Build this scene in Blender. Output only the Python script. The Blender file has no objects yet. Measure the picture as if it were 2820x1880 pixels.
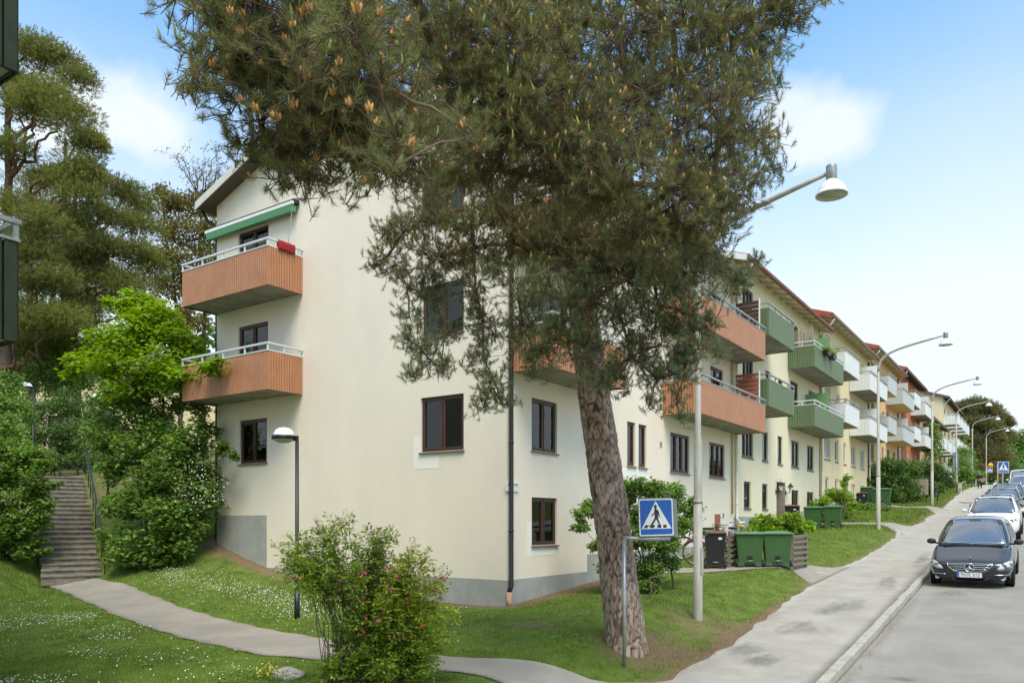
import bpy, bmesh, math, random
import numpy as np
from mathutils import Vector, Matrix
from mathutils.bvhtree import BVHTree

sc = bpy.context.scene
COL = sc.collection
R = math.radians
rng = np.random.default_rng(11)
random.seed(11)

# ---------------------------------------------------------------- camera, sky, sun, exposure
# world: +Y runs uphill along the street, +X points across the street, the house corner is the origin
CAM = np.array([9.60, -13.66, 1.75])
TH = R(34.69)
cd = bpy.data.cameras.new('camera')
cam = bpy.data.objects.new('camera', cd)
COL.objects.link(cam)
cam.location = CAM
cam.rotation_euler = (R(90), 0, TH)
cd.sensor_width = 36
cd.lens = 36 * 2138 / 2820
cd.shift_y = (1433 - 940) / 2820
cd.clip_start = 0.1
cd.clip_end = 3000
sc.camera = cam

SUN_EL, SUN_AZ = R(58), R(134)          # azimuth measured clockwise from +Y
wd = bpy.data.worlds.new('World')
sc.world = wd
wd.use_nodes = True
wn, wl = wd.node_tree.nodes, wd.node_tree.links
wn.clear()
wo = wn.new('ShaderNodeOutputWorld')
bg = wn.new('ShaderNodeBackground')
sky = wn.new('ShaderNodeTexSky')
sky.sky_type = 'NISHITA'
sky.sun_disc = False
sky.sun_elevation = SUN_EL
sky.sun_rotation = SUN_AZ
sky.air_density = 1.0
sky.dust_density = 1.6
sky.ozone_density = 1.6
tc = wn.new('ShaderNodeTexCoord')
SKY_STRENGTH = 0.15


def wnode(t, **kw):
    n = wn.new(t)
    for k, v in kw.items():
        setattr(n, k, v)
    return n


def wmath(op, a, b=None, clamp=False):
    n = wnode('ShaderNodeMath', operation=op, use_clamp=clamp)
    for i, v in enumerate((a, b)):
        if v is None:
            continue
        if isinstance(v, (int, float)):
            n.inputs[i].default_value = v
        else:
            wl.new(v, n.inputs[i])
    return n.outputs[0]


sep = wnode('ShaderNodeSeparateXYZ')
wl.new(tc.outputs['Generated'], sep.inputs[0])
# soft cumulus: low frequency noise on the view direction, plus a veil of thin cloud towards the horizon
n1 = wnode('ShaderNodeTexNoise')
n1.inputs['Scale'].default_value = 2.3
n1.inputs['Detail'].default_value = 6
n1.inputs['Roughness'].default_value = 0.52
mp = wnode('ShaderNodeMapping')
mp.inputs['Location'].default_value = (3.1, 1.7, 0.4)
mp.inputs['Scale'].default_value = (1, 1, 1.9)
wl.new(tc.outputs['Generated'], mp.inputs[0])
wl.new(mp.outputs[0], n1.inputs['Vector'])
cr = wnode('ShaderNodeValToRGB')
cr.color_ramp.elements[0].position = 0.40
cr.color_ramp.elements[1].position = 0.58
wl.new(n1.outputs[0], cr.inputs[0])
n2 = wnode('ShaderNodeTexNoise')
n2.inputs['Scale'].default_value = 1.1
n2.inputs['Detail'].default_value = 4
wl.new(mp.outputs[0], n2.inputs['Vector'])
veil = wmath('DIVIDE', wmath('SUBTRACT', 0.55, sep.outputs[2]), 0.30)
veil = wmath('ADD', veil, wmath('MULTIPLY', wmath('SUBTRACT', n2.outputs[0], 0.5), 0.8), True)
veil = wmath('MAXIMUM', wmath('MULTIPLY', veil, 0.88), 0.10)


def cloud(vec, rad, amp):
    v = Vector(vec).normalized()
    s = wnode('ShaderNodeVectorMath', operation='SUBTRACT')
    wl.new(tc.outputs['Generated'], s.inputs[0])
    s.inputs[1].default_value = v
    m = wnode('ShaderNodeVectorMath', operation='MULTIPLY')
    wl.new(s.outputs[0], m.inputs[0])
    m.inputs[1].default_value = (1, 1, 1.5)
    ln = wnode('ShaderNodeVectorMath', operation='LENGTH')
    wl.new(m.outputs[0], ln.inputs[0])
    e = wmath('SUBTRACT', 1.0, wmath('DIVIDE', ln.outputs['Value'], rad))
    e = wmath('ADD', e, wmath('MULTIPLY', wmath('SUBTRACT', n3.outputs[0], 0.5), 1.5))
    return wmath('MULTIPLY', wmath('MULTIPLY', e, 1.7, True), amp, True)


n3 = wnode('ShaderNodeTexNoise')
n3.inputs['Scale'].default_value = 7
n3.inputs['Detail'].default_value = 7
n3.inputs['Roughness'].default_value = 0.55
wl.new(tc.outputs['Generated'], n3.inputs['Vector'])
# headings of the cumulus clouds (three lumps on the left, two on the right)
cl = None
for vec, rad, amp in (((-0.985, 0.475, 0.482), .105, .9), ((-0.93, 0.545, 0.49), .10, .9), ((-1.0, 0.475, 0.52), .06, .7), ((-0.235, 1.055, 0.50), .10, .85), ((-0.27, 1.035, 0.515), .075, .8)):
    c_ = cloud(vec, rad, amp)
    cl = c_ if cl is None else wmath('MAXIMUM', cl, c_)
# broken cloud thickens overhead
over = wmath('ADD', 0.10, wmath('MULTIPLY', wmath('MULTIPLY', wmath('SUBTRACT', sep.outputs[2], 0.55), 5.0, True), 0.75))
cl = wmath('MAXIMUM', cl, wmath('MULTIPLY', cr.outputs[0], over))
allc = wmath('MAXIMUM', cl, wmath('MULTIPLY', veil, 1.0), True)
tint = wnode('ShaderNodeMixRGB', blend_type='MULTIPLY')
tint.inputs[0].default_value = 1.0
wl.new(sky.outputs[0], tint.inputs[1])
tint.inputs[2].default_value = (1.0, 1.5, 1.62, 1)
mx = wnode('ShaderNodeMixRGB')
wl.new(allc, mx.inputs[0])
wl.new(tint.outputs[0], mx.inputs[1])
mx.inputs[2].default_value = (4.72, 4.97, 5.18, 1)
wl.new(mx.outputs[0], bg.inputs[0])
bg.inputs[1].default_value = SKY_STRENGTH
wl.new(bg.outputs[0], wo.inputs[0])

sd = bpy.data.lights.new('sun', 'SUN')
sd.energy = 2.6
sd.angle = R(30)
sd.color = (1.0, 0.925, 0.80)
sun = bpy.data.objects.new('sun', sd)
COL.objects.link(sun)
_sd = Vector((math.sin(SUN_AZ) * math.cos(SUN_EL), math.cos(SUN_AZ) * math.cos(SUN_EL), math.sin(SUN_EL)))
sun.rotation_euler = (-_sd).to_track_quat('-Z', 'Y').to_euler()

vs = sc.view_settings
vs.view_transform = 'Standard'
vs.look = 'None'
vs.exposure = 0.5
vs.gamma = 1
vs.use_curve_mapping = False
sc.render.engine = 'CYCLES'
sc.cycles.max_bounces = 6
sc.cycles.transparent_max_bounces = 12
sc.cycles.diffuse_bounces = 3
sc.cycles.glossy_bounces = 3
sc.cycles.use_denoising = True

# ---------------------------------------------------------------- helpers: tags
def tag(o, label=None, cat=None, group=None, kind=None):
    if label: o['label'] = label
    if cat: o['category'] = cat
    if group: o['group'] = group
    if kind: o['kind'] = kind
    return o


def thing(name, label, cat, loc=(0, 0, 0), rz=0.0, group=None, rx=0.0):
    o = bpy.data.objects.new(name, None)
    COL.objects.link(o)
    o.empty_display_size = 0.1
    o.location = loc
    o.rotation_euler = (rx, 0, rz)
    return tag(o, label, cat, group)


def copy_tree(o, parent=None):
    c = o.copy()
    COL.objects.link(c)
    c.parent = parent
    for ch in list(o.children):
        copy_tree(ch, c)
    return c


def dup(o, loc, label, rz=None, rx=None, group=None):
    c = copy_tree(o)
    c.location = loc
    e = list(o.rotation_euler)
    if rz is not None: e[2] = rz
    if rx is not None: e[0] = rx
    c.rotation_euler = e
    c['label'] = label
    if group: c['group'] = group
    return c


# ---------------------------------------------------------------- helpers: picture direction -> place
def ray(px, py):
    a = (px - 1410) / 2138
    b = (1433 - py) / 2138
    return np.array([a * math.cos(TH) - math.sin(TH), a * math.sin(TH) + math.cos(TH), b])


def at(px, py, d):
    return CAM + d * ray(px, py)


def atD(px, py, d):
    return at(px / 0.834, py / 0.834, d)


def depth(x, y):
    return -(x - CAM[0]) * math.sin(TH) + (y - CAM[1]) * math.cos(TH)


# ---------------------------------------------------------------- helpers: materials
MATS = {}


def M(name, col, rough=0.6, var=0.10, scale=4.0, bump=0.0, bscale=60.0, metal=0.0, spec=0.5,
      island=0.0, trans=0.0, col2=None, stretch=(1, 1, 1), coat=0.0, lo=0.38, hi=0.64, hue=0.0, obj=False, grain=0.0, gscale=90.0):
    m = bpy.data.materials.new(name)
    m.use_nodes = True
    nt = m.node_tree
    N, L = nt.nodes, nt.links
    N.clear()
    out = N.new('ShaderNodeOutputMaterial')
    p = N.new('ShaderNodeBsdfPrincipled')
    p.inputs['Roughness'].default_value = rough
    p.inputs['Metallic'].default_value = metal
    p.inputs['Specular IOR Level'].default_value = spec
    p.inputs['Coat Weight'].default_value = coat
    p.inputs['Coat Roughness'].default_value = 0.04
    if obj:
        t = N.new('ShaderNodeTexCoord'); vec = t.outputs['Object']
    else:
        g = N.new('ShaderNodeNewGeometry'); vec = g.outputs['Position']
    mpn = N.new('ShaderNodeMapping')
    mpn.inputs['Scale'].default_value = stretch
    L.new(vec, mpn.inputs[0])
    nz = N.new('ShaderNodeTexNoise')
    nz.inputs['Scale'].default_value = scale
    nz.inputs['Detail'].default_value = 6
    nz.inputs['Roughness'].default_value = 0.62
    L.new(mpn.outputs[0], nz.inputs['Vector'])
    rp = N.new('ShaderNodeValToRGB')
    rp.color_ramp.elements[0].position = lo
    rp.color_ramp.elements[1].position = hi
    c = np.array(col[:3])
    if col2 is None:
        a, b = c * (1 - var), np.minimum(c * (1 + var), 0.95)
    else:
        a, b = c, np.array(col2[:3])
    rp.color_ramp.elements[0].color = (*a, 1)
    rp.color_ramp.elements[1].color = (*b, 1)
    L.new(nz.outputs[0], rp.inputs[0])
    colout = rp.outputs[0]
    if grain:
        ng = N.new('ShaderNodeTexNoise'); ng.inputs['Scale'].default_value = gscale; ng.inputs['Detail'].default_value = 3
        L.new(vec, ng.inputs['Vector'])
        mg = N.new('ShaderNodeMapRange'); mg.inputs[1].default_value = .3; mg.inputs[2].default_value = .7
        mg.inputs[3].default_value = 1 - grain; mg.inputs[4].default_value = 1 + grain
        L.new(ng.outputs[0], mg.inputs[0])
        hg = N.new('ShaderNodeHueSaturation')
        L.new(mg.outputs[0], hg.inputs['Value']); L.new(colout, hg.inputs['Color'])
        colout = hg.outputs[0]
    if island or hue:
        gi = N.new('ShaderNodeNewGeometry')
        hs = N.new('ShaderNodeHueSaturation')
        mr = N.new('ShaderNodeMapRange')
        mr.inputs[3].default_value = 1 - island
        mr.inputs[4].default_value = 1 + island
        L.new(gi.outputs['Random Per Island'], mr.inputs[0])
        L.new(mr.outputs[0], hs.inputs['Value'])
        if hue:
            wn_ = N.new('ShaderNodeTexWhiteNoise')
            wn_.noise_dimensions = '1D'
            L.new(gi.outputs['Random Per Island'], wn_.inputs['W'])
            mh = N.new('ShaderNodeMapRange')
            mh.inputs[3].default_value = 0.5 - hue
            mh.inputs[4].default_value = 0.5 + hue
            L.new(wn_.outputs['Value'], mh.inputs[0])
            L.new(mh.outputs[0], hs.inputs['Hue'])
        L.new(colout, hs.inputs['Color'])
        colout = hs.outputs[0]
    L.new(colout, p.inputs['Base Color'])
    if bump:
        nb = N.new('ShaderNodeTexNoise')
        nb.inputs['Scale'].default_value = bscale
        nb.inputs['Detail'].default_value = 4
        L.new(mpn.outputs[0], nb.inputs['Vector'])
        bp = N.new('ShaderNodeBump')
        bp.inputs['Strength'].default_value = 1
        bp.inputs['Distance'].default_value = bump
        L.new(nb.outputs[0], bp.inputs['Height'])
        L.new(bp.outputs[0], p.inputs['Normal'])
    sh = p.outputs[0]
    if trans:
        tr = N.new('ShaderNodeBsdfTranslucent')
        hs2 = N.new('ShaderNodeHueSaturation')
        hs2.inputs['Hue'].default_value = 0.485
        hs2.inputs['Saturation'].default_value = 1.15
        hs2.inputs['Value'].default_value = 1.25
        L.new(colout, hs2.inputs['Color'])
        L.new(hs2.outputs[0], tr.inputs[0])
        ms = N.new('ShaderNodeMixShader')
        ms.inputs[0].default_value = trans
        L.new(sh, ms.inputs[1])
        L.new(tr.outputs[0], ms.inputs[2])
        sh = ms.outputs[0]
    L.new(sh, out.inputs[0])
    MATS[name] = m
    return m


def glass_mat(name, tint, refl=1.0, rough=0.02, see=0.55, ior=1.75):
    """window glass: a mirror-like coat over a tinted, partly clear sheet"""
    m = bpy.data.materials.new(name)
    m.use_nodes = True
    N, L = m.node_tree.nodes, m.node_tree.links
    N.clear()
    out = N.new('ShaderNodeOutputMaterial')
    tr = N.new('ShaderNodeBsdfTransparent')
    tr.inputs[0].default_value = (*tint, 1)
    df = N.new('ShaderNodeBsdfDiffuse')
    df.inputs[0].default_value = (0.02, 0.022, 0.022, 1)
    m0 = N.new('ShaderNodeMixShader')
    m0.inputs[0].default_value = see
    L.new(df.outputs[0], m0.inputs[1]); L.new(tr.outputs[0], m0.inputs[2])
    gl = N.new('ShaderNodeBsdfGlossy')
    gl.inputs['Roughness'].default_value = rough
    gl.inputs[0].default_value = (refl, refl, refl, 1)
    fr = N.new('ShaderNodeFresnel')
    fr.inputs[0].default_value = ior
    mxs = N.new('ShaderNodeMixShader')
    L.new(fr.outputs[0], mxs.inputs[0])
    L.new(m0.outputs[0], mxs.inputs[1]); L.new(gl.outputs[0], mxs.inputs[2])
    L.new(mxs.outputs[0], out.inputs[0])
    return m


# ---------------------------------------------------------------- helpers: meshes
class MB:
    def __init__(s):
        s.v, s.f, s.mi, s.sm = [], [], [], []

    def add(s, vs, fs, mi=0, sm=False):
        b = len(s.v)
        s.v += [tuple(map(float, p)) for p in vs]
        s.f += [tuple(b + i for i in q) for q in fs]
        s.mi += [mi] * len(fs)
        s.sm += [sm] * len(fs)
        return s

    def box(s, x0, x1, y0, y1, z0, z1, mi=0):
        v = [(x, y, z) for x in (x0, x1) for y in (y0, y1) for z in (z0, z1)]
        return s.add(v, [(0, 1, 3, 2), (4, 6, 7, 5), (0, 4, 5, 1), (2, 3, 7, 6), (0, 2, 6, 4), (1, 5, 7, 3)], mi)

    def obox(s, c, ax, h, mi=0, taper=1.0):
        """oriented box: centre, three axis vectors, half sizes; taper scales the first-axis/second-axis size at +third"""
        c = np.array(c, float); A = [np.array(a, float) for a in ax]
        v = []
        for i in (-1, 1):
            for j in (-1, 1):
                for k in (-1, 1):
                    t = taper if k > 0 else 1
                    v.append(c + A[0] * h[0] * i * t + A[1] * h[1] * j * t + A[2] * h[2] * k)
        return s.add(v, [(0, 1, 3, 2), (4, 6, 7, 5), (0, 4, 5, 1), (2, 3, 7, 6), (0, 2, 6, 4), (1, 5, 7, 3)], mi)

    def tube(s, pts, r, n=8, mi=0, caps=True, sm=True):
        pts = [np.array(p, float) for p in pts]
        m = len(pts)
        rr = r if hasattr(r, '__len__') else [r] * m
        rings = []
        u = None
        for i in range(m):
            t = pts[min(i + 1, m - 1)] - pts[max(i - 1, 0)]
            t /= (np.linalg.norm(t) + 1e-9)
            if u is None:
                u = np.cross(t, [0, 0, 1.0] if abs(t[2]) < 0.9 else [1.0, 0, 0])
            u = u - t * np.dot(u, t)
            u /= (np.linalg.norm(u) + 1e-9)
            w = np.cross(t, u)
            for k in range(n):
                a = 2 * math.pi * k / n
                rings.append(pts[i] + rr[i] * (math.cos(a) * u + math.sin(a) * w))
        f = [(i * n + k, i * n + (k + 1) % n, (i + 1) * n + (k + 1) % n, (i + 1) * n + k) for i in range(m - 1) for k in range(n)]
        s.add(rings, f, mi, sm)
        if caps:
            b = len(s.v) - len(rings)
            s.f += [tuple(b + k for k in reversed(range(n))), tuple(b + (m - 1) * n + k for k in range(n))]
            s.mi += [mi, mi]; s.sm += [False, False]
        return s

    def lathe(s, prof, n=16, c=(0, 0, 0), ax='z', mi=0, sm=True):
        v = []
        for (r, z) in prof:
            for k in range(n):
                a = 2 * math.pi * k / n
                p = (r * math.cos(a), r * math.sin(a), z)
                if ax == 'x': p = (p[2], p[0], p[1])
                if ax == 'y': p = (p[0], p[2], p[1])
                v.append((p[0] + c[0], p[1] + c[1], p[2] + c[2]))
        f = [(i * n + k, i * n + (k + 1) % n, (i + 1) * n + (k + 1) % n, (i + 1) * n + k) for i in range(len(prof) - 1) for k in range(n)]
        return s.add(v, f, mi, sm)

    def prism(s, poly, d, mi=0):
        """polygon (3d points) extruded along vector d"""
        n = len(poly)
        d = np.array(d, float)
        v = [np.array(p, float) for p in poly] + [np.array(p, float) + d for p in poly]
        f = [tuple(range(n - 1, -1, -1)), tuple(range(n, 2 * n))]
        f += [(i, (i + 1) % n, n + (i + 1) % n, n + i) for i in range(n)]
        return s.add(v, f, mi)

    def quad(s, a, b, c, d, mi=0):
        return s.add([a, b, c, d], [(0, 1, 2, 3)], mi)

    def build(s, name, mats, parent=None, loc=None, fix=True):
        me = bpy.data.meshes.new(name)
        me.from_pydata(s.v, [], s.f)
        for m in (mats if isinstance(mats, (list, tuple)) else [mats]):
            me.materials.append(m)
        me.polygons.foreach_set('material_index', s.mi)
        me.polygons.foreach_set('use_smooth', s.sm)
        me.update()
        if fix:
            b = bmesh.new(); b.from_mesh(me)
            bmesh.ops.recalc_face_normals(b, faces=b.faces)
            b.to_mesh(me); b.free()
        return link(name, me, parent, loc)


def link(name, me, parent=None, loc=None):
    o = bpy.data.objects.new(name, me)
    COL.objects.link(o)
    if parent is not None: o.parent = parent
    if loc is not None: o.location = loc
    return o


def npmesh(name, V, F, mats, parent=None, mi=None, smooth=False, loc=None):
    V = np.ascontiguousarray(V, dtype=np.float32)
    F = np.ascontiguousarray(F, dtype=np.int32)
    k = F.shape[1]
    me = bpy.data.meshes.new(name)
    me.vertices.add(len(V)); me.vertices.foreach_set('co', V.ravel())
    me.loops.add(F.size); me.loops.foreach_set('vertex_index', F.ravel())
    me.polygons.add(len(F))
    me.polygons.foreach_set('loop_start', np.arange(0, F.size, k, dtype=np.int32))
    me.polygons.foreach_set('loop_total', np.full(len(F), k, dtype=np.int32))
    for m in (mats if isinstance(mats, (list, tuple)) else [mats]):
        me.materials.append(m)
    if mi is not None: me.polygons.foreach_set('material_index', np.ascontiguousarray(mi, dtype=np.int32))
    if smooth: me.polygons.foreach_set('use_smooth', np.ones(len(F), dtype=bool))
    me.update(calc_edges=True)
    return link(name, me, parent, loc)


def text_obj(txt, size, mat, parent, loc, rot, name='lettering', align='CENTER', ext=0.001, sx=1.0):
    cu = bpy.data.curves.new(name, 'FONT')
    cu.body = txt
    cu.size = size
    cu.align_x = align
    cu.align_y = 'CENTER'
    cu.extrude = ext
    cu.resolution_u = 2
    t = bpy.data.objects.new('tmp', cu)
    COL.objects.link(t)
    dg = bpy.context.evaluated_depsgraph_get()
    me = bpy.data.meshes.new_from_object(t.evaluated_get(dg))
    me.name = name
    bpy.data.objects.remove(t); bpy.data.curves.remove(cu)
    me.materials.clear(); me.materials.append(mat)
    o = link(name, me, parent, loc)
    o.rotation_euler = rot
    o.scale = (sx, 1, 1)
    return o


def nrm(a):
    return a / (np.linalg.norm(a, axis=-1, keepdims=True) + 1e-9)


# ---------------------------------------------------------------- helpers: the lie of the land
PY = [-60, -20, 0, 12, 18, 38, 60, 79, 103, 130, 200]
PZ = [-3.5, -1.16, 0.04, 0.78, 1.22, 2.49, 4.05, 5.2, 6.35, 7.1, 8.0]


def prof(Y):
    return np.interp(Y, PY, PZ)


DROP = 0.30                               # the pavement lies a little lower than the lawns by the houses


def drop(X):
    t = np.clip((X - 3.5) / 1.2, 0, 1)
    return DROP * t * t * (3 - 2 * t)


_cp = [(x, y, 0.0) for x in (1.6, 4.5, 9, 16, 40, 90) for y in (-45, -25, -13, -6, 0, 6, 14, 26, 45, 70, 100, 150)]
_cp += [(0, 0, -.13), (-3, -3, -.13), (-5, -3.5, -.10), (-5.5, -1, .0), (-7.8, -.1, .37), (-10.3, -.2, .98),
        (-10.6, -2.5, .14), (-12.1, -2.7, .2), (-13.2, -3.4, .2), (-12.6, -1.0, 1.0), (-11.5, .3, 1.35),
        (-16.1, -1.4, 1.68), (-17.0, -3.0, 1.75), (-15.5, 0.2, 1.9), (-20.3, -.1, 3.26), (-20.6, -2.0, 3.4), (-18.9, 1.6, 3.4),
        (-13.6, -4.8, .85), (-15, -4.6, 1.35), (-12.3, -5.3, .40), (-11, -6.6, .15), (-16.5, -7.2, 1.0), (-22, .5, 3.26), (-26, 2, 3.5), (-30, 10, 3.9), (-24, 8, 3.8), (-36, 20, 5.1), (-60, 30, 7.5), (-14, 5, 2.4), (-13, 12, 2.4),
        (-16, 30, 2.7), (-16, 60, 2.2), (-16, 100, 1.5), (-45, 60, 5), (-90, 0, 8), (-90, 70, 9), (-90, -45, 2), 
        (-14, -8.5, .1), (-10, -9, -.05), (-5, -8.5, -.08), (-21, -6, 1.7), (-21, -15, .2), (-10, -20, 0), (-42, -20, 1),
        (-42, -5, 4), (-45, 150, 5), (-90, 160, 8), (-5, 6, 0), (-5, 25, 0), (-5, 60, 0)]
_cp = np.array(_cp)


def _phi(r2):
    return np.sqrt(r2 + 0.6)


_A = _phi(((_cp[:, None, :2] - _cp[None, :, :2]) ** 2).sum(-1))
_W = np.linalg.solve(_A, _cp[:, 2])


def H(X, Y):
    X = np.asarray(X, float); Y = np.asarray(Y, float)
    sh = X.shape
    x, y = X.ravel(), Y.ravel()
    o = np.zeros(len(x))
    for i in range(0, len(x), 20000):
        r2 = (x[i:i + 20000, None] - _cp[None, :, 0]) ** 2 + (y[i:i + 20000, None] - _cp[None, :, 1]) ** 2
        o[i:i + 20000] = _phi(r2) @ _W
    o[x > 2.2] = 0
    m = (x > 1.2) & (x <= 2.2)
    o[m] *= (2.2 - x[m])
    return (o + prof(y) - drop(x)).reshape(sh)


def hz(x, y):
    return float(H(np.array([x]), np.array([y]))[0])


def ghit(px_, py_):
    """where the line of sight through a point of the (2352 wide) picture meets the ground"""
    r_ = ray(px_ / 0.834, py_ / 0.834)
    ts = np.arange(5, 110, .03)
    P_ = CAM + ts[:, None] * r_
    i_ = int(np.argmax(P_[:, 2] <= H(P_[:, 0], P_[:, 1])))
    return float(P_[i_, 0]), float(P_[i_, 1]), float(ts[i_])


def inpoly(X, Y, poly):
    poly = np.asarray(poly, float)
    ins = np.zeros(X.shape, bool)
    n = len(poly)
    for i in range(n):
        x0, y0 = poly[i]; x1, y1 = poly[(i + 1) % n]
        if y0 == y1: continue
        c = ((y0 > Y) != (y1 > Y)) & (X < (x1 - x0) * (Y - y0) / (y1 - y0) + x0)
        ins ^= c
    return ins


def KX(Y):
    return np.interp(Y, [-60, -2.7, 11.2, 60, 200], [8.0, 7.08, 6.84, 6.35, 5.6])


EDGE_Y = [-60, -9, -6.4, -5.4, -4.2, -3.68, -1.68, 1.62, 5.0, 7.0, 8.0, 8.7, 10.6, 17.4, 22.4, 23.8, 25.2, 28, 36, 38, 40, 54, 68, 90, 110, 200]
EDGE_X = [5.4, 5.4, 5.3, 4.6, 4.8, 5.27, 5.21, 5.06, 4.80, 4.58, 4.0, 4.05, 4.63, 4.69, 4.35, 3.6, 4.3, 4.45, 4.25, 3.7, 4.2, 3.75, 3.25, 2.9, 2.6, 2.2]


def edge(Y):
    return np.interp(Y, EDGE_Y, EDGE_X)


PATH_UP = [(-12.2, -2.55), (-10.7, -2.45), (-8.6, -2.95), (-6.3, -3.5), (-3.1, -4.05), (-.3, -4.5), (2.3, -4.85), (3.3, -4.57), (4.3, -4.2), (5.3, -3.7)]
PATH_LO = [(-13.3, -3.35), (-11.0, -3.75), (-9.2, -4.15), (-7.2, -4.65), (-3.6, -5.4), (-.7, -5.85), (1.4, -5.75), (3.3, -5.5), (4.4, -5.5), (5.3, -6.2)]
SIDE_UP = [(0.3, 6.4), (2.05, 6.75), (2.9, 7.7), (3.85, 8.8), (4.8, 10.6)]
SIDE_LO = [(0.3, 5.2), (2.05, 5.6), (3.0, 6.6), (3.9, 7.7), (4.75, 6.6)]
SIDE2_UP = [(0.3, 24.9), (2.6, 24.8), (3.6, 25.0), (4.6, 26.2)]
SIDE2_LO = [(0.3, 23.6), (2.6, 23.6), (3.6, 23.3), (4.6, 22.0)]
SIDE3_UP = [(0.3, 39.8), (2.4, 39.7), (3.6, 40.0), (4.5, 41)]
SIDE3_LO = [(0.3, 38.4), (2.4, 38.4), (3.6, 38.0), (4.5, 36.8)]
STAIR_A, STAIR_B = np.array([-12.65, -2.92]), np.array([-19.72, 0.10])
STAIR_W = 1.42
_sd2 = (STAIR_B - STAIR_A) / np.linalg.norm(STAIR_B - STAIR_A)
_sn2 = np.array([-_sd2[1], _sd2[0]])
STAIR_POLY = [tuple(STAIR_A - _sd2 * .2 + _sn2 * STAIR_W / 2), tuple(STAIR_A - _sd2 * .2 - _sn2 * STAIR_W / 2),
              tuple(STAIR_B + _sd2 * 2 - _sn2 * STAIR_W / 2), tuple(STAIR_B + _sd2 * 2 + _sn2 * STAIR_W / 2)]
POLYS = [PATH_UP + PATH_LO[::-1], SIDE_UP + SIDE_LO[::-1], SIDE2_UP + SIDE2_LO[::-1], SIDE3_UP + SIDE3_LO[::-1], STAIR_POLY]


def paved(X, Y, grow=0.0):
    m = X > edge(Y) + grow
    for p in POLYS:
        m |= inpoly(X, Y, p)
    return m


def housed(X, Y, g=0.0):
    return (X < g) & (X > -10.3 - g) & (Y > -g) & (Y < 66)

# ---------------------------------------------------------------- materials
stucco = lambda n, c, var=.05: M(n, c, .92, var, 1.1, bump=.006, bscale=45, spec=.15, stretch=(1, 1, .45), lo=.25, hi=.75)
m_cream = stucco('cream_render', (.80, .70, .575))
m_patch = stucco('pale_render_patch', (.84, .80, .72), .02)
m_yellow = stucco('pale_yellow_render', (.78, .69, .50))
m_ochre = stucco('straw_yellow_render', (.74, .61, .38))
m_peach = stucco('peach_render', (.71, .46, .25))
m_terra = stucco('terracotta_render', (.50, .17, .075))
m_plinth = M('grey_plinth', (.36, .355, .325), .9, .10, 1.6, bump=.003, bscale=60, spec=.2)
m_conc = M('concrete_slab', (.29, .27, .22), .9, .22, 2.2, bump=.003, bscale=50, spec=.2)
m_brown = M('brown_frame', (.075, .034, .024), .45, .15, 9, spec=.4)
m_greenfr = M('dark_green_frame', (.05, .062, .045), .45, .15, 9, spec=.4)
m_whitefr = M('white_frame', (.74, .73, .68), .45, .04, 9)
m_sagefr = M('sage_frame', (.16, .24, .12), .45, .1, 9)
m_sill = M('sill_sheet', (.16, .12, .095), .5, .15, 9)
m_dsill = M('dark_sill_sheet', (.06, .052, .045), .5, .15, 9)
m_pane = glass_mat('window_pane', (.86, .93, .88), .9, .02, .93, 1.6)
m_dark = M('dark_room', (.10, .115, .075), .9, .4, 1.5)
m_curtain = M('curtain_cloth', (.88, .70, .46), .9, .12, 14, stretch=(6, 6, .3))
m_blind = M('blind_sheet', (.62, .68, .64), .7, .04, 8)
m_orange = M('orange_cladding', (.45, .20, .10), .5, .07, 3, spec=.4)
m_green = M('green_cladding', (.125, .175, .085), .5, .06, 3, spec=.4)
m_white = M('white_cladding', (.74, .74, .72), .5, .04, 3, spec=.4, stretch=(1, 1, .3))
m_grey = M('pale_grey_cladding', (.52, .54, .52), .5, .05, 3, spec=.4)
m_dgreen = M('blackish_green_cladding', (.032, .042, .024), .6, .15, 5, spec=.15)
m_screen = M('green_screen', (.15, .30, .12), .5, .05, 3)
m_ochresof = M('yellow_soffit', (.66, .46, .18), .8, .06, 2)
m_rail = M('grey_rail', (.62, .62, .60), .4, .06, 9)
m_galv = M('galvanised_steel', (.36, .37, .36), .42, .14, 14, metal=.6)
m_black = M('black_metal', (.012, .012, .013), .42, .2, 12)
m_wdown = M('white_downpipe', (.70, .66, .57), .5, .05, 6)
m_ydown = M('yellow_downpipe', (.52, .38, .18), .6, .05, 6)
m_bdown = M('brown_downpipe', (.12, .065, .04), .5, .1, 6)
m_verge = M('pale_verge_board', (.60, .57, .50), .6, .05, 5)
m_soffit = M('brown_soffit', (.115, .075, .055), .7, .12, 6, stretch=(1, 8, 1))
m_rafter = M('cream_rafter', (.62, .52, .34), .7, .06, 6)
m_tile = M('roof_tile', (.30, .075, .04), .75, .2, 6)
m_dtile = M('dark_roof_tile', (.10, .085, .07), .75, .2, 6)
m_gutred = M('red_brown_gutter', (.19, .055, .035), .45, .1, 6)
m_gutgr = M('grey_gutter', (.20, .19, .165), .45, .1, 6)
m_awn = M('green_awning', (.10, .26, .12), .8, .05, 8)
m_redcl = M('red_cloth', (.28, .012, .018), .9, .15, 14)
m_doorred = M('red_brown_hatch', (.33, .10, .06), .6, .06, 6)
m_tileg = M('glazed_tile', (.33, .28, .22), .4, .1, 9)
m_wood = M('weathered_wood', (.20, .165, .125), .85, .25, 7, stretch=(3, 3, 9), obj=True)
m_woodp = M('pale_wood', (.40, .33, .24), .85, .2, 7)
m_asph = M('road_asphalt', (.265, .245, .215), .92, .09, 1.1, grain=.16, gscale=75, bump=.004, bscale=140, spec=.25)
m_walk = M('pavement_asphalt', (.355, .325, .28), .92, .10, 1.2, grain=.12, gscale=70, bump=.003, bscale=120, spec=.25)
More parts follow.
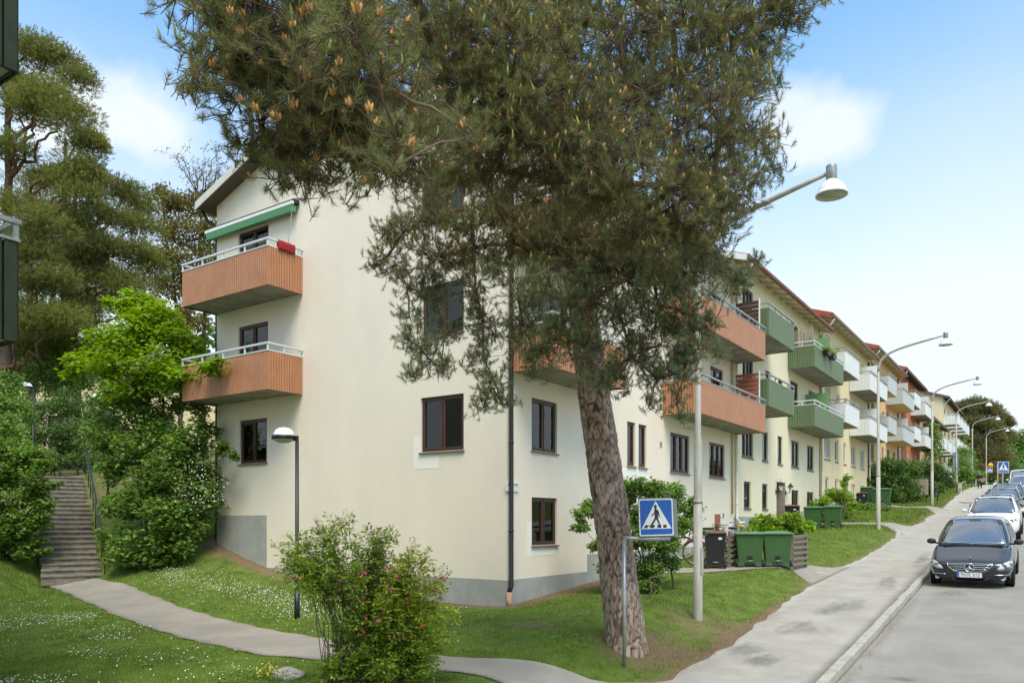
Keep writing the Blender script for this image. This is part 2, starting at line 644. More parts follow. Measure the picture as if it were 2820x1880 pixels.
m_path = M('path_asphalt', (.30, .265, .22), .92, .10, 1.2, grain=.12, gscale=70, bump=.003, bscale=120, spec=.25)
m_kerb = M('kerb_granite', (.38, .345, .29), .85, .14, 7, bump=.003, bscale=90)
m_step = M('step_stone', (.21, .185, .15), .9, .25, 5, bump=.012, bscale=22, obj=True)
m_soil = M('soil', (.17, .12, .08), .95, .25, 3, bump=.01, bscale=30)
m_rock = M('grey_rock', (.36, .34, .29), .9, .25, 5, bump=.01, bscale=22)
m_stain = M('damp_stain', (.20, .185, .16), .85, .12, 3)


def alpha_by_noise(m, scale, lo, hi, stretch=(1, 1, 1), amax=.75):
    """break a stain sheet up so that it fades into what it lies on"""
    nt = m.node_tree
    N, L = nt.nodes, nt.links
    p = [n for n in N if n.type == 'BSDF_PRINCIPLED'][0]
    tc_ = N.new('ShaderNodeTexCoord')
    ge = N.new('ShaderNodeNewGeometry')
    mp_ = N.new('ShaderNodeMapping'); mp_.inputs['Scale'].default_value = stretch
    L.new(ge.outputs['Position'], mp_.inputs[0])
    nz = N.new('ShaderNodeTexNoise'); nz.inputs['Scale'].default_value = scale; nz.inputs['Detail'].default_value = 7
    nz.inputs['Roughness'].default_value = .65
    L.new(mp_.outputs[0], nz.inputs['Vector'])
    # distance from the sheet's middle (generated coordinates run 0..1)
    vm = N.new('ShaderNodeVectorMath'); vm.operation = 'SUBTRACT'; vm.inputs[1].default_value = (.5, .5, .5)
    L.new(tc_.outputs['Generated'], vm.inputs[0])
    vm2 = N.new('ShaderNodeVectorMath'); vm2.operation = 'MULTIPLY'; vm2.inputs[1].default_value = (1, 1, 0)
    L.new(vm.outputs[0], vm2.inputs[0])
    ln = N.new('ShaderNodeVectorMath'); ln.operation = 'LENGTH'
    L.new(vm2.outputs[0], ln.inputs[0])
    mr = N.new('ShaderNodeMapRange'); mr.inputs[1].default_value = .1; mr.inputs[2].default_value = .5
    mr.inputs[3].default_value = .16; mr.inputs[4].default_value = -.35
    L.new(ln.outputs['Value'], mr.inputs[0])
    ad = N.new('ShaderNodeMath'); L.new(nz.outputs[0], ad.inputs[0]); L.new(mr.outputs[0], ad.inputs[1])
    m2 = N.new('ShaderNodeMapRange'); m2.inputs[1].default_value = lo; m2.inputs[2].default_value = hi
    m2.inputs[4].default_value = amax
    L.new(ad.outputs[0], m2.inputs[0])
    L.new(m2.outputs[0], p.inputs['Alpha'])


alpha_by_noise(m_stain, 1.9, .44, .78, (1.3, .5, 1), .5)

# lawn: green turf that wears to straw and bare soil beside walls, kerbs and under the pine ('wear' is painted per vertex)
m_lawn = M('lawn_turf', (.115, .16, .03), .95, .25, 2.5, bump=.012, bscale=70, spec=.1)
_nt = m_lawn.node_tree
_p = [n for n in _nt.nodes if n.type == 'BSDF_PRINCIPLED'][0]
_src = _p.inputs['Base Color'].links[0].from_socket
_at = _nt.nodes.new('ShaderNodeAttribute'); _at.attribute_name = 'wear'
_nz = _nt.nodes.new('ShaderNodeTexNoise'); _nz.inputs['Scale'].default_value = 3.5; _nz.inputs['Detail'].default_value = 6
_ge = _nt.nodes.new('ShaderNodeNewGeometry'); _nt.links.new(_ge.outputs['Position'], _nz.inputs['Vector'])
_ad = _nt.nodes.new('ShaderNodeMath'); _ad.operation = 'ADD'
_s = _nt.nodes.new('ShaderNodeMath'); _s.operation = 'SUBTRACT'; _s.inputs[1].default_value = .5
_nt.links.new(_nz.outputs[0], _s.inputs[0])
_nt.links.new(_s.outputs[0], _ad.inputs[0]); _nt.links.new(_at.outputs['Fac'], _ad.inputs[1])
_mr = _nt.nodes.new('ShaderNodeMapRange'); _mr.inputs[1].default_value = .25; _mr.inputs[2].default_value = .6
_nt.links.new(_ad.outputs[0], _mr.inputs[0])
_mm = _nt.nodes.new('ShaderNodeMixRGB'); _mm.inputs[2].default_value = (.195, .14, .08, 1)
_nt.links.new(_mr.outputs[0], _mm.inputs[0]); _nt.links.new(_src, _mm.inputs[1])
_nt.links.new(_mm.outputs[0], _p.inputs['Base Color'])

PINE_XY = np.array([4.09, -2.5])


def wear(X, Y):
    d = X - edge(Y)                                             # strip of dry needles along the pavement
    w = np.clip(1 + d / .38, 0, 1) * (d < .3) * np.where(Y < 4, 1.0, .5)
    w = np.maximum(w, .60 * np.clip(1.5 - np.hypot(X - 4.5, Y + 2.2) / 1.1, 0, 1))
    w = np.maximum(w, .45 * np.clip(1.6 - np.hypot(X - 4.7, Y - .1) / 1.0, 0, 1))
    w = np.maximum(w, .8 * np.clip(1.3 - np.abs(X) / .8, 0, 1) * ((Y > -.2) & (Y < 6)))
    w = np.maximum(w, .55 * np.clip(1.2 - np.abs(X) / .7, 0, 1) * (Y >= 6))
    w = np.maximum(w, .75 * np.clip(1.2 - np.abs(Y) / .6, 0, 1) * ((X < .3) & (X > -10.6)))
    w = np.maximum(w, .45 * np.clip(1.1 - np.abs(X - 2.0 - .2 * (Y + 2)) / 1.6, 0, 1) * np.clip(1 - np.abs(Y + 2.2) / 1.6, 0, 1))
    return np.clip(w, 0, 1)


def woods(X, Y):
    """1 where the ground is woodland floor (left, uphill)"""
    z = H(X, Y) - prof(Y)
    return np.clip((z - 1.3) / .8, 0, 1) * (X < -10.4)


# ---------------------------------------------------------------- ground
def axis(segs):
    out = []
    for a, b, st in segs:
        out += list(np.arange(a, b, st))
    return np.array(out + [segs[-1][1]])


gx = axis([(-400, -120, 40), (-120, -30, 6), (-30, -16, .8), (-16, 6.4, .3), (6.4, 20, 2), (20, 120, 20), (120, 400, 40)])
gy = axis([(-300, -60, 40), (-60, -14, 4), (-14, 10, .3), (10, 45, .8), (45, 120, 3), (120, 600, 40)])
GX, GY = np.meshgrid(gx, gy, indexing='ij')
GZ = H(np.clip(GX, -130, 130), np.clip(GY, -70, 240))
low = np.zeros(GX.shape)
low[GX > edge(GY) + .15] = .03
low[GX > KX(GY) - .15] = .35
for p in POLYS:
    low[inpoly(GX + .17, GY, p) & inpoly(GX - .17, GY, p) & inpoly(GX, GY + .17, p) & inpoly(GX, GY - .17, p)] = .03
low[inpoly(GX, GY, STAIR_POLY)] = .35
low[(GX < -.4) & (GX > -9.9) & (GY > .4) & (GY < 66)] = .5
ni, nj = GX.shape
idx = np.arange(ni * nj).reshape(ni, nj)
F = np.stack([idx[:-1, :-1], idx[1:, :-1], idx[1:, 1:], idx[:-1, 1:]], -1).reshape(-1, 4)
ground = npmesh('ground', np.stack([GX, GY, GZ - low], -1).reshape(-1, 3), F, m_lawn, smooth=True)
tag(ground, kind='structure')
wa = ground.data.attributes.new('wear', 'FLOAT', 'POINT')
wv = np.maximum(wear(GX, GY), .42 * woods(GX, GY))
wv[(GX > 6) | (GY > 70)] = 0
wa.data.foreach_set('value', wv.ravel().astype(np.float32))

# ---------------------------------------------------------------- street, pavement, paths
ys = axis([(-45, 20, .5), (20, 110, 2), (110, 200, 10)])


def strip(name, L, Rr, n, mat, dz, zf=None):
    """sheet between two polylines with the same number of points"""
    L = np.array(L, float); Rr = np.array(Rr, float)
    t = np.linspace(0, 1, n)
    P = L[:, None, :] * (1 - t[None, :, None]) + Rr[:, None, :] * t[None, :, None]
    Z = (zf or H)(P[..., 0], P[..., 1]) + dz
    V = np.concatenate([P, Z[..., None]], -1)
    a = np.arange(len(L) * n).reshape(len(L), n)
    Fq = np.stack([a[:-1, :-1], a[1:, :-1], a[1:, 1:], a[:-1, 1:]], -1).reshape(-1, 4)
    V = V.reshape(-1, 3)
    # the sheet's rim is turned down into the ground
    rim = np.r_[a[:, 0], a[-1, 1:], a[-2::-1, -1], a[0, -2:0:-1]]
    low_ = V[rim] - [0, 0, .16]
    b0 = len(V)
    m_ = len(rim)
    k_ = np.arange(m_); k2_ = (k_ + 1) % m_
    Fs = np.stack([rim[k_], rim[k2_], b0 + k2_, b0 + k_], -1)
    return npmesh(name, np.concatenate([V, low_]), np.concatenate([Fq, Fs]), mat, smooth=False)


def resample(pl, n):
    pl = np.array(pl, float)
    s = np.r_[0, np.cumsum(np.linalg.norm(np.diff(pl, axis=0), axis=1))]
    t = np.linspace(0, s[-1], n)
    return np.stack([np.interp(t, s, pl[:, 0]), np.interp(t, s, pl[:, 1])], -1)


flat = lambda X, Y: prof(Y) - DROP
# a slightly frayed edge where turf meets asphalt
ejit = .05 * np.sin(ys * 5.1) + .04 * np.sin(ys * 11.7 + 1) + .03 * np.sin(ys * 23.3)
tag(strip('street', np.stack([KX(ys) + .10, ys], -1), np.stack([np.full_like(ys, 16.0), ys], -1), 24, m_asph, -.115, flat), kind='structure')
tag(strip('pavement', np.stack([edge(ys) + ejit, ys], -1), np.stack([KX(ys) - .07, ys], -1), 12, m_walk, .004, H), kind='structure')


def fray(pl, n, a):
    q = resample(pl, n)
    q[:, 1] += a * (np.sin(np.arange(n) * 1.7) + .6 * np.sin(np.arange(n) * .73 + 2)) * np.clip(np.minimum(np.arange(n), np.arange(n)[::-1]) / 4, 0, 1)
    return q


tag(strip('footpath', fray(PATH_UP, 70, .03), fray(PATH_LO, 70, .03), 9, m_path, .012), kind='structure')
for up, lo_ in ((SIDE_UP, SIDE_LO), (SIDE2_UP, SIDE2_LO), (SIDE3_UP, SIDE3_LO)):
    tag(strip('entrance_path', fray(up, 30, .02), fray(lo_, 30, .02), 6, m_path, .012), kind='structure')
# a paler strip of paving slabs crosses the pavement further up
tag(strip('crossing_strip', [(4.3, 49), (6.3, 49)], [(4.3, 50.6), (6.3, 50.6)], 3, m_kerb, .012, H), kind='structure')

# far pavement kerb on the other side of the street
far = strip('far_pavement', np.stack([np.full_like(ys, 16.0), ys], -1), np.stack([np.full_like(ys, 19.0), ys], -1), 3, m_walk, .0, flat)
tag(far, kind='structure')

# kerb: one stone after another, slightly uneven, joints open
kerb = thing('kerb', 'pale granite kerb of long stones between pavement and road', 'kerb', (0, -12, 0))
sb = MB(); sb.box(-.075, .075, .008, .992, -.35, 0)
sb.v = [(x * (0.9 if z == 0 and x > 0 else 1), y, z) for x, y, z in sb.v]
proto_kerb = None
y = -12.0
k = 0
while y < 100:
    ln = 1.0 if y < 40 else 4.0
    z0, z1 = prof(y), prof(y + ln)
    if proto_kerb is None:
        o = sb.build('kerb_stone', m_kerb, kerb)
        bv = o.modifiers.new('b', 'BEVEL'); bv.width = .014; bv.segments = 2
        proto_kerb = o
    else:
        o = proto_kerb.copy(); COL.objects.link(o); o.parent = kerb
    o.location = (float(KX(y)) + random.uniform(-.008, .008), y + 12, float(z0) - DROP + random.uniform(.0, .012))
    o.rotation_euler = (math.atan2(z1 - z0, ln), 0, math.atan2(float(KX(y) - KX(y + ln)), ln) + random.uniform(-.004, .004))
    o.scale = (1, ln, 1)
    y += ln

# damp worn patches on the pavement and by the kerb: their own thin sheets
def stain(x, y, w, l, rz=0):
    n = 9
    u, v = np.meshgrid(np.linspace(-.5, .5, n), np.linspace(-.5, .5, n), indexing='ij')
    X = x + u * w * math.cos(rz) - v * l * math.sin(rz)
    Y = y + u * w * math.sin(rz) + v * l * math.cos(rz)
    a = np.arange(n * n).reshape(n, n)
    Fq = np.stack([a[:-1, :-1], a[1:, :-1], a[1:, 1:], a[:-1, 1:]], -1).reshape(-1, 4)
    dz = .010 if x < KX(y) else -.110
    V = np.stack([X, Y, (H(X, Y) if x < KX(y) else prof(Y) - DROP) + dz], -1).reshape(-1, 3)
    o = npmesh('damp_patch', V, Fq, m_stain)
    tag(o, kind='structure')


for a in ((6.3, 7.4, 1.1, 5.4), (6.05, 3.4, 1.5, 3.6), (5.9, .9, 1.6, 2.6), (5.6, -1.2, 1.5, 2.4), (6.0, -1.9, 1.3, 1.9), (6.4, 13, .8, 6.5), (6.3, 21, .7, 6), (7.7, 7.0, 1.2, 1.8), (7.9, -1.6, .6, .5)):
    stain(*a)

# ---------------------------------------------------------------- stone stairs with a handrail
stairs = thing('stone_stairs', 'long flight of rough grey stone steps climbing into the woods', 'stairs', (STAIR_A[0], STAIR_A[1], 0))
stairs.rotation_euler[2] = math.atan2(_sd2[1], _sd2[0])
NST = 22
z_lo, z_hi = .10, 3.33
run = np.linalg.norm(STAIR_B - STAIR_A)
rise = (z_hi - z_lo) / NST
tread = run / NST
for i in range(NST):
    b = MB()
    nx = 9
    zt = z_lo + rise * (i + 1) + random.uniform(-.006, .006)
    x0 = tread * i
    wob = [random.uniform(-.014, .014) for _ in range(nx)]
    w = STAIR_W / 2 + random.uniform(-.02, .05)
    vs_, fs_ = [], []
    for j in range(nx):
        yy = -w + 2 * w * j / (nx - 1)
        vs_ += [(x0 + wob[j] + .012, yy, zt - rise - .12), (x0 + wob[j] + .016, yy, zt - .055), (x0 - .016 + wob[j] * .4, yy, zt - .045), (x0 - .016 + wob[j] * .4, yy, zt - .004), (x0 + .012, yy, zt), (x0 + tread + .05, yy, zt + .002), (x0 + tread + .05, yy, zt - rise - .12)]
    for j in range(nx - 1):
        for q in range(6):
            fs_.append((j * 7 + q, (j + 1) * 7 + q, (j + 1) * 7 + q + 1, j * 7 + q + 1))
    fs_ += [tuple(range(7)), tuple(range((nx - 1) * 7, nx * 7))[::-1]]
    b.add(vs_, fs_)
    b.build('step', m_step, stairs)
b = MB(); b.box(run + .03, run + 2.2, -STAIR_W / 2, STAIR_W / 2 + .3, z_hi - .4, z_hi - .012)
b.build('landing', m_path, stairs)

rail = thing('handrail', 'thin black metal handrail along the right side of the stone stairs', 'handrail', (STAIR_A[0], STAIR_A[1], 0))
rail.rotation_euler[2] = stairs.rotation_euler[2]
yr = -(STAIR_W / 2 + .10)
zz = lambda x: z_lo + rise * x / tread + .15
b = MB()
b.tube([(-.1, yr, zz(0) + .55), (0.0, yr, zz(0) + .85), (run * .33, yr, zz(run * .33) + .9), (run, yr, zz(run) + .9), (run + .5, yr, zz(run) + .95)], .022, 6)
b.build('rail', m_black, rail)
b = MB()
b.tube([(0.0, yr, zz(0) + .42), (run, yr, zz(run) + .45), (run + .5, yr, zz(run) + .5)], .014, 6)
b.build('lower_rail', m_black, rail)
for i in range(8):
    x = run * i / 7 + .02
    b = MB(); b.tube([(x, yr + .001, zz(x) - .45), (x, yr + .001, zz(x) + .88)], .016, 6)
    b.build('post', m_black, rail)

# ---------------------------------------------------------------- buildings
TF = lambda u, v, d: (d, u, v)            # street front: along the street, up, outwards
TG = lambda u, v, d: (u, -d, v)           # gable end: across, up, outwards


def pbox(b, T, u0, u1, v0, v1, d0, d1, mi=0):
    p, q = T(u0, v0, d0), T(u1, v1, d1)
    return b.box(*[f(p[i], q[i]) for i in range(3) for f in (min, max)], mi)


def ring(b, T, u0, u1, v0, v1, t, d0, d1, mi=0):
    pbox(b, T, u0, u0 + t, v0, v1, d0, d1, mi); pbox(b, T, u1 - t, u1, v0, v1, d0, d1, mi)
    pbox(b, T, u0 + t, u1 - t, v0, v0 + t, d0, d1, mi); pbox(b, T, u0 + t, u1 - t, v1 - t, v1, d0, d1, mi)


def wall(b, T, u0, u1, v0, v1, ops, rev=.13, mi=0):
    us = sorted({u0, u1} | {o[0] for o in ops} | {o[1] for o in ops})
    vs_ = sorted({v0, v1} | {o[2] for o in ops} | {o[3] for o in ops})
    for i in range(len(us) - 1):
        for j in range(len(vs_) - 1):
            cu, cv = (us[i] + us[i + 1]) / 2, (vs_[j] + vs_[j + 1]) / 2
            if any(o[0] < cu < o[1] and o[2] < cv < o[3] for o in ops): continue
            b.quad(T(us[i], vs_[j], 0), T(us[i + 1], vs_[j], 0), T(us[i + 1], vs_[j + 1], 0), T(us[i], vs_[j + 1], 0), mi)
    for a0, a1, c0, c1 in ops:
        c = [(a0, c0), (a1, c0), (a1, c1), (a0, c1)]
        for k in range(4):
            p, q = c[k], c[(k + 1) % 4]
            b.quad(T(*p, 0), T(*q, 0), T(*q, -rev), T(*p, -rev), mi)


_wc = {}


def folds(T, u0, u1, v0, v1, k, parent):
    """one hanging cloth in soft folds"""
    c = MB()
    V, F = [], []
    for q in range(2 * k + 1):
        u = u0 + (u1 - u0) * q / (2 * k)
        d = -.175 - .02 * (q % 2)
        V += [T(u, v0, d), T(u, v1, d)]
    for q in range(2 * k): F.append((2 * q, 2 * q + 2, 2 * q + 3, 2 * q + 1))
    c.add(V, F, 0, True)
    c.build('curtain', m_curtain, parent)


def window(parent, T, u0, u1, v0, v1, n, fm, sm, inside='curtain', door=False):
    w, h = round(u1 - u0, 3), round(v1 - v0, 3)
    key = (T is TF, w, h, n, fm.name, sm.name, inside, door)
    if key in _wc:
        src = _wc[key]
        o = copy_tree(src, parent)
        o.location = T(u0, v0, 0)
        return o
    b = MB()
    ft, d0, d1 = .045, -.14, -.055
    ring(b, T, 0, w, 0, h, ft, d0, d1)
    sw = (w - 2 * ft - .03 * (n - 1)) / n
    for i in range(n - 1):
        x = ft + (i + 1) * sw + i * .03
        pbox(b, T, x, x + .03, ft, h - ft, d0, d1 - .004)
    for i in range(n):
        x = ft + i * (sw + .03)
        ring(b, T, x + .004, x + sw - .004, ft + .004, h - ft - .004, (.036 if sw > .3 else .028), d0 + .02, d1 + .012)
    fr = b.build('window' if not door else 'balcony_door', fm, parent, T(u0, v0, 0))
    for i in range(n):
        x = ft + i * (sw + .03)
        g = MB(); pbox(g, T, x + .03, x + sw - .03, ft + .03, h - ft - .03, -.088, -.080)
        g.build('pane', m_pane, fr)
    s = MB()
    if not door:
        p = [T(-.03, -.045, .05), T(-.03, -.02, .05), T(-.03, .02, -.08), T(-.03, -.045, -.08)]
        e = np.array(T(w + .06, 0, 0)) - np.array(T(0, 0, 0))
        s.prism(p, e)
        s.build('sill', sm, fr)
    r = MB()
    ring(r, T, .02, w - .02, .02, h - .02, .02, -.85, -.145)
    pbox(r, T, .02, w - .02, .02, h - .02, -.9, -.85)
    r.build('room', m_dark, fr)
    if inside == 'curtain':
        for side in (0, 1):
            cw = w * .2
            x0 = .08 if side == 0 else w - .08 - cw
            folds(T, x0, x0 + cw, .07, h - .07, 9, fr)
        c = MB(); pbox(c, T, .08, w - .08, h - .22, h - .07, -.165, -.16)
        c.build('blind', m_blind, fr)
    elif inside == 'full':
        folds(T, .07, w - .07, .07, h - .07, max(6, int(w / .07)), fr)
    _wc[key] = fr
    return fr


_board = {}


def clad(parent, name, T2, length, z0, z1, mat, pitch, single, start):
    """vertical boards on a balcony side; T2(u) -> (point, outward, along)"""
    n = max(1, round(length / pitch)); p = length / n
    if single:
        key = (mat.name, round(p, 3), round(z1 - z0, 3), tuple(np.round(T2[1], 2)))
        if key not in _board:
            b = MB(); b.obox((0, 0, (z1 - z0) / 2), (T2[2], T2[1], (0, 0, 1)), (p * .405, .010, (z1 - z0) / 2))
            _board[key] = b.build('board', mat, parent); first = _board[key]
        else:
            first = None
        for i in range(n):
            o = first if (i == 0 and first is not None) else _board[key].copy()
            if not (i == 0 and first is not None): COL.objects.link(o); o.parent = parent
            o.location = np.array(T2[0]) + np.array(T2[2]) * (i + .5) * p + np.array((0, 0, z0))
    b = MB()
    c = np.array(T2[0]) + np.array(T2[2]) * length / 2 + np.array((0, 0, (z0 + z1) / 2)) - np.array(T2[1]) * .034
    b.obox(c, (T2[2], T2[1], (0, 0, 1)), (length / 2 - .004, .006, (z1 - z0) / 2 - .004))
    if not single:
        for i in range(n):
            c = np.array(T2[0]) + np.array(T2[2]) * (i + .5) * p + np.array((0, 0, (z0 + z1) / 2))
            b.obox(c, (T2[2], T2[1], (0, 0, 1)), (p * .405, .013, (z1 - z0) / 2))
    b.build(name, m_black if single else mat, parent)  # behind single boards a black sheet paints in the shade of the gaps


def balcony(parent, T, u0, u1, z0, z1, prot, mat, pitch=.10, single=False, rail='low', railmat=None, slab=None, ends=(1, 1), label=None):
    railmat = railmat or m_rail
    b = MB(); pbox(b, T, u0 + .03, u1 - .03, z0 + .03, z0 + .19, -.02, prot - .03)
    o = b.build('balcony', slab or m_conc, parent)
    if label: o['label'] = label
    P = lambda u, d: np.array(T(u, 0, d), float)
    out = P(0, 1) - P(0, 0); al = P(1, 0) - P(0, 0)
    clad(o, 'front_panel', (P(u0, prot), out, al), u1 - u0, z0, z1, mat, pitch, single, 0)
    if ends[0]: clad(o, 'end_panel', (P(u0, 0.02), -al, out), prot - .02, z0, z1, mat, pitch, single, 0)
    if ends[1]: clad(o, 'end_panel', (P(u1, 0.02), al, out), prot - .02, z0, z1, mat, pitch, single, 0)
    r = MB()
    t = .022
    if rail:
        h = {'low': .22, 'mid': .16, 'flat': .03}[rail]
        zt = z1 + h
        pbox(r, T, u0 - .02, u1 + .02, zt - .045, zt, prot - .03, prot + .03)
        pbox(r, T, u0 - .02, u0 + .04, zt - .045, zt, .02, prot - .031)
        pbox(r, T, u1 - .04, u1 + .02, zt - .045, zt, .02, prot - .031)
        pbox(r, T, u0 - .015, u1 + .015, z1 + .001, z1 + .03, prot - .028, prot + .022)
        pbox(r, T, u0 - .015, u0 + .03, z1 + .001, z1 + .03, .02, prot - .029)
        pbox(r, T, u1 - .03, u1 + .015, z1 + .001, z1 + .03, .02, prot - .029)
        if h > .1:
            n = max(2, round((u1 - u0) / .95))
            for i in range(n + 1):
                u = u0 + .02 + (u1 - u0 - .04) * i / n
                pbox(r, T, u - t, u + t, z1 + .031, zt - .046, prot - .02, prot + .015)
            for u in (u0 + .01, u1 - .01):
                for d in (.1, prot * .55):
                    pbox(r, T, u - t * .8, u + t * .8, z1 + .031, zt - .046, d - t, d + t)
        r.build('railing', railmat, o)
    return o


def roof_and_walls(root, L, z0, eaveR, eaveL, wm, ops, gops, tilem, gutm, rafm, slope=.34, W=10.28, over=.6, overL=.35, verge=(.45, .25), vergem=None, plinth=(), gplinth=(), soffm=None, raf=True):
    rx = -(W + (eaveL - eaveR) / slope) / 2
    rz_ = eaveR - rx * slope
    b = MB()
    wall(b, TF, 0, L, z0, eaveR, ops)
    wall(b, TG, -W, 0, z0, min(eaveR, eaveL), gops)
    e = min(eaveR, eaveL)
    top = [(-W, 0, e), (0, 0, e), (0, 0, eaveR), (rx, 0, rz_), (-W, 0, eaveL)]
    top = [p for i, p in enumerate(top) if i == 0 or p != top[i - 1]]
    b.add(top, [tuple(range(len(top)))])
    t2 = [(p[0], L, p[2]) for p in top]
    b.add(t2, [tuple(range(len(top)))[::-1]])
    b.quad((-W, L, z0), (0, L, z0), (0, L, e), (-W, L, e))
    b.quad((-W, 0, z0), (-W, L, z0), (-W, L, eaveL), (-W, 0, eaveL))
    b.build('wall', wm, root, fix=False)
    if plinth or gplinth:
        b = MB()
        for u0, u1, zt in plinth: pbox(b, TF, u0, u1, z0, zt, -.2, .008)
        for u0, u1, zt in gplinth: pbox(b, TG, u0, u1, z0, zt, -.2, .008)
        b.build('plinth', m_plinth, root)
    # roof: underside boards, tiles above
    y0, y1 = -verge[0], L + verge[1]
    th = .10
    prof_ = [(over, eaveR - over * slope), (rx, rz_), (-W - overL, eaveL - overL * slope)]
    b = MB()
    b.prism([(x, y0 + .03, z + .004) for x, z in prof_] + [(x, y0 + .03, z + .05) for x, z in prof_[::-1]], (0, y1 - y0 - .06, 0))
    b.build('soffit', soffm or rafm, root)
    b = MB()
    prf = [(x + s, z) for (x, z), s in zip(prof_, (.05, 0, -.05))]
    for (a, c) in ((prf[0], prf[1]), (prf[1], prf[2])):
        b.prism([(a[0], y0, a[1] + .055), (c[0], y0, c[1] + .055), (c[0], y0, c[1] + .055 + th), (a[0], y0, a[1] + .055 + th)], (0, y1 - y0, 0))
    # rolls of the tiles: half-round ridges running up the street-side slope
    n = int((y1 - y0) / .24)
    for i in range(n):
        yy = y0 + .12 + i * .24
        a, c = prf[0], prf[1]
        b.tube([(a[0] + .02, yy, a[1] + .055 + th), (c[0], yy, c[1] + .055 + th)], .055, 6)
    b.build('roof', tilem, root)
    if vergem:
        for yy in (y0 - .025, y1):
            b = MB()
            for (a, c) in ((prof_[0], prof_[1]), (prof_[1], prof_[2])):
                b.prism([(a[0], yy, a[1] - .05), (c[0], yy, c[1] - .05), (c[0], yy, c[1] + .17), (a[0], yy, a[1] + .17)], (0, .025, 0))
            b.build('verge_board', vergem, root)
    # gutters: half pipes
    for side in (0, 1):
        gxx, gzz = (over + .07, eaveR - over * slope + .03) if side == 0 else (-W - overL - .07, eaveL - overL * slope + .03)
        b = MB()
        pts = []
        k = 9
        for yv in (y0 + .02, y1 - .02):
            for rr in (.075, .065):
                for q in range(k):
                    a = math.pi + math.pi * q / (k - 1)
                    pts.append((gxx + rr * math.cos(a), yv, gzz + .04 + rr * math.sin(a)))
        fs = []
        for q in range(k - 1):
            fs += [(q, q + 1, 2 * k + q + 1, 2 * k + q), (k + q + 1, k + q, 3 * k + q, 3 * k + q + 1), (q + 1, q, k + q, k + q + 1), (2 * k + q, 2 * k + q + 1, 3 * k + q + 1, 3 * k + q)]
        fs += [(0, 2 * k, 3 * k, k), (k - 1, 2 * k - 1, 4 * k - 1, 3 * k - 1)]
        b.add(pts, fs)
        if side == 0:
            for i in range(int(L / .8)):
                yv = y0 + .4 + i * .8
                b.box(gxx - .085, gxx + .085, yv - .015, yv + .015, gzz - .042, gzz - .033)
        b.build('gutter', gutm, root)
    if raf:
        n = round(L / .95)
        src = None
        for i in range(n):
            if src is None:
                b = MB()
                b.prism([(0.0, -.04, -.12), (over - .03, -.04, -.12 - (over - .03) * slope + .03), (over - .03, -.04, -(over - .03) * slope), (0.0, -.04, 0)], (0, .08, 0))
                src = b.build('rafter', rafm, root); o = src
            else:
                o = src.copy(); COL.objects.link(o); o.parent = root
            o.location = (.002, .3 + i * (L - .6) / (n - 1), eaveR)


def downpipe(root, pts, m, r=.05, name='downpipe', boot=None, bootm=None):
    b = MB(); b.tube(pts, r, 10)
    # clamps
    p0, p1 = np.array(pts[-2 if boot is None else -2]), np.array(pts[1])
    o = b.build(name, m, root)
    k = MB()
    zt, zb = max(p[2] for p in pts), min(p[2] for p in pts)
    x, y = pts[len(pts) // 2][0], pts[len(pts) // 2][1]
    z = zt - 1.2
    while z > zb + .6:
        k.lathe([(r + .002, z - .02), (r + .009, z - .02), (r + .009, z + .02), (r + .002, z + .02)], 10, (x, y, 0))
        z -= 1.9
    if k.v: k.build('clamp', m, o)
    if boot:
        k = MB(); k.tube(boot, r + .012, 10); k.build('pipe_foot', bootm, o)
    return o


# ---- the corner house
h1 = thing('apartment_building', 'cream rendered corner house with brown windows and orange clad balconies', 'building', (0, 0, 0), group='row of terraced apartment houses')
L1 = 14.6
f1 = [(.99, 2.09, 1.19, 2.28, 2, 'curtain'), (.99, 2.09, 3.34, 4.53, 2, 'curtain'),
      (5.81, 6.32, 3.28, 4.50, 1, 'curtain'), (6.53, 7.06, 3.28, 4.50, 1, 'curtain'),
      (8.77, 10.32, 3.26, 4.48, 3, 'full'), (12.10, 13.64, 3.26, 4.46, 3, 'full')]
for dz in (2.62, 5.24):
    f1 += [(5.81, 6.34, 3.60 + dz, 4.50 + dz, 1, 'curtain'), (6.53, 7.06, 3.60 + dz, 4.50 + dz, 1, 'curtain')]
doors1 = []
for dz in (0, 2.62):
    doors1 += [(.95, 2.55, 5.22 + dz, 7.15 + dz, 3, 'none'), (9.0, 10.3, 5.22 + dz, 7.15 + dz, 2, 'none'), (12.2, 13.5, 6.0 + dz, 7.1 + dz, 2, 'full')]
g1 = [(-2.44, -1.17, 3.34, 4.60, 2, 'none'), (-2.40, -1.17, 6.00, 7.17, 2, 'none'), (-2.40, -1.17, 8.62, 9.80, 2, 'none'),
      (-9.22, -8.02, 3.35, 4.57, 2, 'none')]
gd1 = [(-9.27, -7.97, 5.28, 7.21, 2, 'curtain'), (-9.27, -7.95, 7.92, 9.86, 2, 'none')]
roof_and_walls(h1, L1, -1.6, 10.55, 10.86, m_cream, [w[:4] for w in f1 + doors1], [w[:4] for w in g1 + gd1], m_dtile, m_gutgr, m_soffit,
               vergem=m_verge, plinth=[(0.0, 3.55, .47), (3.55, L1, .90)], gplinth=[(-10.28, -8.02, 1.90), (-8.02, 0.0, .47)], soffm=m_soffit)
for w in f1: window(h1, TF, *w[:5], m_brown, m_sill, w[5])
for w in doors1: window(h1, TF, *w[:5], m_brown, m_sill, w[5], door=w[2] < 6 and w[3] - w[2] > 1.5)
for w in g1: window(h1, TG, *w[:5], m_brown, m_sill, w[5])
for w in gd1: window(h1, TG, *w[:5], m_brown, m_sill, w[5], door=True)
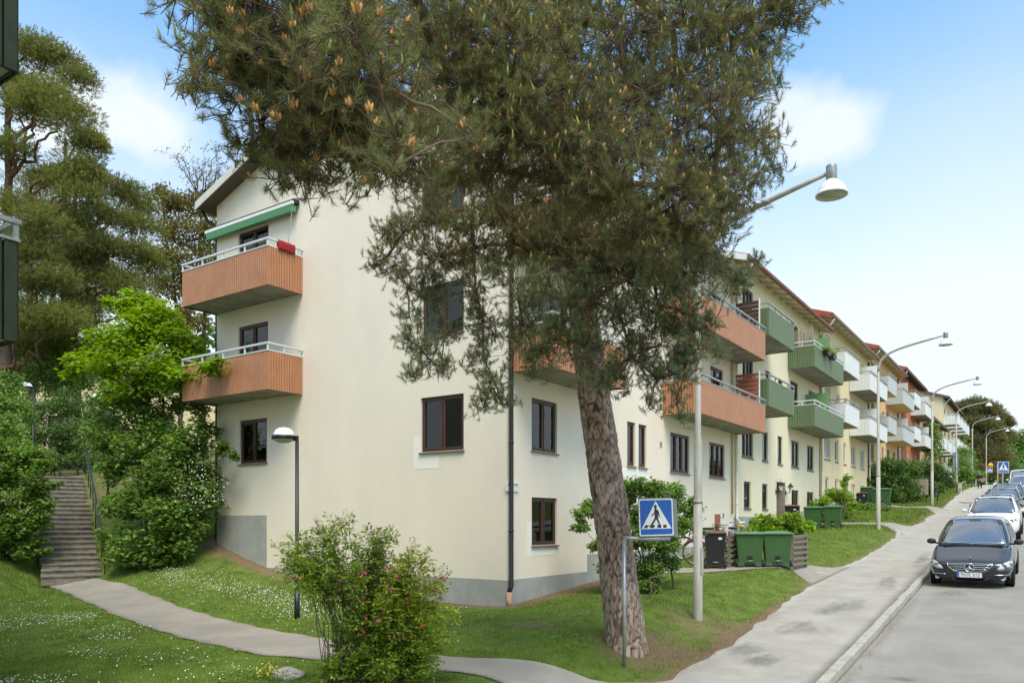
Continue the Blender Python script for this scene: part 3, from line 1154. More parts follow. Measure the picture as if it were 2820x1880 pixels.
for z0, z1, sg in ((5.06, 6.03, True), (7.69, 8.66, True)):
    balcony(h1, TG, -10.26, -6.55, z0, z1, 1.10, m_orange, .085, True, 'low', ends=(1, 1))
for z0 in (4.95, 7.57):
    balcony(h1, TF, .10, 3.45, z0, z0 + .95, 1.10, m_orange, .085, z0 < 6, 'low')
    balcony(h1, TF, 8.20, 14.72, z0 - .02, z0 + .96, 1.12, m_orange, .085, False, 'low', m_galv)
# the black pipe on the corner with its clay foot
downpipe(h1, [(.62, -.20, 10.33), (.45, -.10, 10.1), (.10, .06, 9.7), (.085, .06, 5), (.085, .06, .34), (.085, -.02, .22)], m_black, .05,
         boot=[(.085, -.02, .22), (.085, -.02, -.15)], bootm=M('clay_pipe', (.52, .30, .20), .8, .2, 9))
downpipe(h1, [(-10.7, -.2, 10.75), (-10.6, -.1, 10.5), (-10.36, .06, 10.25), (-10.36, .06, 4), (-10.36, .06, 1.2)], m_black, .05)
downpipe(h1, [(.06, 14.30, 10.2), (.06, 14.30, 5), (.06, 14.30, 2.0)], m_ydown, .035, 'cable_pipe')
# lighter repair strips of render next to some windows
for T_, u0, u1, v0, v1 in ((TG, -2.66, -2.45, 2.95, 3.72), (TG, -2.449, -1.9, 2.95, 3.28), (TF, .80, .985, .95, 1.72), (TF, .986, 2.0, .95, 1.12), (TF, 5.5, 7.2, 2.95, 3.2), (TF, 4.2, 5.49, 3.0, 3.3)):
    b = MB(); pbox(b, T_, u0, u1, v0, v1, -.02, .004); b.build('render_patch', m_patch, h1)
b = MB(); pbox(b, TF, 12.63, 13.12, 1.42, 1.98, .0, .03); hb = b.build('hatch_door', m_doorred, h1)
b = MB()
for v in (1.52, 1.84): pbox(b, TF, 13.121, 13.16, v, v + .05, .0, .04)
b.build('hinge', m_doorred, hb)
for (u, v) in ((7.99, 3.96), (13.42, 1.86)):
    b = MB(); ring(b, TF, u, u + .12, v, v + .16, .02, .0, .02)
    for k in range(3): pbox(b, TF, u + .02, u + .10, v + .03 + k * .038, v + .045 + k * .038, .0, .016)
    b.build('vent', m_galv, h1)
# privacy screens of slats at the far ends of the street balconies
for z0 in (5.15, 7.75):
    s = MB(); pbox(s, TF, 14.36, 14.40, z0, z0 + 2.0, .12, .16); pbox(s, TF, 14.36, 14.40, z0, z0 + 2.0, 1.0, 1.04)
    o = s.build('screen_post', m_whitefr, h1)
    for k in range(12):
        s = MB(); pbox(s, TF, 14.37, 14.385, z0 + .1 + k * .155, z0 + .22 + k * .155, .161, .999)
        s.build('slat', m_brown if z0 > 6 else m_doorred, o)
# flower pot behind the gable window, and another one low on the street front
for (x, y, z, hgt) in ((-2.02, .20, 3.42, .14), (1.25, 0, 0, 0)):
    if hgt:
        fp = thing('flower_pot', 'pale green flower pot with thin stems inside the gable window', 'flower pot', (x, y, z))
        b = MB(); b.lathe([(0, 0), (.055, 0), (.075, hgt), (.068, hgt), (.05, .02)], 12); b.build('pot', m_blind, fp)
        b = MB()
        for k in range(5): b.tube([(0, 0, .1), (random.uniform(-.05, .05), .0, .35), (random.uniform(-.14, .14), .0, .5 + .3 * random.random())], .006, 4)
        b.build('stem', M('plant_stem', (.25, .30, .10), .7), fp)

# awning rolled in above the upper gable balcony, a red cloth on its rail
aw = thing('awning', 'long green awning with a pale cassette rolled in above the top gable balcony', 'awning', (-8.58, 0, 10.05))
b = MB(); b.box(-1.90, 1.92, -.20, -.02, .02, .13); b.build('cassette', m_black, aw)
b = MB(); b.box(-1.90, 1.92, -.26, -.202, -.02, .06); b.build('front_bar', m_whitefr, aw)
b = MB(); b.prism([(-1.86, -.255, -.02), (-1.86, -.08, -.02), (-1.86, -.10, -.18), (-1.86, -.235, -.20)], (3.74, 0, 0)); b.build('valance', m_awn, aw)
b = MB(); b.tube([(1.9, -.22, 0), (1.88, -.35, -1.1)], .006, 4); b.build('crank_rod', m_galv, aw)
rc = thing('red_towel', 'dark red towel hung over the rail of the top gable balcony', 'towel', (-6.55, -.55, 8.86))
b = MB()
nx, nz = 9, 9
vv = []
for i in range(nx):
    for j in range(nz):
        s = (j / (nz - 1) - .5) * 2
        yy = -.27 + .52 * i / (nx - 1)
        fold = .015 * math.sin(i * 2.1 + j * .6)
        vv.append((.045 * (1 if s > 0 else -1) * min(1, abs(s) * 4) + fold + .01, yy, .045 - .30 * max(0, abs(s) - .12)))
b.add(vv, [(i * nz + j, (i + 1) * nz + j, (i + 1) * nz + j + 1, i * nz + j + 1) for i in range(nx - 1) for j in range(nz - 1)], 0, True)
o = b.build('cloth', m_redcl, rc)
sm_ = o.modifiers.new('s', 'SOLIDIFY'); sm_.thickness = .012

# street name plate half behind the corner pipe
m_signw = M('white_enamel', (.74, .75, .74), .35, .03, 9)
m_ink = M('black_enamel', (.012, .012, .014), .4, .1, 9)
sp = thing('street_name_plate', 'white street name plate with black lettering beside the corner downpipe', 'sign', (.0, .25, 2.49))
b = MB(); b.box(.005, .03, -.30, .20, .005, .10); b.build('upper_plate', m_signw, sp)
b = MB(); b.box(.005, .03, -.30, .18, -.105, -.003); b.build('lower_plate', m_signw, sp)
text_obj('ndsbergsv\u00e4gen', .085, m_ink, sp, (.031, -.04, .055), (R(90), 0, R(90)), sx=.8)
text_obj('36', .08, m_ink, sp, (.031, -.10, -.05), (R(90), 0, R(90)))
text_obj('kv.', .035, m_ink, sp, (.031, .08, -.08), (R(90), 0, R(90)))

# ---- the four houses further up the street
def terrace(i, label, y0, L, dz, wm, fm, sm, bal, slabm, tilem, gutm, rafm, seed, screen, dpm):
    h = thing('apartment_building', label, 'building', (0, y0, 0), group='row of terraced apartment houses')
    eave = 11.42 + dz
    k = L / 13.0
    ops = []
    for u0, u1, n in ((.92, 2.30, 3), (3.45, 4.22, 1), (5.62, 6.35, 1), (7.73, 9.02, 2), (10.5, 11.75, 2)):
        ops.append((u0 * k, u1 * k, 4.20 + dz, 5.40 + dz, n, 'full' if n > 2 else 'curtain'))
    low_ = [(1.18, 2.0, 2.23, 3.26, 1), (3.45, 4.2, 2.23, 3.26, 1), (7.8, 9.0, 2.30, 3.15, 2), (10.5, 11.75, 2.30, 3.15, 2)]
    for u0, u1, v0, v1, n in low_:
        ops.append((u0 * k, u1 * k, v0 + dz, v1 + dz, n, 'full'))
    drs = []
    for s in (0, 2.60):
        drs += [(1.0 * k, 2.3 * k, 6.1 + dz + s, 8.1 + dz + s, 3, 'full'), (7.6 * k, 8.9 * k, 6.1 + dz + s, 8.1 + dz + s, 2, 'curtain'), (10.8 * k, 12.0 * k, 6.1 + dz + s, 8.1 + dz + s, 2, 'curtain')]
        drs += [(3.9 * k, 4.6 * k, 6.8 + dz + s, 7.95 + dz + s, 1, 'curtain'), (5.7 * k, 6.4 * k, 6.75 + dz + s, 7.9 + dz + s, 1, 'curtain')]
    door = (5.45 * k, 6.78 * k, 1.6 + dz, 3.43 + dz)
    roof_and_walls(h, L, dz - 2.2, eave, eave, wm, [o[:4] for o in ops + drs] + [door], [], tilem, gutm, rafm, verge=(.30, .05), vergem=m_whitefr if i == 0 else m_tile,
                   plinth=[(0, 5.45 * k, 1.90 + dz), (6.78 * k, L, 2.20 + dz)], soffm=rafm)
    for o in ops: window(h, TF, *o[:5], fm, sm, o[5])
    for o in drs: window(h, TF, *o[:5], fm, sm, o[5], door=True)
    # recessed entrance: glazed tiles and a brown door
    d0, d1, d2, d3 = door
    pz = MB()
    ring(pz, TF, d0 + .002, d1 - .002, d2, d3 - .002, .02, -.9, -.001)
    e = pz.build('entrance', m_tileg, h)
    src = None
    for r_ in range(15):
        for c_ in range(3):
            if src is None:
                t = MB(); pbox(t, TF, 0, .26, 0, .115, -.01, .0); src = t.build('tile', m_tileg, e); o = src
            else:
                o = src.copy(); COL.objects.link(o); o.parent = e
            # tiles on the far side wall of the recess, facing back down the street
            o.rotation_euler = (0, 0, R(-90))
            o.location = (-.86 + c_ * .275, d1 - .026, d2 + .02 + r_ * .12)
    pz = MB(); pbox(pz, TF, d0 + .1, d1 - .1, d2 - .3, d3 - .1, -.95, -.9); pz.build('entrance_door', m_brown, h)
    for s in (0, 2.60):
        balcony(h, TF, .45 * k, 3.85 * k, 5.95 + dz + s, 6.92 + dz + s, 1.15, bal[0], .10, False, 'low', m_galv, slabm)
        o = balcony(h, TF, 7.15 * k, 12.85 * k, 5.90 + dz + s, 6.83 + dz + s, 1.15, bal[1], .10, False, 'low' if i == 0 else 'mid', m_rail if i == 0 else m_galv, slabm)
        if screen:
            q = MB(); pbox(q, TF, 10.0 * k, 10.04 * k, 6.85 + dz + s, 7.75 + dz + s, .05, 1.08)
            q.build('privacy_screen', screen, h)
    downpipe(h, [(.66, .10, eave - .25), (.55, .10, eave - .45), (.09, .14, eave - .95), (.07, .14, 6 + dz), (.07, .14, 1.85 + dz), (.25, .14, 1.62 + dz)], dpm[0], .05,
             boot=[(.25, .14, 1.65 + dz), (.26, .14, 1.0 + dz)], bootm=m_black)
    downpipe(h, [(.05, L - .10, eave - .3), (.05, L - .10, 6 + dz), (.05, L - .10, 1.5 + dz)], dpm[1], .04)
    return h


h2 = terrace(0, 'pale yellow house with dark green windows, green balconies and red gutter', 14.6, 13.1, 0, m_yellow, m_greenfr, m_dsill, (m_green, m_green), m_conc, m_tile, m_gutred, m_rafter, 1, m_screen, (m_wdown, m_ydown))
h3 = terrace(1, 'straw yellow house with white windows and white balconies', 27.75, 12.7, .78, m_ochre, m_whitefr, m_dsill, (m_white, m_white), m_conc, m_tile, m_gutgr, m_rafter, 2, m_white, (m_wdown, m_bdown))
h4 = terrace(2, 'peach coloured house with pale grey balconies on yellow soffits', 40.5, 11.8, 1.50, m_peach, m_sagefr, m_dsill, (m_grey, m_grey), m_ochresof, m_tile, m_gutgr, m_rafter, 3, m_grey, (m_wdown, m_bdown))
h5 = terrace(3, 'terracotta house with white balconies at the end of the near row', 52.35, 11.9, 2.05, m_terra, m_whitefr, m_dsill, (m_white, m_white), m_conc, m_tile, m_gutgr, m_soffit, 4, m_white, (m_wdown, m_wdown))

# entrance lanterns on the pale yellow house, its number, the lit number box of the next house
m_lampglass = M('frosted_lamp_glass', (.75, .74, .68), .3, .03, 9)


def lantern(parent, y, z):
    b = MB(); b.tube([(.0, 0, 0), (.16, 0, 0), (.22, 0, .05)], .018, 6); b.box(0, .02, -.05, .05, -.09, .09)
    o = b.build('bracket', m_black, parent, (0, y, z))
    b = MB(); b.lathe([(.05, .06), (.10, .26), (.085, .27)], 6, (.22, 0, 0), sm=False); b.build('glass', m_lampglass, o)
    b = MB(); b.lathe([(.15, .25), (.12, .29), (.05, .37), (.02, .42), (0, .45)], 6, (.22, 0, 0), sm=False); b.build('cap', m_black, o)


for yy, lab in ((19.98, 'black wall lantern on the left of the tiled entrance of the pale yellow house'), (21.46, 'black wall lantern on the right of the tiled entrance of the pale yellow house')):
    t = thing('wall_lantern', lab, 'lantern', (0, yy, 2.98), group='entrance lanterns')
    lantern(t, 0, 0)
t = thing('house_number', 'small black house number 2 above the tiled entrance', 'house number', (.0, 20.75, 3.52))
text_obj('2', .16, m_ink, t, (.004, 0, 0), (R(90), 0, R(90)), ext=.004)
t = thing('house_number_box', 'white number box 60 above the door of the straw yellow house', 'house number', (.0, 33.7, 4.42))
b = MB(); b.box(.0, .22, -.05, .05, -.12, .12); b.build('box', m_signw, t)
text_obj('60', .18, m_ink, t, (.11, -.052, 0), (R(90), 0, 0))

# ---- two more houses beyond the gap
def far_house(label, y0, L, zb, eave, wm, nb, fm, x=0.0):
    h = thing('apartment_building', label, 'building', (x, y0, 0), group='row of terraced apartment houses')
    ops = []
    n = 4
    for s in range(3):
        for q in range(n):
            u = L * (q + .5) / n
            v = eave - 2.35 - s * 2.65
            ops.append((u - .5, u + .5, v, v + 1.3, 2, 'full'))
    roof_and_walls(h, L, zb, eave, eave, wm, [o[:4] for o in ops], [], m_dtile, m_gutgr, m_soffit, verge=(.3, .2), vergem=m_soffit)
    for o in ops: window(h, TF, *o[:5], fm, m_dsill, o[5])
    for s in range(3):
        for q in range(nb):
            u = L * (q + .5) / nb
            z = eave - 3.0 - s * 2.65
            balcony(h, TF, u - L / nb * .30, u + L / nb * .30, z, z + .98, 1.4, m_white, .14, False, 'low' if s == 0 else 'mid', m_rail)
    downpipe(h, [(.66, .10, eave - .25), (.55, .10, eave - .45), (.09, .14, eave - .9), (.07, .14, eave - 3), (.07, .14, zb + 2)], m_wdown, .05)


far_house('far peach house with a low dark eave and white balconies', 69.5, 13.0, 2.5, 11.6, m_peach, 3, m_brown)
far_house('tall far yellow house with white balconies stepping up the hill', 83.0, 16.0, 3.5, 15.3, m_ochre, 4, m_brown)

# ---- the neighbour whose balconies cut into the left edge of the view
h0 = thing('apartment_building', 'house at the left edge with blackish green ribbed balconies', 'building', (0, -25.5, 0), group='row of terraced apartment houses')
z0 = -1.4
L0 = 15.2
fo = [(u, u + 1.4, z0 + v, z0 + v + 1.25, 2, 'full') for u in (2, 6) for v in (3.3, 5.95, 8.6)]
roof_and_walls(h0, L0, -4.5, 9.2, 9.2, m_cream, [o[:4] for o in fo], [], m_dtile, m_gutgr, m_soffit, verge=(.3, .3), vergem=m_verge)
for o in fo: window(h0, TF, *o[:5], m_brown, m_sill, o[5])
for zb in (3.53, 6.21):
    balcony(h0, TF, 9.0, 15.40, zb, zb + .99, 1.15, m_dgreen, .14, True, 'low', m_galv)

# ---------------------------------------------------------------- vegetation
m_needle = M('pine_needles', (.205, .215, .080), .5, .25, .9, island=.5, trans=.42, hue=.015, spec=.35)
m_needle_lit = M('lit_pine_needles', (.22, .285, .145), .5, .25, .9, island=.5, trans=.42, hue=.015, spec=.35)  # paler, bluer copy of the needles with the light painted in
m_needle2 = M('far_pine_needles', (.20, .215, .055), .55, .25, .35, island=.45, trans=.42, hue=.02, spec=.3)
m_cone = M('pollen_cones', (.52, .245, .075), .7, .2, 9, island=.3)
m_candle = M('new_shoots', (.36, .42, .10), .6, .15, 9, island=.2, trans=.2)
m_twig = M('pine_twig', (.125, .078, .05), .85, .25, 9)
m_barkred = M('pine_branch_bark', (.17, .085, .045), .9, .25, 8, bump=.006, bscale=40)
m_bark2 = M('grey_brown_bark', (.10, .075, .055), .92, .3, 7, bump=.008, bscale=30)
LEAF = dict(island=.35, hue=.018, spec=.4)
m_leafl = M('young_maple_leaves', (.22, .35, .035), .5, .15, .8, trans=.45, **LEAF)
m_leafm = M('hazel_leaves', (.16, .265, .055), .5, .2, .8, trans=.42, **LEAF)
m_leafd = M('dark_shrub_leaves', (.10, .18, .038), .5, .2, .8, trans=.38, **LEAF)  # darker green leaf tone for undergrowth, shrubs and far wood
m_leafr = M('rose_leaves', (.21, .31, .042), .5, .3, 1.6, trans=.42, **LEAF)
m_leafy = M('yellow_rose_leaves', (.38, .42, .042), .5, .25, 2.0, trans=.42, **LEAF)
m_leafo = M('bronze_oak_leaves', (.19, .165, .042), .6, .25, .6, trans=.3, **LEAF)
m_stem = M('shrub_stem', (.10, .075, .045), .8, .2, 9)
m_lilac = M('lilac_blossom', (.50, .40, .48), .8, .1, 9, island=.2)
m_whitefl = M('white_blossom', (.75, .75, .68), .8, .05, 9, island=.15)
m_rosefl = M('pink_rose_petals', (.46, .03, .13), .6, .2, 12)
m_yellowfl = M('yellow_blossom', (.75, .50, .02), .7, .1, 9)
m_grass = M('grass_blades', (.15, .235, .03), .55, .3, .9, island=.45, trans=.35, hue=.02, spec=.3)
m_strawg = M('dry_grass_blades', (.24, .205, .075), .7, .25, 1.2, island=.35, trans=.2)


def rand_dirs(n):
    v = rng.normal(size=(n, 3))
    return nrm(v)


def perp(D):
    a = rng.normal(size=D.shape)
    a -= D * (a * D).sum(-1, keepdims=True)
    return nrm(a)


def needles(P, D, k, nlen, stem, w, amin=22, amax=62, droop=0.0):
    """k needles on each shoot: shoot bases P, directions D"""
    n = len(P)
    t = rng.random((n, k, 1))
    base = P[:, None, :] + D[:, None, :] * stem * t
    az = perp(np.repeat(D[:, None, :], k, 1).reshape(-1, 3)).reshape(n, k, 3)
    ang = np.radians(amax + (amin - amax) * t + rng.normal(0, 7, (n, k, 1)))
    d = D[:, None, :] * np.cos(ang) + az * np.sin(ang)
    d[..., 2] -= droop
    d = nrm(d)
    L = nlen * rng.uniform(.75, 1.15, (n, k, 1))
    side = nrm(np.cross(d, rand_dirs(n * k).reshape(n, k, 3)))
    V = np.stack([base - side * w / 2, base + side * w / 2, base + d * L], 2).reshape(-1, 3)
    return V, np.arange(len(V)).reshape(-1, 3)


def leaves(P, Nn, size, asp=.62, fold=.16):
    """one folded leaf of two triangles at each P, facing Nn"""
    n = len(P)
    s = size * rng.uniform(.65, 1.25, (n, 1))
    u = perp(Nn)
    u[:, 2] -= .25
    u = nrm(u - Nn * (u * Nn).sum(-1, keepdims=True))
    v = np.cross(Nn, u)
    a = P
    b = P + u * s
    l = P + u * s * .45 + v * s * asp / 2 + Nn * s * fold
    r_ = P + u * s * .45 - v * s * asp / 2 + Nn * s * fold
    V = np.stack([a, r_, b, l], 1).reshape(-1, 3)
    q = np.arange(n)[:, None] * 4
    F = np.concatenate([q + [0, 1, 2], q + [0, 2, 3]], 1).reshape(-1, 3)
    return V, F


def cat(parts):
    vs_, fs_, o = [], [], 0
    for v, f in parts:
        vs_.append(v); fs_.append(f + o); o += len(v)
    return np.concatenate(vs_), np.concatenate(fs_)


def thin_tubes(A, B, r0, r1, n=3):
    """straight 3-sided twigs from A to B"""
    A = np.asarray(A, float); B = np.asarray(B, float)
    D = nrm(B - A); u = perp(D); w = np.cross(D, u)
    m = len(A)
    V = []
    for P, r in ((A, r0), (B, r1)):
        for k in range(n):
            a = 2 * math.pi * k / n
            V.append(P + (u * math.cos(a) + w * math.sin(a)) * r)
    V = np.stack(V, 1).reshape(-1, 3)
    q = np.arange(m)[:, None] * 2 * n
    F = []
    for k in range(n):
        k2 = (k + 1) % n
        F += [q + [k, k2, n + k2], q + [k, n + k2, n + k]]
    return V, np.concatenate(F, 1).reshape(-1, 3)


def limb(pts, r0, r1, n=7, wob=.04, seg=7):
    """smooth bent branch through a few points"""
    pts = np.array(pts, float)
    s = np.r_[0, np.cumsum(np.linalg.norm(np.diff(pts, axis=0), axis=1))]
    m = max(4, int(s[-1] / .3), seg) if s[-1] < 4 else 14
    t = np.linspace(0, s[-1], m)
    q = np.stack([np.interp(t, s, pts[:, i]) for i in range(3)], -1)
    for _ in range(2):
        q[1:-1] = (q[:-2] + 2 * q[1:-1] + q[2:]) / 4
    q[1:-1] += rng.normal(0, wob, (m - 2, 3)) * min(1, s[-1] / 2)
    return q, np.linspace(r0, r1, m)


# ---- the big leaning pine in front of the corner house
pine = thing('pine_tree', 'big leaning pine with scaly bark and orange pollen cones in front of the corner house', 'tree', (PINE_XY[0], PINE_XY[1], hz(*PINE_XY)))
PB = np.array(pine.location)
tr_pts = [at(1727, 1825, 12.3), at(1724, 1760, 12.3), at(1705, 1600, 12.3), at(1682, 1400, 12.25), at(1655, 1220, 12.2), at(1634, 1079, 12.1), at(1607, 861, 11.9), at(1575, 700, 11.6),
          at(1545, 480, 11.2), at(1545, 200, 10.8), at(1575, -150, 10.4), at(1600, -500, 10.0)]
tr_r = [.36, .312, .288, .268, .254, .242, .215, .185, .16, .13, .095, .05]
# bark: a fine tube whose surface is broken into raised plates with deep dark furrows
seg = np.array(tr_pts); sl = np.r_[0, np.cumsum(np.linalg.norm(np.diff(seg, axis=0), axis=1))]
mv, mk = 330, 84
t = np.linspace(0, sl[-1], mv)
axis_ = np.stack([np.interp(t, sl, seg[:, i]) for i in range(3)], -1)
for _ in range(10): axis_[1:-1] = (axis_[:-2] + 2 * axis_[1:-1] + axis_[2:]) / 4
rad = np.interp(t, sl, tr_r)
tan = nrm(np.gradient(axis_, axis=0))
uu = nrm(np.cross(tan, [0.3, 1, 0])); ww = np.cross(tan, uu)
ang = np.linspace(0, 2 * np.pi, mk, endpoint=False)
# worley plates on (angle*radius, height), stretched upright
cell = rng.random((2100, 2)) * [2 * np.pi * .24, sl[-1]]
cu = (ang * .24)[None, :] + .012 * np.sin(t * 9)[:, None] + 0 * t[:, None]
cv = np.repeat(t[:, None], mk, 1)
f1_ = np.full((mv, mk), 9.); f2_ = np.full((mv, mk), 9.); idc = np.zeros((mv, mk), int)
for i, c in enumerate(cell):
    lo_, hi_ = np.searchsorted(t, [c[1] - .5, c[1] + .5])
    if hi_ <= lo_: continue
    du = np.abs(cu[lo_:hi_] - c[0]); du = np.minimum(du, 2 * np.pi * .24 - du)
    d = np.hypot(du * 2.1, (cv[lo_:hi_] - c[1]) * .95)
    A1, A2 = f1_[lo_:hi_], f2_[lo_:hi_]
    nw = d < A1
    A2[:] = np.where(nw, A1, np.minimum(A2, d)); idc[lo_:hi_][nw] = i
    A1[:] = np.minimum(A1, d)
edge_ = np.clip((f2_ - f1_) / .030, 0, 1)
lift = rng.random(len(cell))[idc]
flare = np.exp(-t / .16)[:, None] * (.05 + .05 * np.sin(ang * 3 + 1)[None, :])
rr = rad[:, None] * (1 + flare * 1.2) + (edge_ ** .6) * (.016 + .016 * lift) * np.clip(rad[:, None] / .2, .3, 1) - .018
rr += rng.normal(0, .0022, rr.shape)
V = axis_[:, None, :] + rr[..., None] * (uu[:, None, :] * np.cos(ang)[None, :, None] + ww[:, None, :] * np.sin(ang)[None, :, None])
a = np.arange(mv * mk).reshape(mv, mk)
an = np.roll(a, -1, 1)
Fq = np.stack([a[:-1], an[:-1], an[1:], a[1:]], -1).reshape(-1, 4)
m_bark = M('pine_bark', (.25, .165, .12), .9, .28, 7, col2=(.50, .36, .27), bump=.005, bscale=70, stretch=(1.6, 1.6, .7))
nt = m_bark.node_tree
p_ = [n for n in nt.nodes if n.type == 'BSDF_PRINCIPLED'][0]
src_ = p_.inputs['Base Color'].links[0].from_socket
at_ = nt.nodes.new('ShaderNodeAttribute'); at_.attribute_name = 'furrow'
mm_ = nt.nodes.new('ShaderNodeMixRGB'); mm_.inputs[2].default_value = (.038, .025, .018, 1)
nt.links.new(at_.outputs['Fac'], mm_.inputs[0]); nt.links.new(src_, mm_.inputs[1]); nt.links.new(mm_.outputs[0], p_.inputs['Base Color'])
trunk = npmesh('trunk', V.reshape(-1, 3) - PB, Fq, m_bark, pine, smooth=False)
fa = trunk.data.attributes.new('furrow', 'FLOAT', 'POINT')
fa.data.foreach_set('value', np.clip(1.05 - edge_ * 1.3, 0, 1).ravel().astype(np.float32))

# clumps of the crown: (picture x, picture y, distance, size) on a 2352 wide picture
CL = [(500, 20, 5.5, .30), (525, 110, 5.6, .26), (470, 150, 5.3, .13), (430, 205, 5.2, .08), (600, 60, 5.4, .45), (700, 50, 5.2, .45), (820, 60, 5.0, .42), (620, 180, 5.6, .38),
      (720, 180, 5.3, .45), (820, 190, 5.2, .40), (600, 290, 5.8, .26), (690, 290, 5.6, .38), (790, 290, 5.6, .38), (640, 360, 6, .22), (720, 370, 6, .26), (830, 340, 6, .30), (880, 300, 5.7, .28),
      (710, 425, 6, .15), (880, 370, 5.7, .24), (960, 300, 6.2, .24), (950, 360, 5.8, .24), (640, 470 - 60, 6, .10), (560, 190, 5.6, .2),
      (980, 60, 8, .50), (940, 110, 10, .5), (1050, 60, 7.2, .55), (1020, 170, 7.2, .45), (1110, 180, 7.2, .55), (1060, 280, 7.2, .42), (1160, 60, 7.6, .6), (1200, 190, 7.2, .55), (1180, 310, 7.2, .52), (1130, 390, 7.6, .42),
      (1280, 60, 8, .62), (1320, 200, 7.6, .6), (1300, 320, 7.2, .5), (1260, 420, 7.6, .42), (1420, 60, 8, .7), (1440, 200, 8, .6), (1420, 330, 7.6, .6), (1400, 430, 8, .5),
      (1540, 60, 8.5, .7), (1560, 180, 8.5, .6), (1540, 310, 8.2, .6), (1530, 430, 8.2, .5), (1500, 520, 8.6, .45), (1650, 50, 9, .6), (1660, 170, 9, .52), (1660, 290, 8.7, .5), (1640, 400, 8.7, .48), (1600, 490, 8.7, .45),
      (1755, 30, 9, .40), (1825, 40, 9, .20), (1800, 5, 9, .26), (1760, 110, 9.5, .22), (1725, 200, 10, .28), (1790, 195, 10, .10), (1715, 300, 9.5, .25), (1740, 400, 10, .22), (1790, 388, 10, .09), (1760, 300, 9, .09),
      (1690, 440, 9.5, .30), (1650, 520, 9.5, .30), (1615, 580, 9.5, .30), (1740, 345, 9.6, .2),
      (890, 590, 11, .28), (930, 530, 11, .34), (990, 500, 11, .42), (1010, 590, 11, .48), (1080, 480, 11, .5), (1090, 570, 11, .5), (1170, 470, 11, .5), (1180, 560, 10.8, .5), (1270, 500, 10.8, .46), (1260, 590, 10.8, .46),
      (1360, 480, 10.6, .46), (1360, 580, 10.2, .46), (1440, 560, 10.2, .46), (1440, 640, 10, .42), (1540, 600, 10, .42), (1590, 650, 10, .32), (1680, 660, 9.6, .14), (1715, 630, 9.6, .08), (1740, 600, 9.6, .05),
      (935, 660, 11, .24), (940, 730, 11, .20), (955, 790, 11, .24), (990, 830, 11, .25), (945, 865, 11, .16), (1000, 690, 11, .24), (1020, 770, 11, .20), (1015, 845, 11, .12), (870, 600, 11, .12),
      (1090, 660, 10.8, .30), (1110, 740, 10.8, .28), (1110, 820, 10.8, .27), (1130, 890, 10.8, .26), (1110, 930, 10.8, .14), (1155, 930, 10.8, .15), (1190, 660, 10.5, .36), (1200, 750, 10.5, .34), (1230, 820, 10.3, .28),
      (1280, 790, 10, .30), (1300, 700, 10, .36), (1360, 690, 10, .34), (1350, 790, 9.9, .24), (1375, 850, 9.8, .18), (1430, 740, 9.9, .30), (1450, 820, 9.9, .28), (1420, 870, 9.9, .20),
      (1510, 700, 9.9, .34), (1520, 790, 9.9, .32), (1510, 870, 9.9, .22), (1490, 935, 9.9, .10), (1580, 720, 9.6, .28), (1600, 800, 9.6, .22), (1570, 860, 9.6, .20), (1555, 920, 9.6, .08), (1640, 745, 9.6, .13), (1650, 815, 9.6, .09), (1500, 620, 10, .38),
      (1560, 960, 9.7, .04), (1100, 390, 9.5, .4), (1000, 430, 9.8, .28)]
CL += [(900, -120, 6, .7), (650, -100, 5.6, .6), (1250, -120, 8, .9), (1550, -150, 9, .9), (1800, -100, 9.5, .6), (1500, -400, 9.8, .9), (1750, -350, 10.5, .8), (1200, -350, 10.5, .8)]
CL += [(806, 75, 3.3, .07), (800, 40, 3.4, .06), (912, 335, 4.3, .09), (1085, 310, 4.8, .10), (880, 395, 4.6, .08), (700, 120, 4.5, .10)]
CL = [np.r_[atD(x, y, d + (.7 if d >= 9.5 and y > 350 else 0)), r * (1.22 if (y > 430 and 1180 < x < 1620) else 1.08)] for x, y, d, r in CL]
CLp = np.array(CL)
# branches: every clump grows from the nearest clump already joined to the trunk
node = [axis_[i] for i in range(140, 330, 10)]
nrad = [max(.03, .5 * rad[i]) for i in range(140, 330, 10)]
order = np.argsort([min(np.linalg.norm(p[:3] - q) for q in node) for p in CLp])
for i in order:
    p = CLp[i, :3]
    dist = [np.linalg.norm(p - q) + .55 * max(0, p[2] - q[2] - .6) for q in node]
    j = int(np.argmin(dist))
    r1 = max(.007, .022 * CLp[i, 3] / .4)
    r0 = min(nrad[j] * .7, r1 + .02 * dist[j])
    mid = (node[j] + p) / 2 + np.array([0, 0, .06 * dist[j]])
    q, rq = limb([node[j], mid, p], max(r0, r1), r1, wob=.03)
    b = MB(); b.tube(q - PB, rq, 6)
    b.build('branch', m_barkred if np.linalg.norm(p - axis_[200]) < 3 else m_twig, pine)
    node.append(p); nrad.append(r1)
P_, D_, TA, TB, W_ = [], [], [], [], []
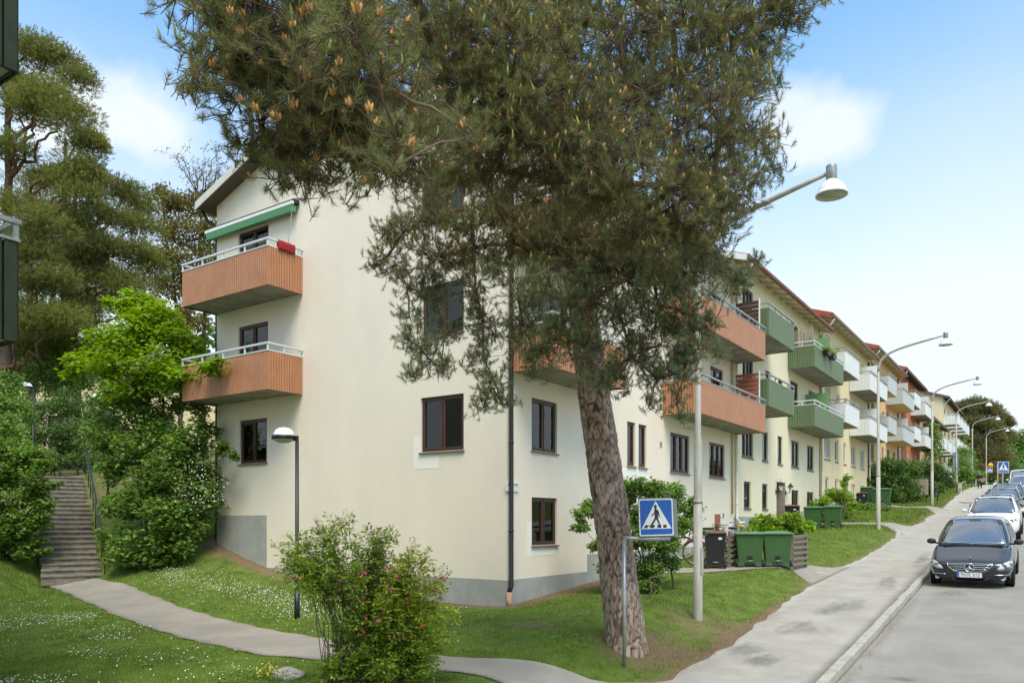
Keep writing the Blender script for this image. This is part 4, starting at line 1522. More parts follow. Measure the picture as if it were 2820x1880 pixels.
for c in CLp:
    r = c[3]
    if depth(c[0], c[1]) < 1: continue
    ntw = int(np.clip(150 * r ** 1.6, 4, 66))
    nsp = 5 + int(16 * r)
    spc = c[:3] + rand_dirs(nsp) * r * rng.uniform(.35, 1.2, (nsp, 1))
    dirs = rand_dirs(ntw); dirs[:, 2] = dirs[:, 2] * .85 + .06; dirs = nrm(dirs)
    ln = r * rng.uniform(.45, 1.15, (ntw, 1))
    ends = c[:3] + dirs * ln
    st = c[:3] + dirs * ln * .12
    TA.append(st); TB.append(ends)
    for k in range(5):
        if k == 0: pos = ends
        else:
            j_ = rng.integers(0, nsp, ntw)
            pos = spc[j_] + rng.normal(0, 1, (ntw, 3)) * (.05 + .12 * r) * [1, 1, .8]
            TA.append(spc[j_] + (c[:3] - spc[j_]) * .25); TB.append(pos)
        P_.append(pos)
        dd = dirs * .7 + rand_dirs(ntw) * (.75 if k else .3); dd[:, 2] += .6
        D_.append(nrm(dd))
P_, D_ = np.concatenate(P_), np.concatenate(D_)
TA, TB = np.concatenate(TA), np.concatenate(TB)
sv, sf = needles(P_, D_, 58, .068, .09, .0034)
tw, tf = thin_tubes(TA, TB, .0045, .003)
tw2, tf2 = thin_tubes(P_ - D_ * .04, P_ + D_ * .085, .0035, .0025)
lit_boughs = np.array([depth(p[0], p[1]) > 9.9 and (p[2] < 5.4) or (depth(p[0], p[1]) > 9.2 and p[0] > 6) for p in P_])  # lower and outer boughs whose lit look is painted as paler needles
crown = npmesh('crown', sv - PB, sf, [m_needle, m_needle_lit], pine, mi=np.repeat(lit_boughs & (rng.random(len(P_)) < .85), 58).astype(int))
crown['kind'] = 'stuff'
v_, f_ = cat([(tw, tf), (tw2, tf2)])
npmesh('twigs', v_ - PB, f_, m_twig, pine)['kind'] = 'stuff'


def spindles(P, D, L, r, n=5):
    """small lumpy spindles: 4 rings"""
    u = perp(D); w = np.cross(D, u)
    rings = []
    for tt, f in ((0, .35), (.3, 1), (.65, .85), (1, .12)):
        for k in range(n):
            a = 2 * math.pi * k / n + tt * 2
            rings.append(P + D * L * tt + (u * math.cos(a) + w * math.sin(a)) * r * f * (1 + .25 * ((k + int(tt * 3)) % 2)))
    V = np.stack(rings, 1).reshape(-1, 3)
    q = np.arange(len(P))[:, None] * 4 * n
    F = []
    for j in range(3):
        for k in range(n):
            k2 = (k + 1) % n
            F += [q + [j * n + k, j * n + k2, (j + 1) * n + k2], q + [j * n + k, (j + 1) * n + k2, (j + 1) * n + k]]
    return V, np.concatenate(F, 1).reshape(-1, 3)


# pollen cones sit at the tips; the nearest 260 are pieces of their own
sel = rng.choice(len(P_), 3600, replace=False)
tipP = P_[sel] + D_[sel] * .07
upD = nrm(D_[sel] * .5 + [0, 0, 1.0])
dcam = np.array([depth(p[0], p[1]) for p in tipP])
o_ = np.argsort(dcam)
near, farr = o_[:260], o_[260:]
zv, zf = spindles(np.array([[0, 0, 0], [.006, .004, -.012], [-.007, .002, -.02], [.001, -.008, -.016]]), nrm(np.array([[0, 0, 1.], [.3, .2, 1], [-.35, .05, 1], [0, -.35, 1]])), .042, .0085, 6)
pc = npmesh('pollen_cone', zv, zf, m_cone, pine)
for q, i in enumerate(near):
    o = pc if q == 0 else pc.copy()
    if q: COL.objects.link(o); o.parent = pine
    o.location = tipP[i] - PB
    o.rotation_euler = Vector(upD[i]).to_track_quat('Z', 'Y').to_euler()
    s = random.uniform(.75, 1.3); o.scale = (s, s, s)
v_, f_ = spindles(tipP[farr], upD[farr], .052, .0115)
npmesh('pollen_cones', v_ - PB, f_, m_cone, pine)['kind'] = 'stuff'
sel = rng.choice(len(P_), 900, replace=False)
cd_ = nrm(D_[sel] * .4 + [0, 0, 1])
v_, f_ = spindles(P_[sel] + D_[sel] * .08, cd_, .085, .008)
nv, nf = needles(P_[sel] + D_[sel] * .08, cd_, 24, .03, .085, .004, 10, 28)
v_, f_ = cat([(v_, f_), (nv, nf)])
npmesh('new_shoots', v_ - PB, f_, m_candle, pine)['kind'] = 'stuff'


# ---- other pines: trunk, limbs, tiered clouds of tufts
def pine_tree(label, x, y, h, clumps, rb, nm, dens=1.0, tuft=.13, lean=(0, 0), group='pines in the wood'):
    """clumps: (dx, dy, z, r) relative to the foot"""
    z0 = hz(x, y)
    t = thing('pine_tree', label, 'tree', (x, y, z0), group=group)
    q, rq = limb([(0, 0, -.3), (lean[0] * .4, lean[1] * .4, h * .5), (lean[0], lean[1], h)], rb, rb * .22, wob=.06)
    b = MB(); b.tube(q, rq, 9); b.build('trunk', m_bark2, t)
    P_, D_ = [], []
    for (dx, dy, z, r) in clumps:
        k = int(np.clip(z / h * len(q) * .82, 2, len(q) - 1))
        qq, rr_ = limb([q[k], (q[k] + np.array([dx, dy, z])) / 2 + [0, 0, -.1 * r], (dx, dy, z)], rb * .28, rb * .09, wob=.12)
        b = MB(); b.tube(qq, rr_, 5); b.build('branch', m_barkred, t)
        n = int(430 * dens * r ** 1.7)
        d = rand_dirs(n); d[:, 2] = np.abs(d[:, 2]) * 1.0 - .42
        pp = np.array([dx, dy, z]) + d * np.array([r, r, r * .62]) * rng.uniform(.55, 1.05, (n, 1))
        # frayed into lesser tufts
        sub = np.array([dx, dy, z]) + nrm(rand_dirs(7) * [1, 1, .6]) * r * .85
        near_ = sub[rng.integers(0, 7, n)]
        pp = pp * .6 + .4 * (near_ + rand_dirs(n) * r * .45)
        P_.append(pp)
        dd = nrm(d + rand_dirs(n) * .6 + [0, 0, .5]); D_.append(dd)
    P_, D_ = np.concatenate(P_), np.concatenate(D_)
    v_, f_ = needles(P_, D_, 10, tuft, tuft * 1.3, tuft * .19, 20, 70)
    c = npmesh('crown', v_, f_, nm, t)
    c['kind'] = 'stuff'
    return t


def clumps_px(x, y, spec):
    z0 = hz(x, y)
    out = []
    for (px, py, d, r) in spec:
        p = atD(px, py, d)
        out.append((p[0] - x, p[1] - y, p[2] - z0, r))
    return out


pA = atD(20, 900, 36)
pine_tree('tall pine at the left edge with bare reddish limbs and a tiered crown', pA[0], pA[1], 20,
          clumps_px(pA[0], pA[1], [(60, 110, 36, 1.6), (120, 130, 36, 1.5), (170, 180, 36, 1.2), (30, 180, 36, 1.6), (100, 220, 35, 1.8), (160, 260, 35, 1.5), (190, 330, 35, 1.2), (60, 250, 36, 1.5),
                                   (20, 350, 35, 1.4), (110, 400, 36, 1.2), (170, 400, 35, 1.5), (210, 330, 35, .9), (215, 390, 35, 1.0), (190, 460, 35, 1.3), (30, 480, 35, 1.5), (100, 520, 34, 1.6), (60, 590, 34, 1.6), (20, 640, 34, 1.5), (110, 640, 34, 1.4), (140, 720, 34, 1.5), (60, 720, 34, 1.5)]), .36, m_needle2, 1.35)
pB = atD(150, 950, 40)
pine_tree('broad pine behind the light green maple, its crown reaching towards the roof', pB[0], pB[1], 17,
          clumps_px(pB[0], pB[1], [(260, 440, 40, 1.3), (300, 450, 40, 1.2), (240, 500, 39, 1.5), (310, 520, 39, 1.5), (180, 520, 38, 1.5), (250, 570, 37, 1.6), (320, 590, 38, 1.4), (350, 620, 38, 1.1), (180, 600, 37, 1.6), (300, 650, 37, 1.4), (220, 650, 37, 1.5), (140, 670, 37, 1.5), (190, 730, 37, 1.4), (120, 780, 37, 1.4), (60, 800, 37, 1.4), (330, 480, 42, 1.0)]), .34, m_needle2, 1.35)
pC = atD(70, 900, 46)
pine_tree('slim pine trunk standing behind the left path lamp', pC[0], pC[1], 16, clumps_px(pC[0], pC[1], [(60, 560, 46, 2.2), (130, 600, 46, 2.0), (20, 700, 46, 2.0), (140, 480, 47, 2.0), (90, 420, 47, 2.0)]), .33, m_needle2, 1.0)
pD = atD(172, 930, 46)
pine_tree('slim pine trunk standing between the two path lamps', pD[0], pD[1], 17, clumps_px(pD[0], pD[1], [(200, 560, 47, 2.0), (260, 620, 47, 1.9), (230, 700, 47, 1.8), (320, 700, 47, 1.6)]), .34, m_needle2, 1.0)


# ---- leafy trees and shrubs
def leafy(name, label, cat_, x, y, clumps, lm, size, per, rb=None, hgt=None, stems=1, group=None, up=.55, extra=None, z=None, fray=.2, asp=.62, brn=True):
    """clumps: (dx, dy, z, r, [squash]); leaves fill the outer part of each clump"""
    z0 = hz(x, y) if z is None else z
    t = thing(name, label, cat_, (x, y, z0), group=group)
    ms = lm if isinstance(lm, (list, tuple)) else [lm]
    P_, N_ = [], []
    cl = np.array([(c + (.8,))[:5] for c in clumps], float)
    A, B = [], []
    tops = []
    if rb:
        for s in range(stems):
            j = int(rng.integers(0, len(cl)))
            jj = int(np.argmax(cl[:, 2])) if s == 0 else j
            off = np.array([0, 0, 0]) if stems == 1 else np.r_[rng.normal(0, .12 + .02 * stems, 2), 0]
            end = cl[jj, :3]
            q, rq = limb([off + [0, 0, -.2], off * 1.2 + (end - off) * [.25, .25, .55], end], rb, rb * .3, wob=.05)
            b = MB(); b.tube(q, rq, 7); b.build('trunk' if stems == 1 else 'stem', m_bark2 if rb > .06 else m_stem, t)
            tops.append(q)
        allq = np.concatenate(tops)
        if brn:
            for c in cl:
                dd = np.linalg.norm(allq - c[:3], axis=1) + 2.0 * np.maximum(0, allq[:, 2] - c[2] + .1)
                q0 = allq[int(np.argmin(dd))]
                q, rq = limb([q0, (q0 + c[:3]) / 2 + [0, 0, .05], c[:3]], rb * .35, rb * .12, wob=.04)
                b = MB(); b.tube(q, rq, 5); b.build('branch', m_stem, t)
    for c in cl:
        n = int(per * c[3] ** 1.8 * (2.8 if size < .3 else 1.6))
        d = rand_dirs(n)
        rr_ = rng.uniform(.35, 1.0, (n, 1)) ** .6
        # leaves gather on sprays
        ns = max(5, int(9 * c[3]) + 4)
        sp_ = rand_dirs(ns) * rng.uniform(.5, 1.05 + fray, (ns, 1))
        near_ = sp_[rng.integers(0, ns, n)]
        pp = (d * rr_) * .38 + .68 * near_ + rng.normal(0, .14, (n, 3)) * [1, 1, .55]
        pp = c[:3] + pp * np.array([c[3], c[3], c[3] * c[4]])
        P_.append(pp)
        nn = rand_dirs(n) * .75 + d * .35; nn[:, 2] += up
        N_.append(nrm(nn))
        m = ns
        A.append(np.repeat(c[None, :3], m, 0)); B.append(c[:3] + sp_ * np.array([c[3], c[3], c[3] * c[4]]))
    P_, N_ = np.concatenate(P_), np.concatenate(N_)
    keep = P_[:, 2] > .02
    P_, N_ = P_[keep], N_[keep]
    v_, f_ = leaves(P_, N_, size, asp)
    mi = None
    if len(ms) > 1:
        pick = np.zeros(len(P_), int)
        pick[rng.random(len(P_)) < .5 * np.clip((P_[:, 2] / max(P_[:, 2].max(), .1) - .35) / .4, 0, 1)] = 1
        mi = np.repeat(pick, 2)
    c = npmesh('foliage', v_, f_, ms, t, mi=mi)
    c['kind'] = 'stuff'
    if rb and brn:
        v_, f_ = thin_tubes(np.concatenate(A), np.concatenate(B), .006 if rb > .05 else .003, .002)
        npmesh('twigs', v_, f_, m_stem, t)['kind'] = 'stuff'
    return t, P_, N_


def px(x, y, spec):
    z0 = hz(x, y)
    out = []
    for s in spec:
        p = atD(s[0], s[1], s[2])
        out.append((p[0] - x, p[1] - y, p[2] - z0) + tuple(s[3:]))
    return out


# light green maple over the hazel beside the gable
xm, ym = atD(345, 1200, 23.0)[:2]
leafy('maple_tree', 'light green young maple between the stairs and the gable', 'tree', xm, ym, px(xm, ym, [
    (330, 705, 23, .75), (290, 740, 23, .8), (370, 740, 23, .8), (250, 790, 22.6, .8), (320, 790, 22.4, .95), (400, 790, 22.6, .75), (440, 800, 22.4, .5), (230, 840, 22.5, .7), (300, 860, 22, .95), (380, 850, 22, .95),
    (440, 860, 21.6, .6), (480, 850, 20.4, .35), (500, 830, 20.1, .2), (330, 690, 23.2, .5), (200, 820, 23, .5), (170, 840, 23, .45), (270, 705, 23.2, .4)]), m_leafl, .16, 620, .085, stems=3, up=1.3, fray=.35)
xh, yh, dh = ghit(345, 1300)
tz, tP, tN = leafy('hazel_shrub', 'tall dense green hazel shrub right of the stone stairs', 'shrub', xh, yh, px(xh, yh, [(q[0], q[1], q[2] - 20.2 + dh) + q[3:] for q in [
    (280, 930, 21.6, .9), (360, 920, 21.4, .95), (440, 930, 21.2, .7), (260, 1000, 21.6, .85), (340, 1010, 21, 1.0), (420, 1010, 20.8, .9), (480, 980, 20.4, .45), (515, 1030, 19.8, .3), (535, 1045, 19.6, .15), (270, 1080, 21.4, .7), (340, 1100, 20.6, .9), (430, 1090, 20.4, .9),
    (270, 1160, 21, .6), (330, 1180, 20.2, .85), (410, 1170, 20.2, .9), (470, 1140, 20.4, .55), (260, 1230, 20.8, .5), (320, 1250, 20, .7), (390, 1240, 20, .7), (440, 1210, 20.2, .5), (290, 1285, 20.2, .4), (360, 1275, 20, .4), (490, 910, 20.6, .35), (300, 1298, 20.0, .3), (400, 1290, 20.0, .35), (340, 1300, 19.9, .3)]]),
    m_leafm, .150, 640, .04, stems=6, up=1.3, fray=.3)
sel = tP[(rng.random(len(tP)) < 1)]
# a spray of white blossom in its shade, low on the right
p0 = atD(460, 1120, 20.0) - np.array(tz.location)
fl = p0 + rng.normal(0, 1, (170, 3)) * [.40, .25, .42]
v_, f_ = leaves(fl, nrm(rand_dirs(170) + [.4, -.6, .5]), .036, .9, .05)
npmesh('blossom', v_, f_, m_whitefl, tz)['kind'] = 'stuff'

xl, yl, dl = ghit(30, 1285)
leafy('hazel_shrub', 'bushy green hazel left of the stone stairs, at the left edge', 'shrub', xl, yl, px(xl, yl, [(q[0], q[1], q[2] - 20.5 + dl) + q[3:] for q in [
    (10, 990, 21.4, .6), (30, 1040, 21, .7), (70, 1060, 20.8, .55), (10, 1090, 20.8, .8), (60, 1110, 20.6, .65), (100, 1070, 20.4, .25), (95, 1120, 20.6, .33), (20, 1160, 20.4, .8), (70, 1170, 20.4, .55), (130, 1115, 20.0, .18), (10, 1215, 20.2, .7), (60, 1215, 20.4, .5), (88, 1195, 20.8, .32), (-60, 1100, 20.8, .9), (-60, 1200, 20.4, .9), (30, 1245, 20.2, .45), (75, 1245, 20.4, .3), (0, 1278, 20.2, .4), (45, 1280, 20.1, .35), (90, 1265, 20.4, .22)]]),
    m_leafm, .135, 760, .035, stems=5, up=1.3, fray=.3)
# low green growth under the wood, behind the stairs
for (bx, by, d, lab, spec) in (
        (110, 1080, 31, 'dense green undergrowth behind the left path lamp', [(30, 920, 33, 1.0), (90, 940, 33, 1.0), (60, 1000, 31.5, 1.0), (120, 1010, 31.5, 1.0), (110, 1060, 30.5, .6), (60, 1060, 30.5, .8), (0, 960, 33, 1.2), (-30, 1030, 32, 1.2)]),
        (190, 1080, 32, 'dense green undergrowth above the top of the stairs', [(150, 930, 33, 1.0), (200, 950, 33, 1.0), (170, 1000, 32, 1.0), (220, 1020, 32, 1.0), (170, 1060, 31, .6), (230, 1070, 31, .7), (200, 1050, 31, .7), (250, 960, 33, 1.0)]),
        (25, 960, 27, 'bright green shrub at the left edge above the hazel', [(0, 900, 27, .8), (30, 930, 27, .7), (60, 950, 27, .45), (20, 880, 27.5, .6), (-40, 930, 27, .9)])):
    X_, Y_ = atD(bx, by, d)[:2]
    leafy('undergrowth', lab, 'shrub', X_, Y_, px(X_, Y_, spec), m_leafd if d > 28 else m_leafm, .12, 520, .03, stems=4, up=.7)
# mid-height leafy trees in the wood
for (bx, by, d, lab, spec, mt, sz) in (
        (130, 930, 38, 'green leafy tree behind the stairs, between the pine trunks', [(120, 830, 38, 1.3), (170, 800, 38, 1.2), (200, 860, 38, 1.2), (150, 880, 38, 1.2), (230, 800, 38, 1.2), (60, 860, 38, 1.2)], m_leafm, .16),
        (30, 930, 40, 'dark leafy tree at the left edge below the tall pine', [(10, 820, 40, 1.4), (50, 780, 40, 1.3), (90, 860, 40, 1.2), (20, 760, 41, 1.4), (-40, 860, 40, 1.6)], m_leafd, .16),
        (420, 800, 46, 'bronze tinted oak behind the gable', [(380, 460, 46, 1.1), (430, 470, 46, 1.2), (470, 480, 46, 1.0), (400, 520, 46, 1.4), (450, 540, 46, 1.4), (380, 580, 46, 1.2), (430, 600, 46, 1.4), (480, 590, 46, 1.2), (410, 660, 46, 1.3), (460, 670, 46, 1.2), (440, 730, 46, 1.2), (360, 650, 47, 1.0), (490, 530, 46, .9), (400, 740, 45, 1.2), (370, 440, 47, .7)], m_leafo, .17)):
    X_, Y_ = atD(bx, by, d)[:2]
    leafy('oak_tree' if 'oak' in lab else 'leafy_tree', lab, 'tree', X_, Y_, px(X_, Y_, spec), mt, sz, 300, .16, stems=1, up=.5)
# a nearly bare young tree above the oak
X_, Y_ = atD(470, 700, 48)[:2]
bt = thing('bare_tree', 'nearly bare young tree with sparse buds rising against the sky left of the roof', 'tree', (X_, Y_, hz(X_, Y_)))
BB = np.array(bt.location)
A_, B_, tips = [], [], []


def fork(p, d, ln, r, lev):
    e = p + d * ln
    b = MB(); q, rq = limb([p, (p + e) / 2 + rng.normal(0, .06 * ln, 3), e], r, r * .65, wob=.02)
    b.tube(q - BB, rq, 5); b.build('branch' if lev else 'trunk', m_bark2, bt)
    if lev >= 4: tips.append(e); return
    for k in range(3 if lev > 0 else 4):
        dd = d + rng.normal(0, .42, 3) + [0, 0, .12]
        fork(p + (e - p) * rng.uniform(.55, 1), dd / np.linalg.norm(dd), ln * rng.uniform(.5, .75), r * .55, lev + 1)


fork(BB + [0, 0, -.2], np.array([-.02, 0, 1.0]), 12.0, .14, 0) if False else None
top = atD(455, 440, 48)
b = MB(); q, rq = limb([BB + [0, 0, -.2], (BB + top) / 2 + [.2, 0, 0], top], .15, .07, wob=.1); b.tube(q - BB, rq, 7); b.build('trunk', m_bark2, bt)
for (ex, ey) in ((420, 365), (440, 380), (470, 370), (500, 350), (530, 345), (520, 400), (405, 360), (485, 420)):
    e = atD(ex, ey, 48 + random.uniform(-1, 1))
    b = MB(); q, rq = limb([top + (BB - top) * random.uniform(0, .06), (top + e) / 2 + rng.normal(0, .12, 3), e], .05, .018, wob=.08); b.tube(q - BB, rq, 5); b.build('branch', m_bark2, bt)
    for k in range(9):
        s = q[int(rng.integers(len(q) // 3, len(q)))]
        e2 = s + rng.normal(0, .35, 3) + [0, 0, .25]
        A_.append(s); B_.append(e2); tips.append(e2)
        for _ in range(2):
            s3 = s + (e2 - s) * rng.random(); e3 = s3 + rng.normal(0, .2, 3) + [0, 0, .1]
            A_.append(s3); B_.append(e3); tips.append(e3)
v_, f_ = thin_tubes(np.array(A_) - BB, np.array(B_) - BB, .012, .006)
npmesh('twigs', v_, f_, m_bark2, bt)['kind'] = 'stuff'
tp = np.repeat(np.array(tips), 5, 0); tp = tp + rng.normal(0, .10, tp.shape)
v_, f_ = leaves(tp - BB, rand_dirs(len(tp)), .11)
npmesh('buds', v_, f_, m_leafo, bt)['kind'] = 'stuff'

# ---- rose bush in the foreground: arching canes set with small pinnate leaves
xr, yr_ = 2.72, -6.85
zr0 = hz(xr, yr_)
rose = thing('rose_bush', 'wild rose bush with pink flowers in the foreground beside the footpath', 'bush', (xr, yr_, zr0))
cr_, cf_ = np.array([math.cos(TH), math.sin(TH), 0]), np.array([-math.sin(TH), math.cos(TH), 0])
b_old, b_new = MB(), MB()
lp, ln_, lb = [], [], []
targets = []
for k in range(190):
    g_ = rng.random()
    if g_ < .62: u, h_ = rng.normal(.30, .40), rng.uniform(.35, 1.72)
    elif g_ < .85: u, h_ = rng.uniform(-1.05, .5), rng.uniform(1.35, 2.0)
    else: u, h_ = rng.uniform(-.8, .9), rng.uniform(.15, .55)
    lim = 1.0 if h_ < 1.5 else .75
    u = np.clip(u, -1.12, lim)
    if u < -.45 and .5 < h_ < 1.3: h_ += .7
    if h_ > 1.45 + .65 * math.cos(min(1, abs(u + .25)) * 1.3): h_ *= .85
    targets.append((u, rng.normal(0, .30), h_))
targets += [(-.9, .05, 1.7), (-.8, 0, 1.85), (-.7, .1, 1.95), (-.6, 0, 2.0), (-1.0, .1, 1.85), (-.85, -.1, 1.55), (-.65, 0, 1.75), (.9, 0, 1.35), (.95, .1, 1.2), (.85, -.1, 1.5), (1.0, 0, 1.4), (-1.08, 0, 1.62), (-1.12, .1, 1.75), (-.98, 0, 1.50), (1.02, 0, 1.05), (1.08, .1, .95), (-.45, 0, 2.1), (-.3, .1, 2.12), (.55, 0, 1.85), (.7, .1, 1.72)]
for (u, w_, h_) in targets:
    foot = cr_ * rng.normal(.02 + .25 * u, .14) + cf_ * rng.normal(0, .12)
    end = cr_ * u + cf_ * w_ + np.array([0, 0, h_])
    knee = foot + (end - foot) * [.35, .35, 0] + np.array([0, 0, h_ * rng.uniform(.85, 1.12)])
    t_ = np.linspace(0, 1, 16)[:, None]
    q = (1 - t_) ** 2 * foot + 2 * t_ * (1 - t_) * knee + t_ ** 2 * end
    q[1:-1] += rng.normal(0, .018, (14, 3))
    b_old.tube(q, np.linspace(.0065, .0022, 16), 5)
    dens_ = 46 if u > -.3 else 36
    for s_ in range(dens_):
        f = rng.uniform(.30 if u > -.3 else .55, 1.0) * 15
        i_ = int(min(14, f)); p = q[i_] + (q[i_ + 1] - q[i_]) * (f - i_)
        d = rand_dirs(1)[0] + [0, 0, .25]; d /= np.linalg.norm(d)
        d = d + cr_ * .15 * u
        r0 = p + d * rng.uniform(.0, .05)
        L_ = rng.uniform(.06, .11)
        side_ = np.cross(d, [0, 0, 1.0]); side_ /= np.linalg.norm(side_) + 1e-6
        for j in range(7):
            tt = [.3, .3, .6, .6, .85, .85, 1.0][j]; sg = [1, -1, 1, -1, 1, -1, 0][j]
            lp.append(r0 + d * L_ * tt + side_ * sg * .012)
            ln_.append(np.array([0, 0, 1.0]) + rng.normal(0, .45, 3)); lb.append(nrm(d * .6 + side_ * sg * 1.0 + np.array([0, 0, -.25])))
b_old.build('cane', m_stem, rose)['kind'] = 'stuff'
rP, rN, lb = np.array(lp), nrm(np.array(ln_)), np.array(lb)
keep = rP[:, 2] > .02
rP, rN, lb = rP[keep], rN[keep], lb[keep]
s_ = rng.uniform(.030, .052, (len(rP), 1))
v2 = nrm(np.cross(rN, lb)); n2_ = np.cross(lb, v2)
V = np.stack([rP, rP + lb * s_ * .5 - v2 * s_ * .32 + n2_ * s_ * .08, rP + lb * s_, rP + lb * s_ * .5 + v2 * s_ * .32 + n2_ * s_ * .08], 1).reshape(-1, 3)
q = np.arange(len(rP))[:, None] * 4
F = np.concatenate([q + [0, 1, 2], q + [0, 2, 3]], 1).reshape(-1, 3)
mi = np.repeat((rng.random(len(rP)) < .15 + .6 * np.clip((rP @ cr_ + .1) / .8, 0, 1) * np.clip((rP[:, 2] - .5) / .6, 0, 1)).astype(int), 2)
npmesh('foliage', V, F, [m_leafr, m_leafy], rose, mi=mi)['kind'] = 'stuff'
mr_ = MB(); mr_.lathe([(0, 0), (.010, .004), (.018, .016), (.016, .026), (.010, .022), (.0, .018)], 8)
oR = mr_.build('rose_flower', m_rosefl, rose)
cand = rP[rP[:, 2] > .7]
cam_l = CAM - np.array(rose.location)
sc_ = ((cand - cand.mean(0)) * (cam_l - cand.mean(0))).sum(1)
cand = cand[np.argsort(-sc_)[:2500]]
for k in range(44):
    o = oR if k == 0 else oR.copy()
    if k: COL.objects.link(o); o.parent = rose
    p = cand[int(rng.integers(0, len(cand)))] + rand_dirs(1)[0] * .04
    o.location = p
    o.rotation_euler = (rng.uniform(-1, 1), rng.uniform(-1, 1), 0)
    s = rng.uniform(.7, 1.35); o.scale = (s, s, s)

# ---- shrub behind the pine trunk
xs, ys_ = atD(1470, 1345, 17.4)[:2]
leafy('shrub', 'rounded green shrub with many stems behind the pine trunk and the crossing sign', 'shrub', xs, ys_, px(xs, ys_, [
    (1350, 1170, 17.4, .32), (1335, 1210, 17.3, .22), (1400, 1150, 17.6, .45), (1460, 1130, 17.6, .45), (1520, 1140, 17.6, .45), (1560, 1160, 17.8, .35), (1600, 1180, 17.8, .25), (1440, 1190, 17.2, .5), (1510, 1190, 17.2, .5), (1570, 1210, 17.6, .35), (1605, 1225, 17.8, .15), (1400, 1230, 17.3, .35), (1460, 1250, 17.2, .42), (1530, 1250, 17.3, .38), (1370, 1250, 17.3, .2), (1450, 1300, 17.2, .38), (1500, 1310, 17.2, .36), (1440, 1340, 17.1, .3), (1490, 1345, 17.1, .28), (1545, 1290, 17.3, .25), (1400, 1300, 17.2, .3)]),
    m_leafm, .085, 2700, .025, stems=14, up=.9, fray=.35)
# ---- leafy growth along the house fronts
for (bx, by, d, lab, spec, mt, sz, per, st) in (
        (1790, 1225, 29, 'low broad leaved shrub in front of the grey plinth', [(1735, 1208, 28, .38), (1770, 1198, 28, .46), (1810, 1193, 28, .46), (1845, 1203, 28.5, .4), (1725, 1222, 27.6, .3), (1780, 1222, 27.6, .4), (1830, 1222, 28, .4)], m_leafl, .16, 800, 6),
        (1915, 1190, 37, 'light green shrub behind the pair of green bins', [(1890, 1160, 37, .55), (1920, 1140, 37.5, .6), (1945, 1150, 38, .5), (1900, 1180, 37, .5), (1940, 1180, 38, .5), (1960, 1165, 39, .4), (1940, 1110, 38.5, .28), (1945, 1095, 38.5, .18)], m_leafl, .13, 900, 6),
        (2000, 1180, 44, 'low leafy shrub beside the distant black bin', [(1985, 1165, 44, .5), (2010, 1170, 44, .45), (2030, 1172, 44, .4), (1970, 1172, 44, .4)], m_leafm, .14, 700, 5),
        (2050, 1160, 51, 'big dark green shrub over the distant green bins', [(2010, 1085, 51, .9), (2050, 1075, 51, 1.0), (2085, 1080, 52, .9), (2030, 1110, 51, 1.0), (2070, 1110, 51.5, 1.1), (2000, 1120, 51, .7), (2050, 1140, 51, .9), (2090, 1130, 53, .9), (1985, 1075, 50.5, .5), (1980, 1060, 50.5, .25), (1990, 1105, 50, .45)], m_leafd, .17, 620, 5),
        (2125, 1130, 64, 'lilac shrub with pale purple blossom beside the slatted bin shelter', [(2110, 1080, 64, .9), (2140, 1070, 64, 1.0), (2165, 1085, 64, .8), (2120, 1110, 64, 1.0), (2150, 1115, 64, 1.0), (2170, 1110, 64, .7)], m_leafd, .17, 620, 5),
        (2140, 1050, 68, 'small leafy tree in the gap between the terracotta and the peach house', [(2140, 1010, 68, .9), (2138, 985, 68, .8), (2142, 1035, 68, 1.0)], m_leafm, .2, 300, 1),
        (2190, 1120, 78, 'green hedge behind the sign backs at the bend', [(2180, 1090, 80, 1.1), (2200, 1070, 82, 1.3), (2185, 1110, 78, .9), (2215, 1095, 84, 1.3), (2235, 1090, 88, 1.4), (2210, 1050, 84, 1.4)], m_leafm, .22, 260, 3)):
    X_, Y_ = atD(bx, by, d)[:2]
    tt, tp, tn = leafy('lilac_shrub' if 'lilac' in lab else ('leafy_tree' if 'tree' in lab else 'shrub'), lab, 'tree' if 'tree' in lab else 'shrub', X_, Y_, px(X_, Y_, spec), mt, sz, per, .03, stems=st, up=.6)
    if 'lilac' in lab:
        s_ = tp[rng.integers(0, len(tp), 90)]
        fl = np.repeat(s_, 14, 0) + rng.normal(0, 1, (1260, 3)) * [.07, .07, .13]
        v_, f_ = leaves(fl, rand_dirs(len(fl)), .07, .9, .05)
        npmesh('blossom', v_, f_, m_lilac, tt)['kind'] = 'stuff'
